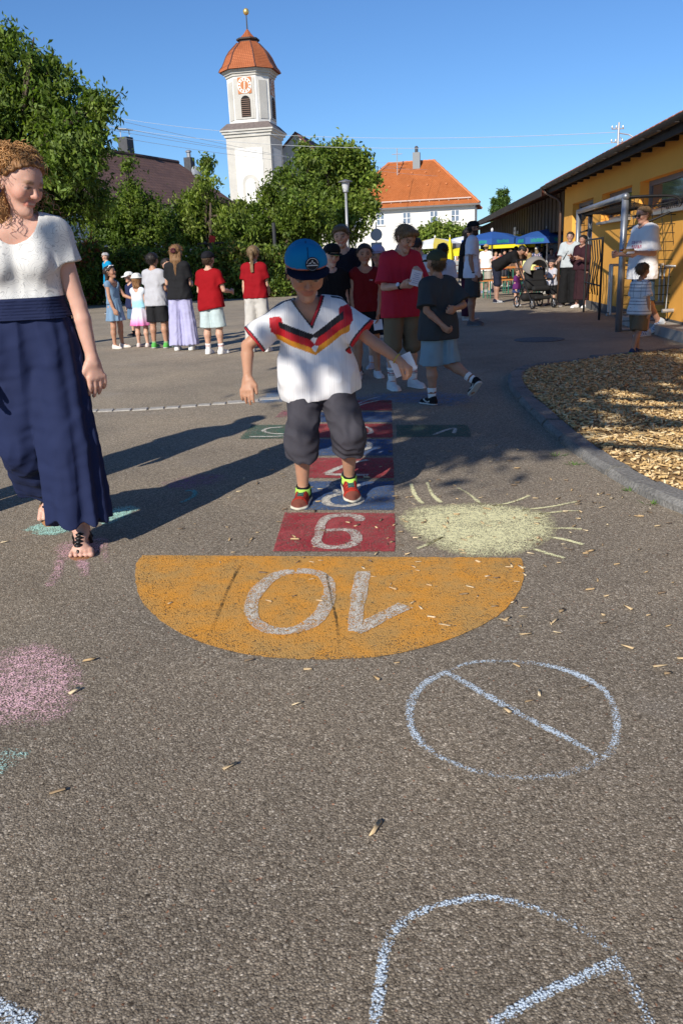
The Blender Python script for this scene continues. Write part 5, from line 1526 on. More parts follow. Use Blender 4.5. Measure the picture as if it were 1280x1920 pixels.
# roof mast with wires
mast = empty('roof_mast', (0, 0, 0), 0, 'grey electricity mast with insulators standing on the school roof', 'mast')
mp_ = at(1157, 282, 21.5); M_MAST = mat('mast_grey')
mb = MB(); mb.tube([mp_ - (0, 0, .3), mp_ + (0, 0, .62)], .028, 8); mb.build('pole', M_MAST, mast)
for z in (.18, .48):
    mb = MB(); mb.tube([mp_ + (-.17, 0, z), mp_ + (.13, 0, z)], .014, 6)
    for x in (-.16, -.06, .1): mb.lathe([(.018, 0), (.024, .03), (.018, .06)], (mp_[0] + x, mp_[1], mp_[2] + z + .01), 8)
    mb.build('cross_arm', M_MAST, mast)
mb = MB(); mb.tube([mp_ + (.03, 0, .38), mp_ + (.25, 0, .34), mp_ + (.5, -.2, .14)], .016, 6); mb.tube([mp_ + (.05, 0, .3), mp_ + (.12, 0, .18), mp_ + (.1, 0, .05), mp_ + (.02, 0, -.1)], .012, 6); mb.build('stay', M_MAST, mast)

# ---- dark timber barn behind
bn = empty('timber_barn', (0, 0, 0), 0, 'dark timber-clad open shelter behind the yellow school, parasols in front', 'barn')
B0, B1 = -.6, -26.0
_, zb_lo = ywall(1050, 447, -.3)
bz0 = 1.62; bz1 = ZJ + .05
M_BRD = mat('barn_board', (.085, .070, .053), rough=.8, var=.35, vs=4, vstretch=(6, 6, .5))
nb_ = 84; bw = (B0 - B1) / nb_
bd_me = {}
for i in range(nb_):
    s = B1 + i * bw
    pr_ = .0 if i % 2 else .03
    o_ = pbox('board', s + .004, s + bw - .004, -.28 + pr_, -.32, bz0, bz1, M_BRD, bn)
pbox('beam', B1, B0, -.33, -.50, bz0, bz0 + .22, M_DKW, bn)
pbox('back_wall', B1, B0, -6.0, -6.1, 0, bz1 + .26 * 6.3, mat('barn_inside', (.10, .045, .03), rough=.9, var=.2, vs=2), bn)
pbox('end_wall', B1 - .1, B1, -.3, -6, 0, bz1, M_DKW, bn)
MB().prism([YP(B1 - .1, -.3, bz1), YP(B1 - .1, -6, bz1), YP(B1 - .1, -6, bz1 + .26 * 6.3)], (*(YA), 0), .1).build('gable', M_DKW, bn)
for i in range(6): pbox('post', B1 + i * 4.8, B1 + i * 4.8 + .16, -.34, -.5, 0, bz0, M_DKW, bn)
P = [YP(B1 - .6, .45, bz1 + .02), YP(B0 + .1, .45, bz1 + .02), YP(B0 + .1, -6.5, bz1 + .02 + .26 * 6.95), YP(B1 - .6, -6.5, bz1 + .02 + .26 * 6.95)]
roof_quad('roof', P, M_TILE_S, bn, .1)
pbox('fascia', B1 - .6, B0 + .1, .47, .452, bz1 - .16, bz1 + .03, M_DKW, bn)
mb = MB(); p = YP(-7.0, -.24, 0); s_, z_ = ywall(965, 441, -.24); p = YP(s_, -.24, z_)
sg = empty('notice_board', (0, 0, 0), 0, 'small white notice sheet fixed to the dark barn boards', 'sign')
pbox('sheet', s_ - .28, s_ + .28, -.215, -.235, z_ - .27, z_ + .27, mat('paper_white', (.75, .75, .73), rough=.8), sg)
for i in range(3): pbox('print_line', s_ - .12, s_ + .14, -.2135, -.2145, z_ - .16 + i * .14, z_ - .10 + i * .14, mat('print_grey', (.25, .25, .27), rough=.8), sg)

# ---- wires across the sky
M_WIRE = mat('wire', (.52, .54, .56), rough=.5)
def wire(a, b, sag, r, lab, n=24):
    a = np.array(a); b = np.array(b); pts = []
    for i in range(n + 1):
        t = i / n; p = a + (b - a) * t; p = p - np.array([0, 0, sag * 4 * t * (1 - t)]); pts.append(p)
    mb = MB(); mb.tube(pts, r, 4, cap=False); mb.build('overhead_wire', M_WIRE, None, label=lab, cat='wire', group='overhead wires')
wls = ['upper of the two long wires running to the school roof mast', 'lower of the two long wires running to the school roof mast']
for wl, (p, q, sg_) in zip(wls, (((150, 208, 40), (1152, 248, 21.4), .5), ((150, 226, 40), (1150, 268, 21.4), .5))):
    wire(at(*p), at(*q), sg_, .006, wl)
wls2 = ['topmost of the four thin wires sloping down past the church tower', 'second wire from the top sloping down past the church tower', 'third wire from the top sloping down past the church tower', 'lowest of the four thin wires sloping down past the church tower']
for wl2, (p, q) in zip(wls2, (((140, 206, 40), (820, 330, 84)), ((140, 222, 40), (800, 318, 84)), ((140, 231, 40), (757, 305, 84)), ((140, 243, 40), (757, 312, 84)))):
    wire(at(*p), at(*q), .5, .009, wl2)
# ---------------------------------------------------------------- trees and hedges
def leaf_material(name, rough=.55):
    if name in _MC: return _MC[name]
    m = mat(name, vc=True, rough=rough, spec=.3)
    b = m.node_tree.nodes['Principled BSDF']; out = m.node_tree.nodes['Material Output']
    a = nd(m, 'ShaderNodeAttribute'); a.attribute_name = 'Col'
    t = nd(m, 'ShaderNodeBsdfTranslucent'); mx = nd(m, 'ShaderNodeMixShader'); mx.inputs[0].default_value = .38
    c = mixc(m, 1.0, a.outputs['Color'], (1.25, 1.35, .5), 'MULTIPLY')
    lk(m, c, t.inputs[0]); lk(m, b.outputs[0], mx.inputs[1]); lk(m, t.outputs[0], mx.inputs[2]); lk(m, mx.outputs[0], out.inputs['Surface'])
    return m
M_LEAF = leaf_material('leaf')
M_BARK = mat('bark', (.085, .065, .048), rough=.9, var=.4, vs=14, vstretch=(1, 1, .25), bump=.8, bs=30, bd=.02)
def leaves(C, Rr, per, size, seed, pal, droop=.35, aspect=.45):
    """C cluster centres (n,3), Rr radii (n,), per leaves each -> verts, quads, colours"""
    rs = np.random.RandomState(seed); n = len(C)
    cen = np.repeat(C, per, 0) + rs.normal(size=(n * per, 3)) * np.repeat(Rr, per)[:, None] * .5
    N_ = len(cen)
    ax = rs.normal(size=(N_, 3)); ax[:, 2] -= droop * 1.5; ax /= np.linalg.norm(ax, axis=1)[:, None]
    nr = rs.normal(size=(N_, 3)) + np.array([-.25, -.45, .75]); nr -= ax * (nr * ax).sum(1)[:, None]; nr /= np.linalg.norm(nr, axis=1)[:, None] + 1e-9
    sd = np.cross(ax, nr)
    L = size * rs.uniform(.5, 1.45, N_)[:, None]; W = L * aspect
    fold = nr * L * .10
    V = np.stack([cen - ax * L * .5, cen + sd * W * .5 + fold, cen + ax * L * .5 - nr * L * .12, cen - sd * W * .5 + fold], 1)
    idx = np.arange(N_)[:, None] * 4
    Fq = np.concatenate([idx + np.array([[0, 1, 2, 3]])])
    pal = np.array(pal); cl = pal[rs.randint(len(pal), size=n)]
    c = np.repeat(cl * rs.uniform(.7, 1.35, (n, 1)), per, 0) * rs.uniform(.65, 1.35, (N_, 1))
    return V.reshape(-1, 3), Fq, np.repeat(c, 4, 0)
def sample_lobes(lobes, n, seed, fill=.35):
    rs = np.random.RandomState(seed); w = np.array([r ** 2 for (_, r, *_) in lobes]); w = w / w.sum()
    k = rs.choice(len(lobes), n, p=w); d = rs.normal(size=(n, 3)); d /= np.linalg.norm(d, axis=1)[:, None]
    q = np.where(rs.rand(n) < fill, rs.rand(n) ** .5 * .8, rs.uniform(.75, 1.08, n))
    C = np.array([np.asarray(lobes[i][0]) for i in k]); R_ = np.array([lobes[i][1] for i in k])
    sq = np.array([lobes[i][2] if len(lobes[i]) > 2 else 1.0 for i in k])
    return C + d * (q * R_)[:, None] * np.stack([np.ones(n), sq, np.ones(n)], 1)
def limb_mesh(base, top, lobes, tr, seed, C=None, ntw=40):
    rg = random.Random(seed); mb = MB(); base = np.array(base, float); top = np.array(top, float)
    n = 7; pts = [base + (top - base) * i / n + np.array([rg.uniform(-1, 1), rg.uniform(-1, 1), 0]) * tr * .5 * (i > 0) for i in range(n + 1)]
    mb.tube(pts, [tr * (1.25 if i == 0 else 1 - .7 * i / n) for i in range(n + 1)], 9)
    for (c, r, *_) in lobes:
        s = pts[rg.randint(2, n - 1)]; c = np.array(c); m = (s + c) / 2 + np.array([rg.uniform(-.2, .2), rg.uniform(-.2, .2), rg.uniform(-.1, .3)]) * r
        mb.tube([s, (s + m) / 2 + (0, 0, .05 * r), m, c, c + (c - m) * .15], [tr * .45, tr * .38, tr * .28, tr * .16, tr * .06], 6)
        for _ in range(4):
            d = np.array([rg.gauss(0, 1), rg.gauss(0, 1), rg.gauss(.2, .8)]); d /= np.linalg.norm(d)
            mb.tube([m, (m + c) / 2 + d * r * .35, c + d * r * .6], [tr * .18, tr * .12, tr * .04], 5)
    return mb
def tree(name, label, base, top, lobes, ncl, per, size, crad, pal, seed, tr=.15, group=None, fill=.35, droop=.35, aspect=.45, cat='tree'):
    r = empty(name, (0, 0, 0), 0, label, cat, group)
    limb_mesh(base, top, lobes, tr, seed).build('trunk', M_BARK, r, smooth=True)
    C = sample_lobes(lobes, ncl, seed, fill); rs = np.random.RandomState(seed + 1)
    C[:, 2] = np.maximum(C[:, 2], .15)
    V, Fq, c = leaves(C, crad * rs.uniform(.45, 1.5, ncl), per, size, seed + 2, pal, droop, aspect)
    obj('crown', mesh_np('crown', V, Fq, M_LEAF, False, c), r)
    return r
LSH = .74
def LP(lst, Y, jit, seed, sq=.8):
    rg = random.Random(seed); out = []
    for (px, py, rp) in lst:
        y = Y + rg.uniform(-jit, jit); p = at(px, py, y); out.append((p, rp * LSH * y / FPX, sq))
    return out
G_D = [(.105, .165, .026), (.135, .20, .032), (.075, .125, .022), (.17, .23, .040)]
G_L = [(.15, .215, .034), (.19, .25, .040), (.11, .165, .028), (.22, .28, .055)]
tg = 'trees behind the schoolyard hedge'
lb = LP([(-60, 170, 110), (18, 140, 76), (92, 168, 62), (60, 260, 110), (150, 205, 44), (188, 195, 30), (130, 290, 80), (30, 350, 100), (-80, 300, 130), (175, 260, 40), (150, 370, 60), (8, 85, 34), (70, 420, 70), (208, 196, 16), (95, 112, 18), (60, 100, 16), (-20, 440, 90)], 25, 1.2, 3)
tree('broadleaf_tree', 'large dark green tree towering over the woman at the left edge', at(10, 600, 26) * (1, 1, 0), at(20, 250, 25.5), lb, 1050, 52, .17, .32, G_D + [(.14, .20, .05)], 11, tr=.26, group=tg, fill=.25, droop=.6, aspect=.38)
lb = LP([(250, 365, 32), (240, 308, 14), (225, 400, 58), (285, 425, 50), (205, 445, 55), (278, 378, 22), (245, 450, 60), (185, 400, 30), (300, 405, 22), (315, 450, 34)], 33, 1.0, 4)
tree('fruit_tree', 'bushy fruit tree with blue-green leaves just right of the large tree', at(245, 560, 33) * (1, 1, 0), at(245, 380, 33), lb, 430, 44, .13, .26, G_D, 21, tr=.12, group=tg, aspect=.55)
lb = LP([(386, 345, 24), (390, 305, 13), (380, 395, 44), (440, 405, 34), (347, 392, 26), (400, 430, 60), (440, 430, 46), (345, 430, 45), (462, 395, 18), (470, 450, 36)], 34, 1.0, 5)
tree('cherry_tree', 'light green cherry tree with hanging leaves in front of the brown roof', at(395, 560, 34) * (1, 1, 0), at(395, 380, 34), lb, 430, 44, .17, .26, G_L, 31, tr=.12, group=tg, droop=.9, aspect=.36)
lb = LP([(510, 390, 40), (514, 340, 13), (475, 450, 40), (545, 345, 38), (555, 400, 52), (515, 430, 50), (595, 420, 48), (575, 315, 30), (500, 360, 18), (560, 450, 50), (490, 420, 36)], 35, 1.0, 6)
tree('apple_tree', 'leafy apple tree below the church tower', at(535, 560, 35) * (1, 1, 0), at(540, 380, 35), lb, 480, 44, .15, .28, G_L[:3] + G_D[:2], 41, tr=.13, group=tg, aspect=.5)
lb = LP([(640, 300, 34), (605, 295, 26), (660, 335, 40), (688, 385, 26), (625, 370, 56), (675, 310, 26), (650, 420, 44), (600, 350, 36), (695, 340, 16), (570, 285, 16)], 40, 1.2, 7)
tree('maple_tree', 'round-topped green tree between church tower and orange roof', at(640, 560, 40) * (1, 1, 0), at(640, 360, 40), lb, 560, 44, .18, .34, G_L + G_D[:1], 51, tr=.16, group=tg, aspect=.55)
# hedge: one long clipped mass, and shorter bush at the white house
hl = []
for i, px in enumerate(range(120, 545, 22)):
    hl += LP([(px, 545 - (px - 330) * .035, 26), (px + 8, 515 - (px - 330) * .035, 26), (px, 488 - (px - 330) * .03, 24)], 30.4, .25, i, .9)
tree('hedge', 'clipped green hedge behind the row of waiting children', at(330, 560, 30.6) * (1, 1, 0), at(330, 510, 30.6), hl, 1700, 30, .12, .26, G_L + [(.07, .12, .025), (.14, .11, .03)], 61, tr=.05, aspect=.6, cat='hedge')
lb = LP([(20, 520, 40), (80, 510, 40), (140, 500, 36), (165, 480, 26), (150, 540, 30), (100, 550, 30), (40, 555, 30)], 29, .5, 71)
tree('red_tinged_shrub', 'shrub with reddish tips between woman and flat-capped man', at(120, 570, 29) * (1, 1, 0), at(120, 520, 29), lb, 420, 26, .15, .3, G_D + [(.20, .07, .03), (.07, .12, .03)], 72, tr=.05, aspect=.55, cat='shrub')
lb = LP([(800, 442, 18), (820, 436, 18), (845, 436, 17), (865, 440, 15), (790, 460, 18), (830, 460, 22), (870, 460, 18)], 62, .6, 8)
tree('round_bush', 'rounded bright green bush in front of the white house', at(830, 500, 62) * (1, 1, 0), at(830, 460, 62), lb, 420, 22, .24, .4, G_L, 81, tr=.1, aspect=.6, cat='bush')
for i, (px, pt, w) in enumerate(((926, 368, 7), (938, 352, 9), (948, 350, 6))):
    lb = LP([(px, pt + 10, w * .55), (px, pt + 25, w * .85), (px, pt + 42, w), (px, pt + 60, w), (px, pt + 80, w)], 70, .2, 90 + i)
    tree('cypress', ('short cypress, leftmost of three behind the barn roof', 'tall cypress in the middle of three behind the barn roof', 'slim cypress, rightmost of three behind the barn roof')[i], at(px, 490, 70) * (1, 1, 0), at(px, pt + 20, 70), lb, 240, 34, .15, .20, [(.10, .17, .035), (.08, .14, .03)], 95 + i, tr=.1, group='cypresses behind the barn', droop=-.6)
# shade trees standing behind the photographer: they cast the dappled shade on the yard
def shade(px, py, z, r): 
    g_ = gp(px, py); d = -np.array(LDIR); return (g_ + d * (z / d[2]), r, 1.0)
sl = [shade(760, 690, 4.9, .85), shade(860, 720, 5.0, .8), shade(950, 690, 5.4, .9), shade(700, 650, 5.6, .8), shade(840, 650, 5.8, 1.1), shade(960, 640, 6.0, 1.0), shade(925, 800, 4.6, .5), shade(860, 770, 4.6, .45), shade(1080, 715, 4.9, .55), shade(980, 830, 4.4, .25), shade(800, 700, 5.0, .8), shade(900, 670, 5.4, .9), shade(780, 650, 5.6, .8), shade(760, 740, 4.7, .5), shade(1010, 680, 5.2, .7)]
t1 = tuple(np.mean([s[0] for s in sl], 0))
tree('lime_tree', 'shade tree standing beside the photographer over the yard', (2.9, 1.4, 0), (.6, 1.6, 4.6), sl, 820, 36, .17, .30, G_L, 101, tr=.15, group='shade trees beside the camera', fill=.4)
sl2 = [shade(1060, 640, 6.0, .95), shade(1130, 690, 6.0, .6), shade(890, 603, 6.6, 1.3), shade(1000, 603, 6.7, 1.2), shade(1080, 612, 6.7, .9), shade(820, 600, 6.7, 1.0), shade(1190, 655, 6.0, .6), shade(1250, 700, 5.8, .5), shade(1230, 560, 7.2, .5), shade(950, 610, 6.6, 1.1), shade(1050, 600, 6.7, .9), shade(1130, 640, 6.2, .7)]
t2 = tuple(np.mean([s[0] for s in sl2], 0))
tree('lime_tree', 'second shade tree standing right of the photographer by the chip bed', (5.9, 4.2, 0), (2.0, 5.0, 6.0), sl2, 900, 36, .17, .32, G_L, 111, tr=.16, group='shade trees beside the camera', fill=.4)
# ---------------------------------------------------------------- the people in the yard
PI = math.pi
def who(label, foot, top, yaw, kid, wear, h=.011, ht=1.4, **kw):
    g_ = gp(*foot); z = at(top[0], top[1], g_[1])[2]
    o = dict(label=label, ht=ht, top=z, loc=(g_[0], g_[1], 0), yaw=yaw, kid=kid, h=h, wear=wear, g=.92 if kid > 0 else 1.0)
    o.update(kw); return person(o)
def lift(V, k, o): return V
def text_mesh(txt, size, material, extrude=.001):
    cu = bpy.data.curves.new('lettering', 'FONT'); cu.body = txt; cu.size = size; cu.extrude = extrude; cu.align_x = 'CENTER'; cu.align_y = 'CENTER'
    tmp = bpy.data.objects.new('lettering_tmp', cu); COL.objects.link(tmp)
    dg = bpy.context.evaluated_depsgraph_get(); me = bpy.data.meshes.new_from_object(tmp.evaluated_get(dg))
    bpy.data.objects.remove(tmp); me.materials.clear(); me.materials.append(material); return me
def frame(o_, pos, right, up):
    """place a flat child: its x along right, y along up"""
    r = unit(right); u = unit(np.asarray(up) - r * (np.asarray(up) @ r)); n = np.cross(r, u)
    o_.matrix_local = Matrix(((r[0], u[0], n[0], pos[0]), (r[1], u[1], n[1], pos[1]), (r[2], u[2], n[2], pos[2]), (0, 0, 0, 1)))
def world_of(root, p):
    a = root.rotation_euler[2]; q = rz3(a) @ np.asarray(p, float); return q + np.array(root.location)
M_PAPER = mat('card_paper', (.72, .73, .78), rough=.8, var=.03, vs=30)
def card(label, pos, right, up, w, h_, lines=5):
    e = empty('score_card', (0, 0, 0), 0, label, 'card', 'score cards held by children')
    me = MB().box((0, 0, 0), (w, h_, .0015)).mesh('sheet', M_PAPER); o_ = obj('sheet', me, e); frame(o_, pos, right, up)
    if lines:
        mb = MB(); rg = random.Random(int(pos[0] * 100))
        for i in range(lines): mb.box((rg.uniform(-.1, .1) * w, h_ * (.32 - .64 * i / max(1, lines - 1)), .0014), (w * rg.uniform(.45, .75), h_ * .035, .0006))
        o2 = mb.build('print', mat('print_blue', (.30, .33, .50), rough=.8), e); frame(o2, pos, right, up)
    return e
WHT = (.78, .77, .76); BLK = (.014, .014, .016); NAVY = (.012, .016, .045)
# ---- the hopping boy
JW = np.array((.74, .74, .76)); JK = np.array((.010, .011, .016)); JR = np.array((.50, .012, .022)); JY = np.array((.72, .28, .02))
def jersey(V, k):
    x = V @ k.latS - k.hip @ k.latS; u = np.abs(x); z = (V - k.chest) @ k.up; fr = (V - k.hip) @ k.fS
    c = np.tile(JW, (len(V), 1)); z0 = -.092
    b = (z0 + .52 * u) - z
    front = fr > .01
    def put(m, col): c[m & front] = col
    out = .172
    put((b > .030) & (b < .066) & (u < out + .004), JR)
    put((b > .066) & (b < .092) & (u < out - .010 + (.092 - b) * .3), JY)
    put((b > 0) & (b < .030) & (u < out - .026), JK)
    star = (u > .128) & (u < .186) & (b > -.052 + (.186 - u) * .55) & (b < .06) & ~((b > 0) & (b < .030) & (u < out - .026)) & ~((b > .066))
    put(star & (z < .005), JR)
    ck = (u < .016) & (b > -.005) & (b < .098)
    put(ck & (np.abs(b - .030) < (.016 - u) * 1.0), JW); put(ck & (np.abs(b - .066) < (.016 - u)), JW)
    # collar band and cuffs
    vd = .062; q = V - k.neck; zz = q @ k.up; vv = u - (zz + vd) * .60
    put((vv < .011) & (zz > -vd - .018) & (zz < .06), JK); put((vv < .0035) & (zz > -vd - .008), JR)
    back = (fr <= .01) & (zz > -.012) & (u < .062); c[back] = JK
    for s in (-1, 1):
        E = k.sho[s] + (k.elb[s] - k.sho[s]) * .80; d_ = unit(k.elb[s] - k.sho[s]); t = (V - E) @ d_
        near = np.linalg.norm(V - E, axis=1) < .11
        c[near & (t > -.011)] = JK; c[near & (t > -.0045)] = JR
        # dark stripes along the shoulder
        a = k.sho[s] - d_ * .03; up_ = (V - a) @ k.up; lat = (V - k.sho[s]) @ (k.latS * s)
        top_ = ((V - (k.sho[s] + d_ * np.clip((V - k.sho[s]) @ d_, -.1, .2)[:, None])) @ unit(k.up + k.latS * s * .5)) > .036
        fb = np.abs((V - k.sho[s]) @ k.fS)
        c[top_ & (fb < .020) & (fb > .004) & (lat > -.075) & (t < -.03)] = JK * 1.5
    return c
m_j = mat('jersey', rough=.62, vc=True, spec=.3, bump=.2, bs=500, bd=.001, wr=.5, wrs=8)
def jersey_stripes(m):
    b = m.node_tree.nodes['Principled BSDF']; src = b.inputs['Base Color'].links[0].from_socket
    tc = nd(m, 'ShaderNodeTexCoord'); sp = nd(m, 'ShaderNodeSeparateXYZ'); lk(m, tc.outputs['Object'], sp.inputs[0])
    a = nd(m, 'ShaderNodeMath', operation='ADD'); lk(m, sp.outputs[0], a.inputs[0]); a.inputs[1].default_value = 1.0
    w = nd(m, 'ShaderNodeMath', operation='PINGPONG'); lk(m, a.outputs[0], w.inputs[0]); w.inputs[1].default_value = .031
    w2 = nd(m, 'ShaderNodeMath', operation='PINGPONG'); lk(m, w.outputs[0], w2.inputs[0]); w2.inputs[1].default_value = .0045
    l1 = nd(m, 'ShaderNodeMath', operation='LESS_THAN'); lk(m, w.outputs[0], l1.inputs[0]); l1.inputs[1].default_value = .0105
    l2 = nd(m, 'ShaderNodeMath', operation='LESS_THAN'); lk(m, w2.outputs[0], l2.inputs[0]); l2.inputs[1].default_value = .0011
    mu = nd(m, 'ShaderNodeMath', operation='MULTIPLY'); lk(m, l1.outputs[0], mu.inputs[0]); lk(m, l2.outputs[0], mu.inputs[1])
    mu2 = nd(m, 'ShaderNodeMath', operation='MULTIPLY'); lk(m, mu.outputs[0], mu2.inputs[0]); mu2.inputs[1].default_value = .26
    lk(m, mixc(m, mu2.outputs[0], src, (.16, .15, .19)), b.inputs['Base Color'])
jersey_stripes(m_j)
def boy_shoe(q, c):
    red = np.array((.36, .03, .018)); dk = np.array((.012, .025, .028)); neon = np.array((.45, .75, .12)); lace = np.array((.06, .14, .10))
    c[:] = red
    c[(q[:, 1] > -.022)] = dk
    tr = np.sin(q[:, 1] * 420 + q[:, 0] * 120) > .55
    c[tr & (q[:, 1] < -.03) & (np.abs(q[:, 0]) > .012)] = red * .35
    c[(np.abs(q[:, 0]) < .013) & (q[:, 1] < -.022) & (q[:, 1] > -.070) & (q[:, 2] > -.03)] = dk * 2
    c[(np.abs(q[:, 0]) < .012) & (q[:, 1] < -.024) & (q[:, 1] > -.068) & (q[:, 2] > -.03) & (np.sin(q[:, 1] * 620) > .1)] = lace
    c[(q[:, 1] < -.006) & (q[:, 1] > -.026) & (q[:, 2] > -.016)] = neon
    c[(q[:, 2] > .004) & (q[:, 2] < .010)] = neon
    c[(q[:, 1] < -.092)] = np.array((.16, .05, .035))
    return c
def boy_extra(k, root):
    cap = [c for c in root.children if c.name.startswith('cap')][0]
    # round badge on the front of the cap
    n = unit(k.HR @ np.array([.06, -1.0, .30])); pos = hpt(k, .065, -.485, .375); r = unit(np.cross(np.array([0, 0, 1.0]), n)); r = r if r[0] > 0 else -r
    up = np.cross(n, r); up = up if up[2] > 0 else -up
    def disc(rad, z, m_, nm, ring=None, pts=None):
        mb = MB(); N_ = 28
        if pts is None:
            if ring: 
                V = [(rad * math.cos(t), rad * math.sin(t), 0) for t in np.linspace(.12, PI - .12, N_)] + [(ring * math.cos(t), ring * math.sin(t), 0) for t in np.linspace(PI - .12, .12, N_)]
            else: V = [(rad * math.cos(t), rad * math.sin(t), 0) for t in np.linspace(0, 2 * PI, N_, endpoint=False)]
        else: V = [(x, y, 0) for (x, y) in pts]
        mb.prism(V, (0, 0, 1), .0012); o_ = mb.build(nm, m_, cap); frame(o_, pos + n * z, r, up); return o_
    R0 = .029
    disc(R0, .001, mat('badge_black', (.008, .009, .014), rough=.6), 'badge')
    M_BW = mat('badge_white', (.62, .63, .66), rough=.6)
    disc(R0 * .86, .0028, M_BW, 'badge_ring', ring=R0 * .80)
    disc(0, .0028, M_BW, 'badge_mountain', pts=[(x * R0, y * R0) for (x, y) in ((-.62, -.02), (-.35, .22), (-.2, .2), (.02, .62), (.2, .2), (.3, .26), (.62, -.05), (.3, .14), (.18, .06), (.02, .48), (-.18, .1), (-.34, .1))])
    disc(0, .0028, M_BW, 'badge_bar', pts=[(x * R0, y * R0) for (x, y) in ((-.8, -.14), (.8, -.14), (.78, -.22), (-.78, -.22))])
    disc(R0 * -.86, .0028, mat('badge_grey', (.25, .25, .28), rough=.6), 'badge_base', ring=R0 * -.82)
    o_ = obj('badge_lettering', text_mesh('LA SPORTIVA', .0075, M_BW, .0004), cap); frame(o_, pos + n * .0034 + up * -.0052, r, up)
    # band at the wrist
    s = 1; d_ = unit(k.wri[s] - k.elb[s]); c = k.wri[s] - d_ * .012; a = unit(np.cross(d_, (0, 0, 1))); b = np.cross(d_, a); rr = .0165 * k.Ht * .6 + .0125
    MB().tube([c + (a * math.cos(t) + b * math.sin(t)) * rr for t in np.linspace(0, 2 * PI, 17)], .0022, 5).build('wrist_band', mat('band_yellow', (.5, .42, .05)), root)
bz = at(560, 456, 3.85)[2]
capblue = lambda q: np.where((q[:, 2:3] < .225 - .10 * q[:, 1:2]), np.array([[.55, .16, .10]]), np.where((np.abs(q[:, 0:1]) < .006) & (q[:, 2:3] > .46), np.array([[.01, .05, .10]]), np.array([[.006, .20, .42]])))
bg = gp(618, 940)
boy = person(dict(label='boy in white football shirt and blue cap hopping on the hopscotch', ht=1.2, top=bz - .012, loc=(bg[0] - .025, bg[1] + .03, 0), yaw=.06, kid=.72, g=1.03, hs=1.15, h=.0048, skin=SKIN_T, hairc=(.02, .012, .01),
    head=(.07, .44, .0), lean=(.17, -.11), sw=1.05,
    arm={-1: ((.80, .12, -.58), (.02, .66, -.75), (.10, .38, -.92)), 1: ((.66, .22, -.62), (.70, .30, -.52), (.66, .35, -.62))},
    palm={-1: (.35, .9, -.2), 1: (-.3, .2, -.9)}, thumb={-1: (1, -.2, 0), 1: (-.3, -1, .0)}, curl={-1: .28, 1: 1.0},
    leg={-1: ((.14, .30, -1), (.02, -.26, -1), .22, .04), 1: ((.26, .46, -1), (.0, -.52, -1), .05, .26)},
    wear=[('tee', WHT, dict(hem=.075, over=.026, ease=.008, loose=.86, sleeve=.80, slflare=.026, shell=.008, vneck=.062, neck=.05, neckz=.03, fold=.009, seed=3, fn=jersey, mat=m_j, name='football_shirt', h=.0040)),
          ('shorts', (.052, .05, .062), dict(len=1.30, flare=.022, ease=.010, fold=.014, fz=.8, seed=4)),
          ('shoes', dict(fn=boy_shoe, sole=(.62, .58, .48), bulk=1.14, high=.012, h=.0036)), ('socks', (.012, .012, .015), dict(up=.10)),
          ('hair', 'short', (.012, .008, .006), dict(vol=.02)), ('cap', 0, (.006, .008, .022), dict(cfn=capblue, tall=.05, brim=.27, btilt=.08, z=.19)), ('extra', boy_extra)]))
# card in his fist
_, bk_ = PEOPLE['boy in white football shirt and blue cap hopping on the hopscotch']
cp = world_of(boy, bk_.wri[1] + bk_.hd[1] * .06) + np.array([-.02, .05, .012])
card('white score card in the hand of the hopping boy', cp, (.92, 0, .38), (-.38, .25, .90), .105, .085, 0)

# ---- the woman at the left
def woman_tee_mat():
    m = mat('squiggle_jersey', (.66, .655, .64), rough=.85, bump=.2, bs=400, bd=.001)
    b = m.node_tree.nodes['Principled BSDF']; tc = nd(m, 'ShaderNodeTexCoord')
    n = nd(m, 'ShaderNodeTexNoise'); n.inputs['Scale'].default_value = 17; n.inputs['Detail'].default_value = 1.0; n.inputs['Distortion'].default_value = 1.2; lk(m, tc.outputs['Object'], n.inputs[0])
    mm = nd(m, 'ShaderNodeMath', operation='MULTIPLY'); lk(m, n.outputs[0], mm.inputs[0]); mm.inputs[1].default_value = 9
    fr = nd(m, 'ShaderNodeMath', operation='PINGPONG'); lk(m, mm.outputs[0], fr.inputs[0]); fr.inputs[1].default_value = .5
    lt = nd(m, 'ShaderNodeMapRange'); lt.inputs[1].default_value = .05; lt.inputs[2].default_value = .10; lt.inputs[3].default_value = .6; lt.inputs[4].default_value = 0; lk(m, fr.outputs[0], lt.inputs[0])
    lk(m, mixc(m, lt.outputs[0], (.66, .655, .64), (.27, .27, .28)), b.inputs['Base Color']); return m
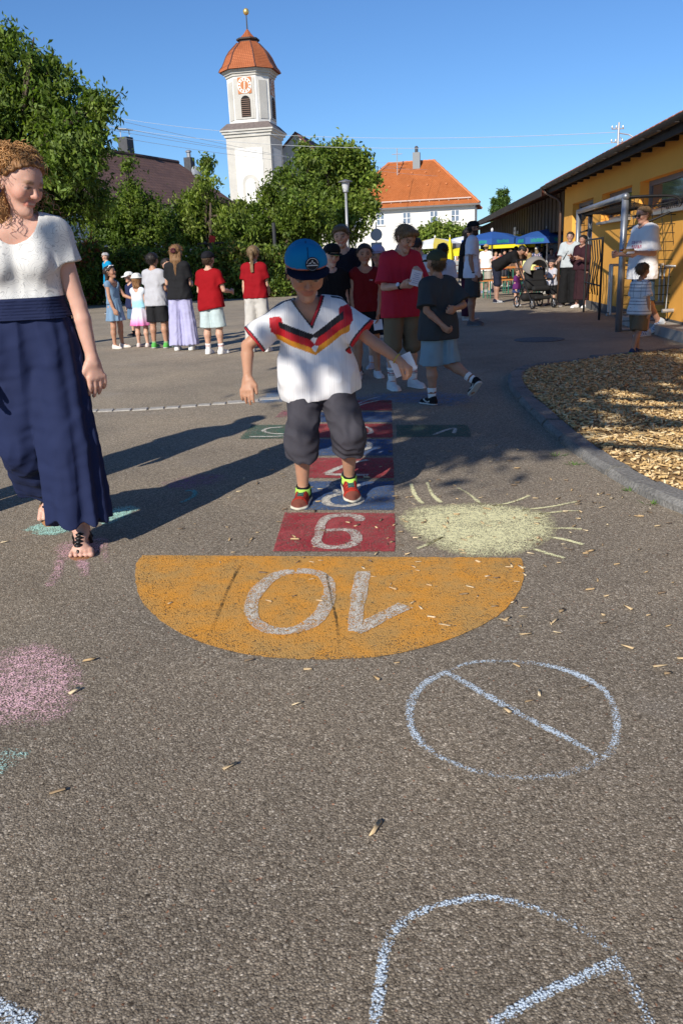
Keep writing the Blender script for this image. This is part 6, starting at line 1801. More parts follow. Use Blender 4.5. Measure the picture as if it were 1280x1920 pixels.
def curls(k, root, n=1000, seed=4):
    rs = np.random.RandomState(seed); mb = MB(); hh = k.hh
    dn = np.array([0, 0, -1.0])
    for i in range(n):
        while True:
            d = rs.normal(size=3); d /= np.linalg.norm(d)
            y, z = d[1], d[2]
            if z > -.6 and (z * .45 + .13) > .36 - (y * .43 + .4) * .92 and not (abs(d[0]) > .8 and z < .1 and y < .15) and not (y < -.35 and z < .72): break
        o_ = hpt(k, d[0] * .40, .03 + d[1] * .47, .14 + d[2] * .41)
        out = k.HR @ d
        ln = rs.uniform(.035, .07) if (z > .25 or y < 0) else rs.uniform(.08, .2)
        ax = unit(out * (.5 if z > .3 else .22) + dn * (.9 if (z < .4 and y > 0) else .15) + rs.normal(size=3) * .3 + k.HR @ np.array([0, .55 if y < .2 else .2, 0]))
        a = unit(np.cross(ax, rs.normal(size=3))); b = np.cross(ax, a); R_ = rs.uniform(.006, .014); tu = ln / rs.uniform(.03, .045); m_ = int(tu * 7) + 4
        ph = rs.uniform(0, 6.28)
        pts = [o_ + ax * ln * t + dn * .03 * t * t + (a * math.cos(ph + tu * 6.28 * t) + b * math.sin(ph + tu * 6.28 * t)) * R_ * (.4 + .6 * min(1, t * 3)) for t in np.linspace(0, 1, m_)]
        mb.tube(pts, [.0021 * (1 - .55 * t) for t in np.linspace(0, 1, m_)], 4, cap=False)
    mb.build('curls', mat('hair_curl', (.46, .245, .095), rough=.42, var=.6, vs=40, spec=.5), root, smooth=True)
    mb = MB(); p = hpt(k, -.37, -.0, -.17); mb.lathe([(.001, -.006), (.005, -.004), (.006, 0), (.005, .004), (.001, .006)], (p[0], p[1], p[2]), 8); mb.build('earring', mat('bead_blue', (.01, .02, .12), rough=.2), root, smooth=True)
    # sandals
    for s in (-1, 1):
        T = k.ft[s]; A = k.ankp[s]; Ht = k.Ht; q = lambda x, y, z: A + T @ np.array([x, y, z]) * Ht
        f = F(); f.cone(q(0, .022, -.0475), q(0, -.07, -.0475), .022 * Ht, .030 * Ht, k=.01, flat=(T[:, 2], 6.)); f.cone(q(0, -.07, -.0475), q(0, -.105, -.0475), .030 * Ht, .022 * Ht, k=.01, flat=(T[:, 2], 6.))
        so = f.build('sandal', .004, mat('sandal_sole', (.28, .13, .05), rough=.7), root)
        mb = MB()
        loop = lambda pts, r: mb.tube(pts, r, 6)
        loop([q(-.022, .0, -.036), q(-.019, -.012, -.012), q(0, -.024, -.006), q(.019, -.012, -.012), q(.022, .0, -.036)], .009)
        loop([q(-.024, .005, -.02), q(-.02, -.01, -.002), q(0, -.021, .0), q(.02, -.01, -.002), q(.024, .005, -.02), q(.012, .028, -.012), q(-.012, .028, -.012), q(-.024, .005, -.02)], .008)
        loop([q(0, -.022, -.003), q(-.002, -.05, -.014), q(-.006, -.082, -.028), q(-.008, -.094, -.040)], .010)
        for j in range(4): c = q(-.002 - .0012 * j, -.035 - .014 * j, -.006 - .0055 * j); mb.lathe([(.004, .004), (.017, .006), (.018, .012), (.004, .018)], c, 10)
        mb.build('strap', mat('strap_black', (.012, .011, .012), rough=.4), so, smooth=True)
def waistband(k, root):
    f = F(); L = levels(k)
    for (t, c, lat, w, r) in L[1:4]: f.cone(c - lat * w, c + lat * w, r + .036, k=.03)
    z0 = k.hip + (k.chest - k.hip) * .28; z1 = k.hip + (k.chest - k.hip) * .46
    f.post.append(lambda P, d: np.maximum(np.maximum(d + .0022 * np.sin(P[:, 2] * 520), (P - z1) @ k.up), (z0 - P) @ k.up).astype(np.float32))
    f.build('waistband', .0045, m_cloth((.012, .018, .055)), root)
wf = gp(128, 1033); wz = at(45, 286, 3.35)[2]
wc = at(62, 640, 3.42)
woman = person(dict(label='smiling woman with curly hair, patterned white top and wide navy trousers walking', ht=1.63, top=wz, loc=(wc[0] + .01, 3.40, 0), yaw=.10, fem=1, g=.92, kid=0, h=.0052, skin=(.60, .35, .27), hairc=(.2, .11, .05), teeth=1, toes=1, hs=1.05, eyeo=.02,
    head=(.92, .34, .06), lean=(.05, .0), twist=.10,
    arm={-1: ((.22, .05, -1), (.1, .3, -1)), 1: ((.20, -.02, -1), (.14, .12, -1), (.10, .10, -1))}, curl={1: .3, -1: .4}, palm={1: (-.6, .8, 0), -1: (1, 0, 0)},
    leg={1: ((.04, .17, -1), (.02, .03, -1), .12, 0.0), -1: ((.06, -.10, -1), (.02, -.85, -.72), .1, .85)},
    wear=[('tee', WHT, dict(hem=-.165, over=0, ease=.010, loose=.80, sleeve=.42, slflare=.010, shell=.008, neck=.064, neckz=.014, neckf=.02, fold=.006, seed=11, mat=woman_tee_mat(), name='top', h=.0045)),
          ('pants', (.014, .021, .064), dict(len=1.84, flare=.062, ease=.020, waist=.36, fold=.010, fz=.13, pleat=.024, h=.005)), ('extra', waistband),
          ('hair', 'long', (.24, .115, .042), dict(vol=.055, len=.85, wd=.26, amp=.03, fz=.40, nostrand=1)), ('extra', curls)]))

# ---- children waiting at the left
lg = 'children waiting in a row on the left'
DENIM = (.16, .25, .36); DEN2 = (.10, .17, .27)
who('man in bright blue T-shirt and grey flat cap standing before the hedge', (212, 588), (196, 474), -1.0, 0, [('tee', (.005, .26, .50), dict(hem=.06)), ('shorts', (.02, .022, .035), dict(len=1.0)), ('shoes', dict(col=(.02, .025, .05), sole=(.5, .5, .5))), ('socks', BLK, dict(up=.12)), ('hair', 'short', (.09, .07, .05), {}), ('cap', (.38, .36, .36), (.38, .36, .36), dict(brim=.16, btilt=.3))], h=.016, ht=1.7)
def tiedye(V, k):
    t = np.clip((V[:, 2] - (k.hip[2] - .25 * k.Ht)) / (.52 * k.Ht), 0, 1)
    c = np.where((t < .22)[:, None], np.array([.72, .16, .42]), 0); s = sstep(.08, .40, t)[:, None]; c = np.array([.72, .16, .42]) * (1 - s) + np.array([.74, .66, .76]) * s
    s2 = sstep(.5, .62, t)[:, None]; c = c * (1 - s2) + np.array([.32, .62, .74]) * s2; s3 = sstep(.7, .85, t)[:, None]; c = c * (1 - s3) + np.array([.70, .74, .80]) * s3
    return c * (1 + .1 * waves(V, 40, 3)[:, None])
def denimf(V, k): return np.tile(np.array(DENIM), (len(V), 1)) * (1 + .16 * waves(V * np.array([1, 1, .4], np.float32), 70, 3)[:, None])
def girl_shades(k, root):
    mb = MB()
    for s in (-1, 1):
        c = hpt(k, s * .15, -.30, .42); mb.lathe([(.001, 0), (.13 * k.hh, .002), (.13 * k.hh, .012), (.001, .014)], (c[0], c[1], c[2]), 12)
    mb.tube([hpt(k, -.36, .1, .2), hpt(k, -.28, -.26, .42), hpt(k, .28, -.26, .42), hpt(k, .36, .1, .2)], .006, 5); mb.build('sunglasses', mat('plastic_white', (.75, .72, .72), rough=.4), root)
gd = who('girl in blue denim dress with long dark hair looking up', (224, 653), (205, 499), 1.15, .62, [('tee', DENIM, dict(sleeve=0, hem=-.05, over=0, loose=.8, neck=.075, neckz=.0, fn=denimf, name='dress_top')), ('skirt', DENIM, dict(len=.165, r0=.088, r1=.135, fn=denimf)), ('shoes', dict(col=(.70, .62, .56), sole=(.70, .66, .58), lace=SKIN_T)), ('hair', 'long', (.028, .016, .012), dict(len=1.25, wd=.2)), ('extra', girl_shades)], h=.010, ht=1.25, fem=1, head=(.2, -.25, 0), arm={1: ((.2, .5, -.9), (.0, .9, -.3)), -1: ((.1, .1, -1), (-.05, .35, -1))}, skin=SKIN_T, group=lg)
who('child in navy T-shirt with white peaked hat facing left', (256, 630), (236, 510), -.8, .7, [('tee', (.02, .025, .07), dict(hem=.06)), ('shorts', DEN2, dict(len=.95)), ('shoes', dict(col=(.02, .02, .03), sole=(.1, .1, .1))), ('socks', BLK, dict(up=.2)), ('hair', 'short', (.1, .06, .03), {}), ('cap', (.74, .74, .71), (.74, .74, .71), dict(brim=.4, btilt=.25))], h=.011, ht=1.2, group=lg)
who('small girl in pink and turquoise tie-dye dress with white sun hat', (270, 651), (262, 513), 2.75, .78, [('tee', WHT, dict(sleeve=0, hem=-.05, over=0, loose=.8, neck=.07, neckz=.0, fn=tiedye, name='dress_top')), ('skirt', WHT, dict(len=.20, r0=.085, r1=.165, n=7, amp=.016, fn=tiedye)), ('shoes', dict(col=(.66, .55, .52), sole=(.5, .4, .35), lace=SKIN_L)), ('hair', 'long', (.26, .13, .055), dict(len=.62, wd=.22)), ('sunhat', (.76, .76, .70), dict(w=.60))], h=.010, ht=1.15, fem=1, group=lg)
who('boy in pale grey T-shirt and black shorts with green shoes, back turned', (302, 653), (284, 474), 2.8, .5, [('tee', (.44, .44, .47), dict(hem=.075, fold=.008, seed=8)), ('shorts', (.016, .016, .018), dict(len=.92)), ('shoes', dict(col=(.10, .40, .08), sole=(.55, .55, .55), stripe=(.02, .10, .16))), ('socks', (.25, .42, .2), dict(up=.14)), ('hair', 'short', (.015, .01, .008), {})], h=.010, ht=1.35, skin=SKIN_T, arm={1: ((.15, .15, -1), (-.2, .9, -.2)), -1: ((.15, .15, -1), (-.2, .9, -.2))}, group=lg)
who('child in dark blue shirt mostly hidden between the grey and black T-shirts', (326, 643), (322, 484), .6, .55, [('tee', (.014, .02, .06), dict(hem=.05)), ('shorts', DEN2, dict(len=.95)), ('shoes', dict(col=(.02, .08, .2))), ('hair', 'short', (.02, .014, .01), {})], h=.012, ht=1.3, group=lg)
def scrunch(k, root):
    p = hpt(k, 0, .46, .12); mb = MB(); mb.tube([p + k.HR @ np.array([math.cos(t) * .13, .02, math.sin(t) * .10]) * k.hh for t in np.linspace(0, 2 * PI, 13)], .018, 6); mb.build('hair_tie', mat('tie_maroon', (.06, .01, .018), rough=.8), root, smooth=True)
who('girl with long wavy brown hair, black T-shirt and lilac wide trousers', (347, 657), (343, 458), 2.95, .3, [('tee', BLK, dict(hem=.03, loose=.9)), ('pants', (.42, .41, .62), dict(len=1.95, flare=.055, pleat=.008, fold=.006)), ('shoes', dict(col=(.72, .72, .70), sole=(.70, .69, .66), stripe=BLK)), ('hair', 'long', (.20, .105, .045), dict(len=1.45, wd=.26, amp=.03)), ('extra', scrunch)], h=.010, ht=1.5, fem=1, nobust=1, arm={1: ((.30, .30, -.9), (.10, .55, .85)), -1: ((.1, .15, -1), (-.2, .9, .0))}, group=lg)
who('boy in red T-shirt and pale mint shorts with black cap, back turned', (404, 664), (389, 472), 2.75, .5, [('tee', (.27, .004, .008), dict(hem=.08, hemtilt=(-.16, 0, 0), fold=.006, seed=5)), ('shorts', (.46, .55, .56), dict(len=.98, flare=.024)), ('shoes', dict(col=WHT, sole=WHT, bulk=1.1)), ('socks', WHT, dict(up=.30, bands=((.012, .018, (.02, .02, .08)), (.026, .032, (.4, .02, .02))))), ('hair', 'short', (.06, .035, .02), dict(vol=.01)), ('cap', (.010, .010, .014), (.010, .010, .014), dict())], h=.010, ht=1.4, g=1.05, arm={1: ((.25, .1, -1), (-.2, .8, .1)), -1: ((.32, .1, -1), (.0, .8, -.1))}, group=lg)
who('girl in red T-shirt and cream trousers with long blond ponytail', (487, 660), (483, 460), 2.95, .3, [('tee', (.25, .004, .009), dict(hem=.0, loose=.92)), ('pants', (.52, .50, .47), dict(len=1.93, flare=.035, waist=.38)), ('shoes', dict(col=WHT, sole=WHT)), ('hair', 'pony', (.17, .11, .055), dict(len=1.3))], h=.010, ht=1.5, fem=1, nobust=1, arm={1: ((.12, -.05, -1), (.0, .1, -1)), -1: ((.14, .15, -1), (-.1, .7, -.3))}, group=lg)
who('child with white trainers mostly hidden behind the woman', (128, 648), (120, 520), .3, .6, [('tee', BLK, dict(hem=.06)), ('shorts', BLK, dict(len=.95)), ('shoes', dict(col=WHT, sole=WHT)), ('socks', WHT, dict(up=.2)), ('hair', 'short', (.05, .03, .02), {})], h=.013, ht=1.25, group=lg)

# ---- children queueing in the shade behind the hopping boy
qg = 'children queueing in the shade'
who('boy in black cap with green brim just behind the hopping boy', (628, 712), (626, 459), .25, .55, [('tee', (.010, .010, .012), dict(hem=.08)), ('shorts', (.02, .03, .06), dict(len=1.0)), ('shoes', dict(col=(.03, .03, .03))), ('hair', 'short', (.12, .07, .035), dict(vol=.01)), ('cap', (.010, .010, .011), (.05, .28, .06), dict(tall=.06, brim=.3, bfn=lambda q: np.where(q[:, 2:3] < .09, np.array([[.05, .30, .06]]), np.array([[.010, .010, .011]]))))], h=.009, ht=1.3, skin=SKIN_P, head=(.15, .12, .05), group=qg)
who('tall boy in dark navy T-shirt standing behind the black-capped boy', (652, 700), (648, 421), -.1, .35, [('tee', (.010, .011, .02), dict(hem=.08)), ('shorts', (.02, .03, .06), dict(len=1.0)), ('shoes', dict(col=(.03, .04, .05))), ('hair', 'fringe', (.10, .06, .03), dict(fz=.22))], h=.010, ht=1.5, skin=SKIN_L, head=(-.1, .1, -.05), group=qg)
gr = who('girl in dark red sleeveless top holding a card, face in shade', (690, 708), (686, 457), .05, .5, [('tee', (.16, .008, .010), dict(sleeve=.0, hem=.0, neck=.06)), ('shorts', (.012, .012, .014), dict(len=.7)), ('shoes', dict(col=(.62, .65, .68), sole=(.65, .65, .65), bulk=1.08)), ('hair', 'pony', (.03, .018, .012), dict(len=.8))], h=.009, ht=1.35, fem=1, nobust=1, skin=SKIN_T, arm={1: ((.1, .1, -1), (-.12, .45, -1)), -1: ((.12, .05, -1), (-.05, .35, -1))}, group=qg)
_, kk = PEOPLE['girl in dark red sleeveless top holding a card, face in shade']
card('white card hanging from the hand of the girl in dark red', world_of(gr, kk.wri[1] + kk.hd[1] * .10) + np.array([0, -.02, -.02]), (1, 0, .1), (-.1, .3, 1), .085, .10, 0)
mo = obj('shirt_emblem', text_mesh('rw', .03, mat('print_white', (.6, .6, .6), rough=.7), .0006), gr); frame(mo, kk.chest + kk.fS * (.058 * kk.Ht + .016) + np.array([.05, 0, -.075]), (1, 0, 0), (0, 0, 1))
who('child in lavender cap between the red tops', (714, 690), (712, 460), -.2, .6, [('tee', (.40, .04, .07), dict(hem=.05)), ('shorts', NAVY, dict(len=.9)), ('shoes', dict(col=(.5, .5, .55))), ('socks', (.6, .6, .65), dict(up=.3)), ('hair', 'long', (.06, .035, .02), dict(len=.8)), ('cap', (.46, .42, .58), (.46, .42, .58), dict(brim=.26))], h=.011, ht=1.25, fem=1, skin=SKIN_L, group=qg)
def watch(k, root, s=-1):
    d_ = unit(k.wri[s] - k.elb[s]); c = k.wri[s] - d_ * .02; a = unit(np.cross(d_, (0, 0, 1))); b = np.cross(d_, a); rr = .016 * k.Ht + .003
    MB().tube([c + (a * math.cos(t) + b * math.sin(t)) * rr for t in np.linspace(0, 2 * PI, 15)], .008, 6).build('watch_strap', mat('strap_rubber', (.01, .01, .011), rough=.6), root)
    n = unit(np.array([-.2, -1, .35])); n = unit(n - d_ * (n @ d_)); p = c + n * (rr + .006); mb = MB(); mb.prism([(math.cos(t) * .017, math.sin(t) * .017, 0) for t in np.linspace(0, 2 * PI, 16, endpoint=False)], (0, 0, 1), .007); o_ = mb.build('watch', mat('watch_face', (.55, .60, .68), rough=.3), root); r_ = d_; u_2 = np.cross(n, r_); frame(o_, p, r_, u_2)
bands = ((.016, .022, (.015, .015, .03)), (.030, .036, (.35, .02, .03)), (.042, .046, (.015, .015, .03)))
br = who('boy in raspberry red T-shirt reading a white card', (755, 728), (753, 424), .38, .42, [('tee', (.44, .022, .045), dict(hem=.09, ease=.014, loose=.90, sleeve=.85, slflare=.03, fold=.007, seed=9)), ('shorts', (.17, .135, .085), dict(len=1.02, flare=.02, fold=.007)), ('shoes', dict(col=(.66, .66, .66), sole=(.72, .72, .72), bulk=1.08)), ('socks', WHT, dict(up=.42, bands=bands)), ('hair', 'fringe', (.17, .095, .04), dict(vol=.03, fz=.24, amp=.03)), ('extra', watch)], h=.0072, ht=1.45, skin=SKIN_L, hairc=(.16, .09, .04), head=(.25, .5, 0), arm={-1: ((.22, .18, -1), (-.42, .85, .05)), 1: ((.2, .25, -1), (-.5, .75, .55))}, curl={-1: .8, 1: .9}, palm={-1: (.6, -.2, .6), 1: (-.8, -.1, -.3)}, group=qg)
_, kk = PEOPLE['boy in raspberry red T-shirt reading a white card']
pm = (kk.wri[-1] + kk.hd[-1] * .10)
card('white printed card held up by the boy in raspberry red', world_of(br, pm + np.array([.035, -.012, .055])), (.93, .2, -.28), (.25, .1, .96), .095, .125, 6)
who('dark-haired boy in white shirt bowing his head towards the red boy', (797, 655), (793, 449), -.9, .45, [('tee', (.62, .62, .66), dict(hem=.07)), ('shorts', BLK, dict(len=.95)), ('shoes', dict(col=(.3, .3, .3))), ('socks', WHT, dict(up=.3)), ('hair', 'short', (.022, .014, .01), {})], h=.010, ht=1.45, skin=SKIN_L, head=(.1, .6, 0), lean=(.15, 0), group=qg)
who('girl with dark hair and white blouse seen from behind', (830, 650), (827, 456), 2.9, .35, [('tee', (.62, .62, .68), dict(hem=.05, sleeve=.8)), ('shorts', (.05, .05, .09), dict(len=.8)), ('shoes', dict(col=(.4, .4, .4))), ('hair', 'long', (.016, .011, .010), dict(len=.95, wd=.22))], h=.011, ht=1.5, fem=1, nobust=1, group=qg)
def six(k, root):
    o_ = obj('shirt_number', text_mesh('6', .20, mat('print_black', (.015, .015, .02), rough=.7), .002), root); frame(o_, k.hip + (k.chest - k.hip) * .60 - k.fS * (.058 * k.Ht + .026), (-1, 0, 0), (0, 0, 1))
who('blond child in white jersey with number 6 on the back', (787, 634), (786, 470), 2.85, .5, [('tee', (.72, .72, .72), dict(hem=.06)), ('shorts', (.015, .015, .02), dict(len=.85)), ('shoes', dict(col=(.5, .5, .52))), ('socks', (.7, .7, .74), dict(up=.75)), ('hair', 'long', (.42, .30, .14), dict(len=.75)), ('extra', six)], h=.011, ht=1.35, fem=1, nobust=1, group=qg)
def vans(q, c):
    c[:] = np.array((.012, .012, .014)); w = np.abs(q[:, 2] + .018 - .008 * np.sin(q[:, 1] * 60)) < .0035
    c[w & (q[:, 1] < .005) & (q[:, 1] > -.075)] = np.array((.7, .7, .68)); return c
who('boy in olive cap and charcoal T-shirt, arms crossed behind his back', (822, 757), (826, 470), -2.6, .5, [('tee', (.046, .052, .056), dict(hem=.085, ease=.012, loose=.88, sleeve=.85, slflare=.03, fold=.007, seed=12)), ('shorts', (.21, .31, .37), dict(len=.98, flare=.022, fold=.007)), ('shoes', dict(fn=vans, sole=(.62, .61, .58), h=.006)), ('socks', WHT, dict(up=.32, bands=((.03, .04, (.25, .08, .02)),))), ('hair', 'short', (.10, .06, .03), dict(vol=.005)), ('cap', (.055, .060, .034), (.055, .060, .034), dict(cfn=lambda q: np.where((q[:, 1:2] > .33) & (np.abs(q[:, 0:1]) < .16) & (q[:, 2:3] < .2), np.array([[.42, .24, .03]]), np.array([[.055, .060, .034]]))))], h=.0072, ht=1.4, skin=SKIN_T, g=1.05, arm={1: ((.22, -.30, -1), (-.55, -.60, -.75)), -1: ((.34, -.50, -.85), (-.95, -.50, -.10))}, leg={1: ((.02, .05, -1), (.0, -.03, -1), .1, 0.), -1: ((.10, -.10, -1), (.35, -.80, -.50), .1, .75)}, curl={1: .9, -1: .8}, group=qg)
def cap_beard(k, root):
    mb = MB(); mb.tube([hpt(k, -.36, -.05, .02), hpt(k, -.20, -.42, .03), hpt(k, .20, -.42, .03), hpt(k, .36, -.05, .02)], .006, 5)
    for s in (-1, 1): c = hpt(k, s * .14, -.43, 0); mb.box(c, (.045, .02, .03), k.HR)
    mb.build('sunglasses', mat('shades', (.008, .008, .009), rough=.2), root)
who('bearded man in white T-shirt, black cap and dark shorts facing right', (884, 610), (888, 415), 1.35, 0, [('tee', (.64, .65, .72), dict(hem=.10, ease=.012, loose=.90, sleeve=.75, slflare=.02)), ('shorts', (.045, .05, .052), dict(len=1.0, flare=.04)), ('shoes', dict(col=(.10, .10, .11), sole=(.2, .2, .2))), ('hair', 'short', (.012, .009, .008), dict(vol=.01)), ('cap', (.008, .008, .010), (.008, .008, .010), dict(brim=.36)), ('extra', cap_beard), ('extra', lambda k, r: watch(k, r, -1))], h=.010, ht=1.75, g=1.02, skin=(.34, .19, .13), beard=(.015, .010, .008), arm={-1: ((.12, -.05, -1), (.0, .2, -1)), 1: ((.12, .1, -1), (.0, .3, -1))})
who('long-haired man in black T-shirt standing close behind the bearded man', (876, 600), (874, 428), 1.2, 0, [('tee', BLK, dict(hem=.10, ease=.02, loose=1.0)), ('pants', (.05, .012, .03), dict(flare=.02)), ('shoes', dict(col=(.4, .38, .36))), ('hair', 'long', (.012, .009, .008), dict(len=1.1))], h=.012, ht=1.75, g=1.15, skin=(.34, .19, .13))

# ---- further off, right of the middle
who('man in black T-shirt bending down towards the toddler', (930, 568), (985, 463), 1.25, 0, [('tee', (.008, .008, .009), dict(hem=.06, ease=.018, loose=1.0)), ('shorts', (.014, .018, .035), dict(len=1.05)), ('shoes', dict(col=(.012, .014, .03), sole=(.3, .3, .3), stripe=WHT)), ('hair', 'short', (.012, .01, .009), dict(vol=.05))], h=.012, ht=1.75, g=1.1, skin=(.36, .21, .15), lean=(1.05, 0), head=(0, .9, 0), arm={1: ((.05, .25, -1), (.0, .45, -.9)), -1: ((.05, .35, -1), (.0, .5, -.9))}, leg={1: ((.05, .0, -1), (0, -.08, -1), .1, 0), -1: ((.05, .1, -1), (0, -.05, -1), .1, 0)})
who('person in brown shirt and black shorts walking away behind the bending man', (965, 545), (958, 462), 2.7, 0, [('tee', (.11, .065, .045), dict(hem=.08)), ('shorts', BLK, dict(len=.85)), ('shoes', dict(col=(.5, .36, .25), sole=(.6, .55, .5))), ('hair', 'short', (.03, .02, .015), {})], h=.016, ht=1.7, leg={1: ((.02, .2, -1), (0, .0, -1)), -1: ((.02, -.1, -1), (0, -.6, -.8), .1, .6)})
who('person in white shirt and straw hat left of the bending man', (910, 550), (916, 458), 2.6, 0, [('tee', (.70, .69, .66), dict(hem=.1)), ('shorts', (.36, .33, .28), dict(len=1.0)), ('shoes', dict(col=(.2, .2, .3))), ('hair', 'short', (.1, .07, .04), {}), ('sunhat', (.36, .26, .13), dict(w=.6))], h=.016, ht=1.75)
who('toddler in purple T-shirt and blue skirt beside the pushchair', (967, 574), (972, 503), .9, .95, [('tee', (.10, .018, .11), dict(hem=.03)), ('skirt', (.03, .05, .13), dict(len=.13, r0=.1, r1=.13)), ('shoes', dict(col=(.35, .38, .42))), ('hair', 'short', (.10, .055, .03), dict(vol=.06))], h=.011, ht=.9, fem=1)
who('small boy in dark cap and pale T-shirt holding the pushchair', (1032, 573), (1036, 487), -.85, .8, [('tee', (.46, .46, .52), dict(hem=.05)), ('shorts', BLK, dict(len=1.0)), ('shoes', dict(col=(.04, .05, .09), sole=(.6, .6, .6))), ('cap', (.045, .04, .045), (.045, .04, .045), dict(brim=.1)), ('hair', 'short', (.04, .03, .02), dict(vol=.0))], h=.011, ht=1.1, arm={-1: ((.1, .5, -.8), (.0, 1, -.3)), 1: ((.1, .4, -.9), (0, .9, -.2))})
def strap(k, root):
    a = k.sho[1] + k.up * .06 - k.latS * .06; b = k.hip - k.latS * .17 + k.up * .08; f_ = k.fS * .115
    mb = MB(); mb.tube([a, a * .6 + b * .4 + f_, a * .25 + b * .75 + f_, b], .010, 6); mb.build('bag_strap', mat('strap_dark', (.012, .012, .014)), root)
who('woman in pale grey blouse and wide black trousers with shoulder strap', (1064, 574), (1062, 435), -.45, 0, [('tee', (.42, .46, .48), dict(hem=.0, ease=.018, loose=.95, sleeve=.8)), ('pants', (.010, .010, .011), dict(flare=.06)), ('shoes', dict(col=(.05, .04, .04))), ('hair', 'pony', (.03, .018, .014), dict(len=.5)), ('extra', strap)], h=.012, ht=1.65, fem=1, skin=(.42, .26, .2), arm={-1: ((.2, .25, -1), (.1, .9, -.3)), 1: ((.15, .1, -1), (-.4, .8, .2))})
who('woman with long black hair in long maroon dress beside the goal', (1088, 577), (1090, 441), -.9, 0, [('tee', (.035, .012, .018), dict(hem=.0, ease=.02, loose=.95, sleeve=1.6, name='dress_top')), ('skirt', (.030, .012, .016), dict(len=.42, r0=.1, r1=.12, name='dress_skirt')), ('shoes', dict(col=WHT, sole=WHT)), ('hair', 'long', (.010, .008, .008), dict(len=1.2))], h=.012, ht=1.62, fem=1, g=1.1, skin=(.36, .2, .15), arm={-1: ((.1, .3, -1), (-.3, .9, .5)), 1: ((.1, .3, -1), (-.3, .9, .3))})
who('blond woman in pale yellow T-shirt behind the pushchair', (990, 562), (985, 474), 2.8, 0, [('tee', (.72, .70, .28), dict(hem=.05)), ('shorts', (.25, .36, .48), dict(len=.7)), ('shoes', dict(col=(.5, .5, .5))), ('hair', 'long', (.34, .22, .09), dict(len=1.1))], h=.014, ht=1.55, fem=1)
def tee_print(V, k):
    c = np.tile(np.array((.76, .75, .76)), (len(V), 1)); x = (V - k.hip) @ k.latS; z = (V - k.chest) @ k.up; fr = (V - k.hip) @ k.fS
    m = (fr > .04) & (np.abs(x) < .11)
    for (z0, z1, col, f_) in ((-.17, -.14, (.25, .12, .25), 90), (-.23, -.19, (.45, .10, .16), 70), (-.28, -.26, (.2, .2, .28), 110)):
        c[m & (z > z0) & (z < z1) & (np.sin(x * f_ * 2 + z * 60) > -.3)] = col
    return c
def glasses(k, root):
    mb = MB(); mb.tube([hpt(k, -.355, .02, .03), hpt(k, -.31, -.30, .03), hpt(k, -.19, -.42, .02), hpt(k, .19, -.42, .02), hpt(k, .31, -.30, .03), hpt(k, .355, .02, .03)], .005, 6)
    for s in (-1, 1): mb.box(hpt(k, s * .15, -.425, -.01), (.05, .012, .034), k.HR)
    mb.build('sunglasses', mat('shades'), root)
man = who('man in white printed T-shirt and denim shorts walking past the goal', (1196, 630), (1186, 387), -1.35, 0, [('tee', WHT, dict(hem=.13, ease=.012, loose=.94, sleeve=.9, slflare=.03, fold=.009, fn=tee_print)), ('shorts', (.045, .09, .165), dict(len=.98, flare=.03)), ('shoes', dict(col=(.50, .56, .64), sole=(.6, .6, .6), stripe=(.02, .08, .3), bulk=1.05)), ('hair', 'short', (.16, .10, .05), dict(vol=.012, fz=.36)), ('extra', glasses)], h=.0085, ht=1.8, g=1.08, skin=(.50, .28, .20), hairc=(.16, .10, .05), head=(.0, .12, 0), arm={1: ((.1, -.05, -1), (-.05, 1, .05)), -1: ((.1, .15, -1), (-.15, 1, .0))}, leg={1: ((.02, -.02, -1), (.02, -.1, -1), .1, 0.0), -1: ((.02, -.30, -1), (.02, -.62, -.78), .1, .62)}, curl={1: .8, -1: .8})
_, kk = PEOPLE['man in white printed T-shirt and denim shorts walking past the goal']
bp_ = world_of(man, kk.wri[1] + kk.hd[1] * .12)
e = empty('bread_roll', tuple(bp_), 0, 'sausage in a bread roll held by the man at the goal', 'bread roll')
f = F(); f.cone((-.05, 0, .02), (.05, 0, .02), .026, k=.01); f.build('bun', .006, mat('bread', (.55, .32, .12), rough=.8, var=.2, vs=30), e)
f = F(); f.cone((-.10, 0, .036), (.06, 0, .040), .012, k=.01); f.build('sausage', .005, mat('sausage', (.28, .08, .03), rough=.4), e)
MB().box((.02, 0, .0), (.10, .07, .03)).build('napkin', M_PAPER, e, bevel=.01)
def gridtee(V, k):
    c = np.tile(np.array((.70, .70, .71)), (len(V), 1)); z = V[:, 2]; x = (V - k.hip) @ k.latS
    c[(np.mod(z, .034) < .0055)] = (.08, .08, .10); c[(np.mod(x + .017, .05) < .004) & (z > k.hip[2] + .12)] = (.30, .30, .33); return c
who('small boy in white grid-striped T-shirt and khaki shorts at the chip bed', (1192, 667), (1200, 493), 2.05, .85, [('tee', WHT, dict(hem=.05, fn=gridtee, sleeve=.75, h=.0065)), ('shorts', (.17, .12, .07), dict(len=.95, flare=.03)), ('shoes', dict(col=(.03, .05, .12), sole=(.25, .5, .06))), ('hair', 'short', (.11, .062, .03), dict(vol=.035))], h=.0075, ht=1.05, skin=(.42, .23, .15), leg={1: ((.0, .22, -1), (.0, .05, -1), .1, 0), -1: ((.0, -.18, -1), (.0, -.35, -1), .1, .3)}, arm={1: ((.2, .05, -1), (.05, .15, -1)), -1: ((.2, -.05, -1), (.05, .1, -1))})

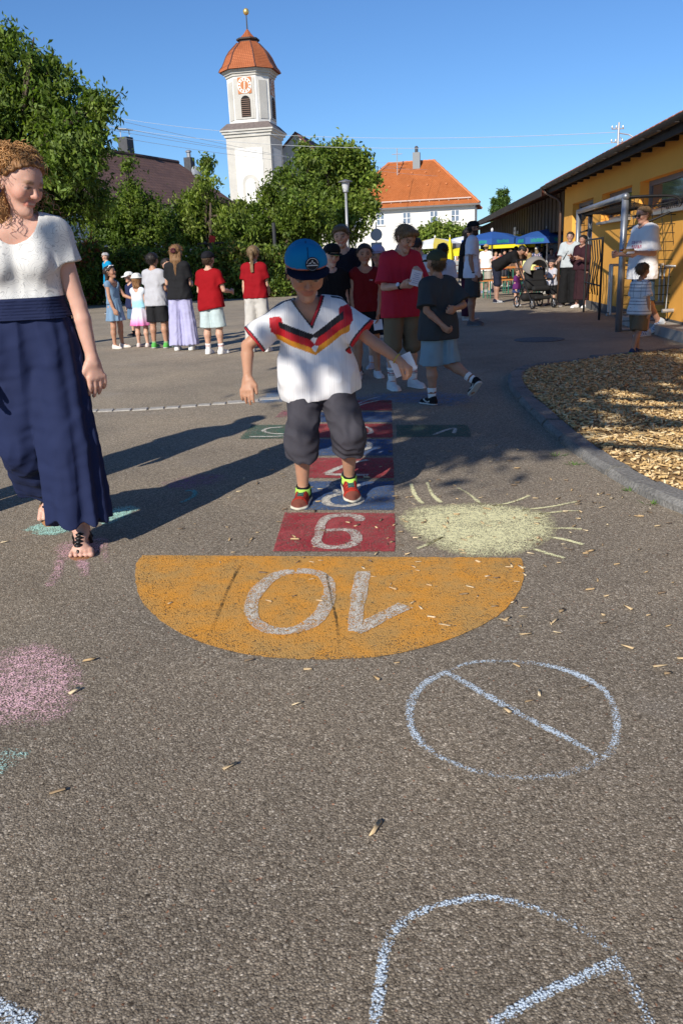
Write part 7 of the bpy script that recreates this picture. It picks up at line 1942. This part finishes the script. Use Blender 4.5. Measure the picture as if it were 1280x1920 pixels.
# ---- guests under the parasols
gg = 'guests under the parasols'
cw = [
 ('man in grey T-shirt standing under the right blue parasol', (1032, 541), (1031, 443), -.4, .0, (.36, .37, .38), (.05, .05, .06), ('short', (.05, .035, .025))),
 ('person in pink top and sunglasses right of the grey man', (1050, 542), (1047, 459), -.3, .0, (.50, .10, .14), (.1, .1, .15), ('short', (.05, .03, .02))),
 ('woman in flowered blouse with pale cap seen from behind', (1004, 545), (1004, 463), 2.9, .0, None, (.1, .12, .2), ('long', (.2, .14, .07))),
 ('dark-haired guest in black top at the table', (1018, 542), (1017, 461), 2.6, .0, (.02, .02, .025), (.1, .1, .1), ('long', (.02, .015, .012))),
 ('guest in white and pink top at the table', (1030, 543), (1029, 466), .3, .1, (.62, .45, .44), (.3, .3, .35), ('short', (.07, .03, .02))),
 ('guest in brown top with raised arm at the table', (985, 541), (987, 463), .4, .0, (.26, .12, .07), (.1, .1, .1), ('short', (.03, .02, .015))),
 ('guest in dark top in the shade of the yellow parasol', (972, 538), (972, 464), -.5, .0, (.03, .03, .04), (.06, .06, .08), ('short', (.02, .015, .01))),
 ('boy in grey T-shirt by the folded yellow parasol', (857, 528), (857, 479), -.3, .5, (.30, .31, .32), (.35, .45, .52), ('short', (.06, .03, .02))),
 ('child in red and navy behind the grey T-shirt boy', (848, 526), (850, 482), .4, .5, (.20, .02, .05), (.03, .04, .09), ('short', (.02, .015, .01))),
 ('guest in white shirt between the two blue parasols', (955, 537), (955, 468), .6, .0, (.6, .6, .6), (.1, .1, .12), ('short', (.08, .05, .03))),
 ('guest in teal top at the middle table', (995, 540), (996, 468), -.6, .0, (.05, .22, .25), (.1, .1, .12), ('long', (.12, .07, .03))),
 ('grey-haired guest in blue shirt at the table by the barn', (1010, 539), (1011, 465), .2, .0, (.10, .18, .38), (.1, .1, .12), ('short', (.3, .3, .3))),
 ('guest in orange top at the left table', (936, 535), (936, 474), -.2, .0, (.55, .20, .06), (.1, .1, .12), ('short', (.04, .03, .02))),
 ('guest in pale pink top behind the left table', (928, 533), (929, 472), .3, .0, (.6, .36, .36), (.1, .1, .12), ('long', (.2, .12, .05))),
 ('child in white by the yellow building corner', (1042, 546), (1043, 482), -.4, .5, (.65, .62, .6), (.1, .12, .3), ('short', (.1, .06, .03))),
 ('guest in red top far under the barn roof', (944, 536), (944, 470), .2, .0, (.35, .03, .04), (.05, .05, .06), ('short', (.03, .02, .015))),
]
def flowers(V, k):
    c = np.tile(np.array((.05, .07, .14)), (len(V), 1)); w = waves(V, 55, 7); c[w > .35] = (.55, .42, .45); c[w < -.5] = (.10, .28, .34); return c
for (lab, ft, tp, yw, kd, tc_, bc, (hs_, hc_)) in cw:
    wr = [('tee', tc_ or WHT, dict(hem=.08, **({'fn': flowers} if tc_ is None else {}))), ('shorts', bc, dict(len=.95)), ('shoes', dict(col=(.3, .3, .3))), ('hair', hs_, hc_, {})]
    if tc_ is None: wr.append(('cap', (.62, .56, .46), (.62, .56, .46), dict(back=1)))
    who(lab, ft, tp, yw, kd, wr, h=.022, ht=1.6, group=gg)
# a second adult just outside the picture on the left, whose long shadow crosses the yard
gx = gp(-150, 985)
person(dict(label='person just outside the left edge whose long shadow crosses the yard', ht=1.72, loc=(gx[0], gx[1], 0), yaw=.2, kid=0, h=.02, wear=[('tee', (.3, .3, .3), {}), ('pants', (.05, .05, .08), {}), ('shoes', {}), ('hair', 'short', (.05, .03, .02), {})]))
# ---------------------------------------------------------------- goal, barriers, parasols, tables, lamps
M_ALU = mat('aluminium', (.36, .38, .41), rough=.38, metal=.7, var=.08, vs=6)
M_BLKM = mat('black_steel', (.02, .02, .022), rough=.5, metal=.3)
M_GALV = mat('galvanised', (.48, .50, .52), rough=.42, metal=.6, var=.15, vs=15)
goal = empty('football_goal', (0, 0, 0), 0, 'aluminium football goal with black net in front of the yellow wall', 'football goal')
G1 = gp(1158, 622); G2 = gp(1077, 573)
z1 = at(1170, 364, G1[1])[2]; z2 = at(1080, 394, G2[1])[2]; gz = (z1 + z2) / 2
G1[2] = G2[2] = 0
MB().tube([G1, G1 + (0, 0, z1)], .046, 14).build('post', M_ALU, goal, smooth=True)
MB().tube([G2, G2 + (0, 0, z2)], .046, 14).build('post', M_ALU, goal, smooth=True)
gd_ = unit(G2 - G1)
MB().tube([G1 + (0, 0, z1 - .03) - gd_ * .05, G2 + (0, 0, z2 - .03) + gd_ * .05], .046, 14).build('crossbar', M_ALU, goal, smooth=True)
gb = np.array([-gd_[1], gd_[0], 0]); gb = gb if gb[0] > 0 else -gb      # away from the pitch, towards the wall
gb = unit(gb)
def hoop(P, z):
    a = P + (0, 0, z - .04)
    return [a, a + gb * .35 + (0, 0, .0), a + gb * .62 + (0, 0, -.02), a + gb * .72 + (0, 0, -.10), a + gb * .62 + (0, 0, -.2), a + gb * .3 + (0, 0, -.33), a + (0, 0, -.42)]
for P, z in ((G1, z1), (G2, z2)):
    MB().tube(dens(hoop(P, z), 5), .016, 8).build('net_hoop', M_BLKM, goal, smooth=True)
D0 = 1.0
for P in (G1, G2): MB().tube([P + (0, 0, .03), P + gb * D0 + (0, 0, .03)], .022, 8).build('ground_bar', M_ALU, goal)
MB().tube([G1 + gb * D0 + (0, 0, .03), G2 + gb * D0 + (0, 0, .03)], .022, 8).build('ground_bar', M_ALU, goal)
# net: back, roof and two sides as crossed cords
mb = MB(); rg = random.Random(3)
def netface(f, nu, nv, r=.0055):
    g_ = [[np.array(f(i / nu, j / nv)) for j in range(nv + 1)] for i in range(nu + 1)]
    for i in range(nu + 1): mb.tube(g_[i], r, 3, cap=False)
    for j in range(nv + 1): mb.tube([g_[i][j] for i in range(nu + 1)], r, 3, cap=False)
TB = lambda u, z: G1 + (G2 - G1) * u + (0, 0, z1 + (z2 - z1) * u - .06)
def backf(u, v):
    a = TB(u, 0) + gb * .68 + (0, 0, -.05 - .03 * math.sin(u * 20)); b = G1 + (G2 - G1) * u + gb * D0 + (0, 0, .03)
    return a + (b - a) * v + gb * .10 * math.sin(v * 3.1) * math.sin(u * 9 + v * 4)
netface(backf, 44, 15); netface(lambda u, v: TB(u, 0) + gb * .68 * v + (0, 0, -.05 * v - .08 * math.sin(v * 3.14)), 44, 5)
for uu in (0, 1):
    def side(u, v, uu=uu):
        t = TB(uu, 0); b = G1 + (G2 - G1) * uu + (0, 0, .03)
        return t + (b - t) * v + gb * (.68 + (D0 - .68) * v) * u
    netface(side, 6, 15)
nt_ = mb.build('net', mat('net_cord', (.018, .018, .02), rough=.9), goal); nt_['kind'] = 'stuff'
# folded practice frames leaning in the goal
fr_ = empty('folded_net_frame', (0, 0, 0), 0, 'black upright net frame standing inside the football goal', 'net frame')
FA = gp(1122, 600); FB = gp(1093, 585); FA[2] = FB[2] = 0
for P in (FA, FB): MB().tube([P, P + (0, 0, 1.32)], .02, 8).build('upright', M_BLKM, fr_)
MB().tube([FB + (0, 0, 1.3), FA + (0, 0, 1.3)], .016, 8).build('rail', M_BLKM, fr_)
MB().tube([FB + (0, 0, .55), FA + (0, 0, .55)], .014, 8).build('rail', M_BLKM, fr_)
mb = MB(); 
for i in range(5):
    p = FA + (FB - FA) * (.2 + .15 * i) + (0, 0, 1.28); mb.tube([p, p + (.03, -.02, -.3), p + (-.02, 0, -.6 - .1 * i), p + (.02, .02, -.9)], .012, 5)
mb.build('strap', M_BLKM, fr_)
# galvanised barrier rack right of the man
bar = empty('barrier_rack', (0, 0, 0), 0, 'galvanised steel barrier frames stacked behind the striped boy', 'barrier')
def bpt(px, py, Y=12.1): return at(px, py, Y)
def bt(name, pts, r): MB().tube(pts, r, 8).build(name, M_GALV, bar)
bt('top_rail', [bpt(1142, 497), bpt(1248, 496)], .018)
bt('top_rail', [bpt(1246, 499, 11.6), bpt(1330, 500, 11.4)], .018)
for px, b_, Y in ((1143, 585, 12.1), (1147, 590, 11.9), (1217, 588, 12.1), (1224, 585, 12.0), (1238, 570, 12.1), (1246, 572, 12.0)): bt('upright', [bpt(px, 497, Y), bpt(px - 4, b_, Y)], .017)
for px in (1255, 1272, 1290): bt('bar', [bpt(px, 499, 11.6), bpt(px - 8, 580, 11.6)], .008)
bt('base_rail', [bpt(1222, 569, 12.0), bpt(1330, 562, 12.0)], .028); bt('base_rail', [bpt(1240, 583, 11.5), bpt(1340, 578, 11.5)], .026); bt('base_rail', [bpt(1136, 590, 12.0), bpt(1200, 585, 12.1)], .02)
# concrete step along the wall
stp = empty('concrete_step', (0, 0, 0), 0, 'low concrete step at the foot of the yellow wall', 'step')
sx, _ = ywall(1250, 575)
for i in range(5): pbox('slab', sx - 1.2 + i * 1.0, sx - .21 + i * 1.0, .32, .02, 0, .13, mat('concrete_dark', (.16, .155, .145), rough=.9) if False else mat('concrete', (.34, .33, .31), rough=.9, var=.12, vs=6), stp)
# ---- parasols
def parasol(label, top, rim_px, Y, col, col2=None, drop=.17, letters=False, n=8, vcol=None):
    c = at(top[0], top[1], Y); R_ = rim_px * Y / FPX; hz = R_ * .24
    e = empty('parasol', (c[0], c[1], 0), .2, label, 'parasol', 'parasols of the beer garden')
    M1 = mat('canvas_%.2f%.2f%.2f' % col, col, rough=.75, var=.05, vs=4)
    ctr = np.array([0, 0, c[2]])
    ang = [2 * PI * (i + .5) / n for i in range(n)]
    pts = [np.array([R_ * math.cos(t), R_ * math.sin(t), c[2] - hz]) for t in ang]
    for i in range(n):
        a, b = pts[i], pts[(i + 1) % n]; mid = (a + b) / 2 - (0, 0, .0) - unit((a + b) * (1, 1, 0)) * R_ * .03
        m_ = M1 if col2 is None or i % 2 == 0 else mat('canvas_%.2f%.2f%.2f' % col2, col2, rough=.75, var=.05, vs=4)
        me = bpy.data.meshes.new('canopy_panel')
        V = [ctr, ctr * .5 + a * .5 + (0, 0, .04 * R_), a, mid, b, ctr * .5 + b * .5 + (0, 0, .04 * R_), a - (0, 0, drop), mid - (0, 0, drop), b - (0, 0, drop)]
        me.from_pydata([tuple(v) for v in V], [], [(0, 1, 5), (1, 2, 3), (1, 3, 5), (3, 4, 5), (2, 6, 7, 3), (3, 7, 8, 4)]); me.materials.append(m_); me.update()
        o_ = obj('canopy_panel', me, e); md = o_.modifiers.new('s', 'SOLIDIFY'); md.thickness = .006
        if letters:
            rw = unit(b - a); lw = np.linalg.norm(b - a) * .62; out = unit((a + b) * (1, 1, 0))
            mb = MB(); rgl = random.Random(i); x = -lw / 2; zc_ = -drop * .5
            while x < lw / 2:     # lettering too small to read in the picture: a row of strokes
                w_ = rgl.uniform(.03, .05) * lw; p = mid + rw * (x + w_ / 2) + out * .012 + (0, 0, zc_ + rgl.uniform(-.01, .01)); hgt = drop * rgl.uniform(.42, .6)
                mb.prism([p + rw * sx_ * w_ / 2 + np.array([0, 0, sz_ * hgt / 2]) for (sx_, sz_) in ((-1, -1), (1, -1), (1, 1), (-1, 1))], out, .003); x += w_ + rgl.uniform(.012, .03) * lw
            lo = mb.build('lettering', mat('letter_green', (.02, .26, .22), rough=.7), o_)
    MB().tube([(0, 0, 0), (0, 0, c[2])], .024, 8).build('pole', mat('pole_white', (.6, .6, .6), rough=.5), e)
    MB().lathe([(.03, 0), (.045, .04), (.03, .09), (.005, .11)], (0, 0, c[2]), 10).build('finial', mat('pole_white'), e)
    mb = MB()
    for t in ang: mb.tube([ctr - (0, 0, .02), np.array([R_ * math.cos(t), R_ * math.sin(t), c[2] - hz - .015])], .008, 4)
    mb.build('ribs', M_ALU, e)
    MB().lathe([(.28, 0), (.28, .06), (.05, .09), (.05, .25)], (0, 0, 0), 14).build('foot', mat('concrete'), e)
    return e
BLU = (.022, .085, .30); YELW = (.72, .60, .02)
parasol('blue parasol with green lettering, left one in front of the barn', (922, 434), 54, 27, BLU, letters=True)
parasol('yellow parasol between the two blue parasols', (970, 439), 58, 29, YELW, letters=False)
parasol('blue parasol with green lettering beside the yellow building', (1026, 429), 56, 24, BLU, letters=True)
parasol('white parasol with blue and yellow stripes left of the bearded man', (815, 446), 46, 36, (.66, .67, .68), (.62, .50, .10))
parasol('white parasol with pale blue edge behind the bearded man', (872, 442), 40, 40, (.68, .70, .74), (.45, .55, .70))
parasol('plain yellow parasol low behind the bearded man', (872, 462), 34, 34, YELW)
# folded parasol
fp = at(843, 508, 30); e = empty('folded_parasol', (fp[0], fp[1], 0), 0, 'folded yellow parasol standing upright', 'parasol')
zt = at(843, 443, 30)[2]; zb = at(843, 490, 30)[2]; V = []; Fc = []; prof = [(.015, zt), (.05, zt - .2), (.09, zt - .5), (.12, zb + .12), (.13, zb + .03), (.08, zb)]
for (r, z) in prof:
    for k_ in range(20): t = 2 * PI * k_ / 20; rr = r * (1 + .22 * math.cos(t * 5)); V.append((rr * math.cos(t), rr * math.sin(t), z))
for i in range(len(prof) - 1):
    for k_ in range(20): Fc.append((i * 20 + k_, i * 20 + (k_ + 1) % 20, (i + 1) * 20 + (k_ + 1) % 20, (i + 1) * 20 + k_))
obj('canopy', mesh_np('canopy', V, np.array(Fc), mat('canvas_yellow_f', (.72, .60, .02), rough=.75), True), e); MB().tube([(0, 0, 0), (0, 0, zt + .05)], .02, 8).build('pole', mat('pole_white'), e)
# ---- beer tables and benches
M_BEER = mat('beer_table', (.52, .20, .05), rough=.55, var=.15, vs=6); M_BGRN = mat('table_leg_green', (.02, .16, .10), rough=.5)
tl = [('orange beer table nearest the bending man', (945, 556), .2), ('orange beer table in the middle of the guests', (1000, 549), .1), ('orange beer table below the folded yellow parasol', (868, 533), .3), ('orange beer table deepest under the barn roof', (1036, 546), .15)]
for (lab, px, rz_) in tl:
    p = gp(*px); e = empty('beer_table', (p[0], p[1], 0), rz_, lab, 'table', 'beer tables')
    MB().box((0, 0, .76), (1.9, .55, .03)).build('table_top', M_BEER, e)
    for sx in (-.7, .7):
        mb = MB(); mb.tube([(sx, -.22, 0), (sx, -.2, .74)], .018, 6); mb.tube([(sx, .22, 0), (sx, .2, .74)], .018, 6); mb.tube([(sx, -.2, .4), (sx, .2, .4)], .014, 6); mb.build('leg', M_BGRN, e)
    for sy in (-.62, .62):
        b_ = empty('beer_bench', (0, 0, 0), rz_, ('front bench of the ' if sy < 0 else 'rear bench of the ') + lab, 'bench', 'beer benches'); q = rz3(rz_) @ np.array([0, sy, 0]); b_.location = (p[0] + q[0], p[1] + q[1], 0)
        MB().box((0, 0, .46), (1.9, .25, .028)).build('seat', M_BEER, b_)
        for sx in (-.7, .7): mb = MB(); mb.tube([(sx, -.1, 0), (sx, -.08, .45)], .015, 6); mb.tube([(sx, .1, 0), (sx, .08, .45)], .015, 6); mb.build('leg', M_BGRN, b_)
# ---- pushchair
ps = gp(1003, 577); e = empty('pushchair', (ps[0], ps[1], 0), .25, 'black pushchair with grey hood beside the toddler', 'pushchair')
f = F(); f.ball((0, .05, .78), .27, k=.02)
f.post.append(lambda P, d: np.maximum(np.maximum(d, -(d + .02)), np.maximum(.74 - P[:, 2] + .5 * P[:, 1], (-.12 - P[:, 1]) )).astype(np.float32))
f.build('hood', .012, mat('hood_grey', (.20, .19, .18), rough=.8), e)
f = F(); f.cone((-.16, .1, .70), (.16, .1, .70), .07, k=.05); f.cone((-.16, .02, .44), (.16, .02, .44), .08, k=.1); f.cone((-.15, -.22, .40), (.15, -.22, .40), .06, k=.1); f.cone((-.15, .06, .56), (.15, .06, .56), .08, k=.1); f.cone((-.15, -.30, .22), (.15, -.30, .22), .04, k=.05)
f.build('seat', .014, mat('pram_black', (.012, .012, .013), rough=.8), e)
mb = MB()
for s in (-1, 1): mb.tube([(s * .24, .45, .98), (s * .25, .25, .75), (s * .25, -.05, .42), (s * .24, -.32, .10)], .013, 8); mb.tube([(s * .25, .0, .48), (s * .25, .32, .12)], .013, 8)
mb.tube([(-.24, .45, .98), (.24, .45, .98)], .016, 8); mb.tube([(-.24, -.28, .58), (.24, -.28, .58)], .014, 8); mb.tube([(-.25, .0, .60), (-.24, -.28, .58)], .012, 8); mb.tube([(.25, .0, .60), (.24, -.28, .58)], .012, 8)
mb.build('chassis', M_BLKM, e)
f = F(); f.cone((-.17, .16, .22), (.17, .16, .22), .09, k=.05); f.build('basket', .016, mat('pram_black'), e)
for (x, y, r) in ((-.25, -.33, .10), (.25, -.33, .10), (-.27, .33, .13), (.27, .33, .13)):
    w_ = empty('wheel'); w_.parent = e
    MB().tube([(x, y + r * math.cos(t), r + .0 + r * math.sin(t) * .86) for t in np.linspace(0, 2 * PI, 19)], .018, 6).build('tyre', M_BLKM, w_)
    mb = MB(); mb.tube([(x - .012, y, r), (x + .012, y, r)], .025, 8)
    for t in np.linspace(0, 2 * PI, 6)[:-1]: mb.tube([(x, y, r), (x, y + r * .85 * math.cos(t), r + r * .75 * math.sin(t))], .007, 4)
    mb.build('rim', M_ALU, w_)
# ---- street lamp
lp = gp(655, 548); e = empty('street_lamp', (lp[0], lp[1], 0), 0, 'grey street lamp with glass lantern in front of the maple tree', 'street lamp')
zt = at(648, 336, lp[1])[2]; zl = at(648, 362, lp[1])[2]
MB().tube([(0, 0, 0), (0, 0, zl * .5), (0, 0, zl)], [.07, .055, .045], 10).build('pole', mat('lamp_grey', (.36, .37, .38), rough=.5, metal=.4), e, smooth=True)
MB().lathe([(.05, zl), (.10, zl + .04), (.10, zl + .08)], (0, 0, 0), 12).build('collar', mat('lamp_grey'), e)
MB().lathe([(.09, zl + .08), (.15, zt - .12), (.15, zt - .10)], (0, 0, 0), 12).build('lantern_glass', mat('lamp_glass', (.55, .57, .58), rough=.15), e)
MB().lathe([(.26, zt - .10), (.25, zt - .07), (.10, zt - .03), (.03, zt)], (0, 0, 0), 16).build('lamp_hat', mat('lamp_dark', (.12, .12, .13), rough=.5), e)
# ---- round sign seen from behind, pole at the hedge, bins, nest box
sp = at(705, 440, 44); e = empty('road_sign', (sp[0], sp[1], 0), 0, 'round road sign seen from behind before the white house', 'sign')
MB().tube([(0, 0, 0), (0, 0, sp[2] + .6)], .03, 8).build('pole', M_GALV, e)
o_ = MB().lathe([(.30, 0), (.30, .02)], (0, 0, 0), 24).build('sign_plate', mat('sign_back', (.42, .44, .46), rough=.5, metal=.3), e); o_.location = (0, -.04, sp[2]); o_.rotation_euler = (PI / 2, 0, 0)
MB().box((0, -.04, sp[2] - .55), (.55, .02, .35)).build('extra_plate', mat('sign_back'), e)
sp = gp(521, 552); e = empty('dark_post', (sp[0], sp[1], 0), 0, 'slim dark lamp post standing at the right end of the hedge', 'post')
MB().tube([(0, 0, 0), (0, 0, 2.6)], .07, 10).build('shaft', mat('post_dark', (.04, .042, .045), rough=.5), e); MB().lathe([(.12, 0), (.12, .12), (.08, .16)], (0, 0, 0), 12).build('base', mat('post_dark'), e)
for (px, lab) in (((384, 562), 'dark litter bin beside the boy in red'), ((527, 553), 'dark litter bin at the foot of the dark post')):
    sp = gp(*px); e = empty('litter_bin', (sp[0], sp[1], 0), 0, lab, 'litter bin', 'litter bins at the hedge')
    MB().lathe([(.18, .02), (.21, .1), (.22, .70), (.20, .74)], (0, 0, 0), 14).build('bin_body', mat('bin_dark', (.045, .048, .05), rough=.6), e); MB().lathe([(.23, .70), (.24, .74), (.20, .80), (.05, .83)], (0, 0, 0), 14).build('lid', mat('bin_lid', (.06, .062, .065), rough=.5), e)
sp = gp(404, 560); nz = at(400, 457, sp[1])[2]; e = empty('bird_table', (sp[0], sp[1], 0), 0, 'wooden bird table with red patch above the hedge', 'bird table')
MB().tube([(0, 0, 0), (0, 0, nz)], .06, 8).build('post', mat('grey_wood', (.22, .19, .15), rough=.9), e); MB().box((0, 0, nz + .02), (.9, .4, .05)).build('shelf', mat('dark_wood', (.06, .05, .04), rough=.9), e); MB().box((.08, -.18, nz + .14), (.22, .05, .26), ry3(.3)).build('red_panel', mat('red_paint', (.55, .03, .02), rough=.6), e)
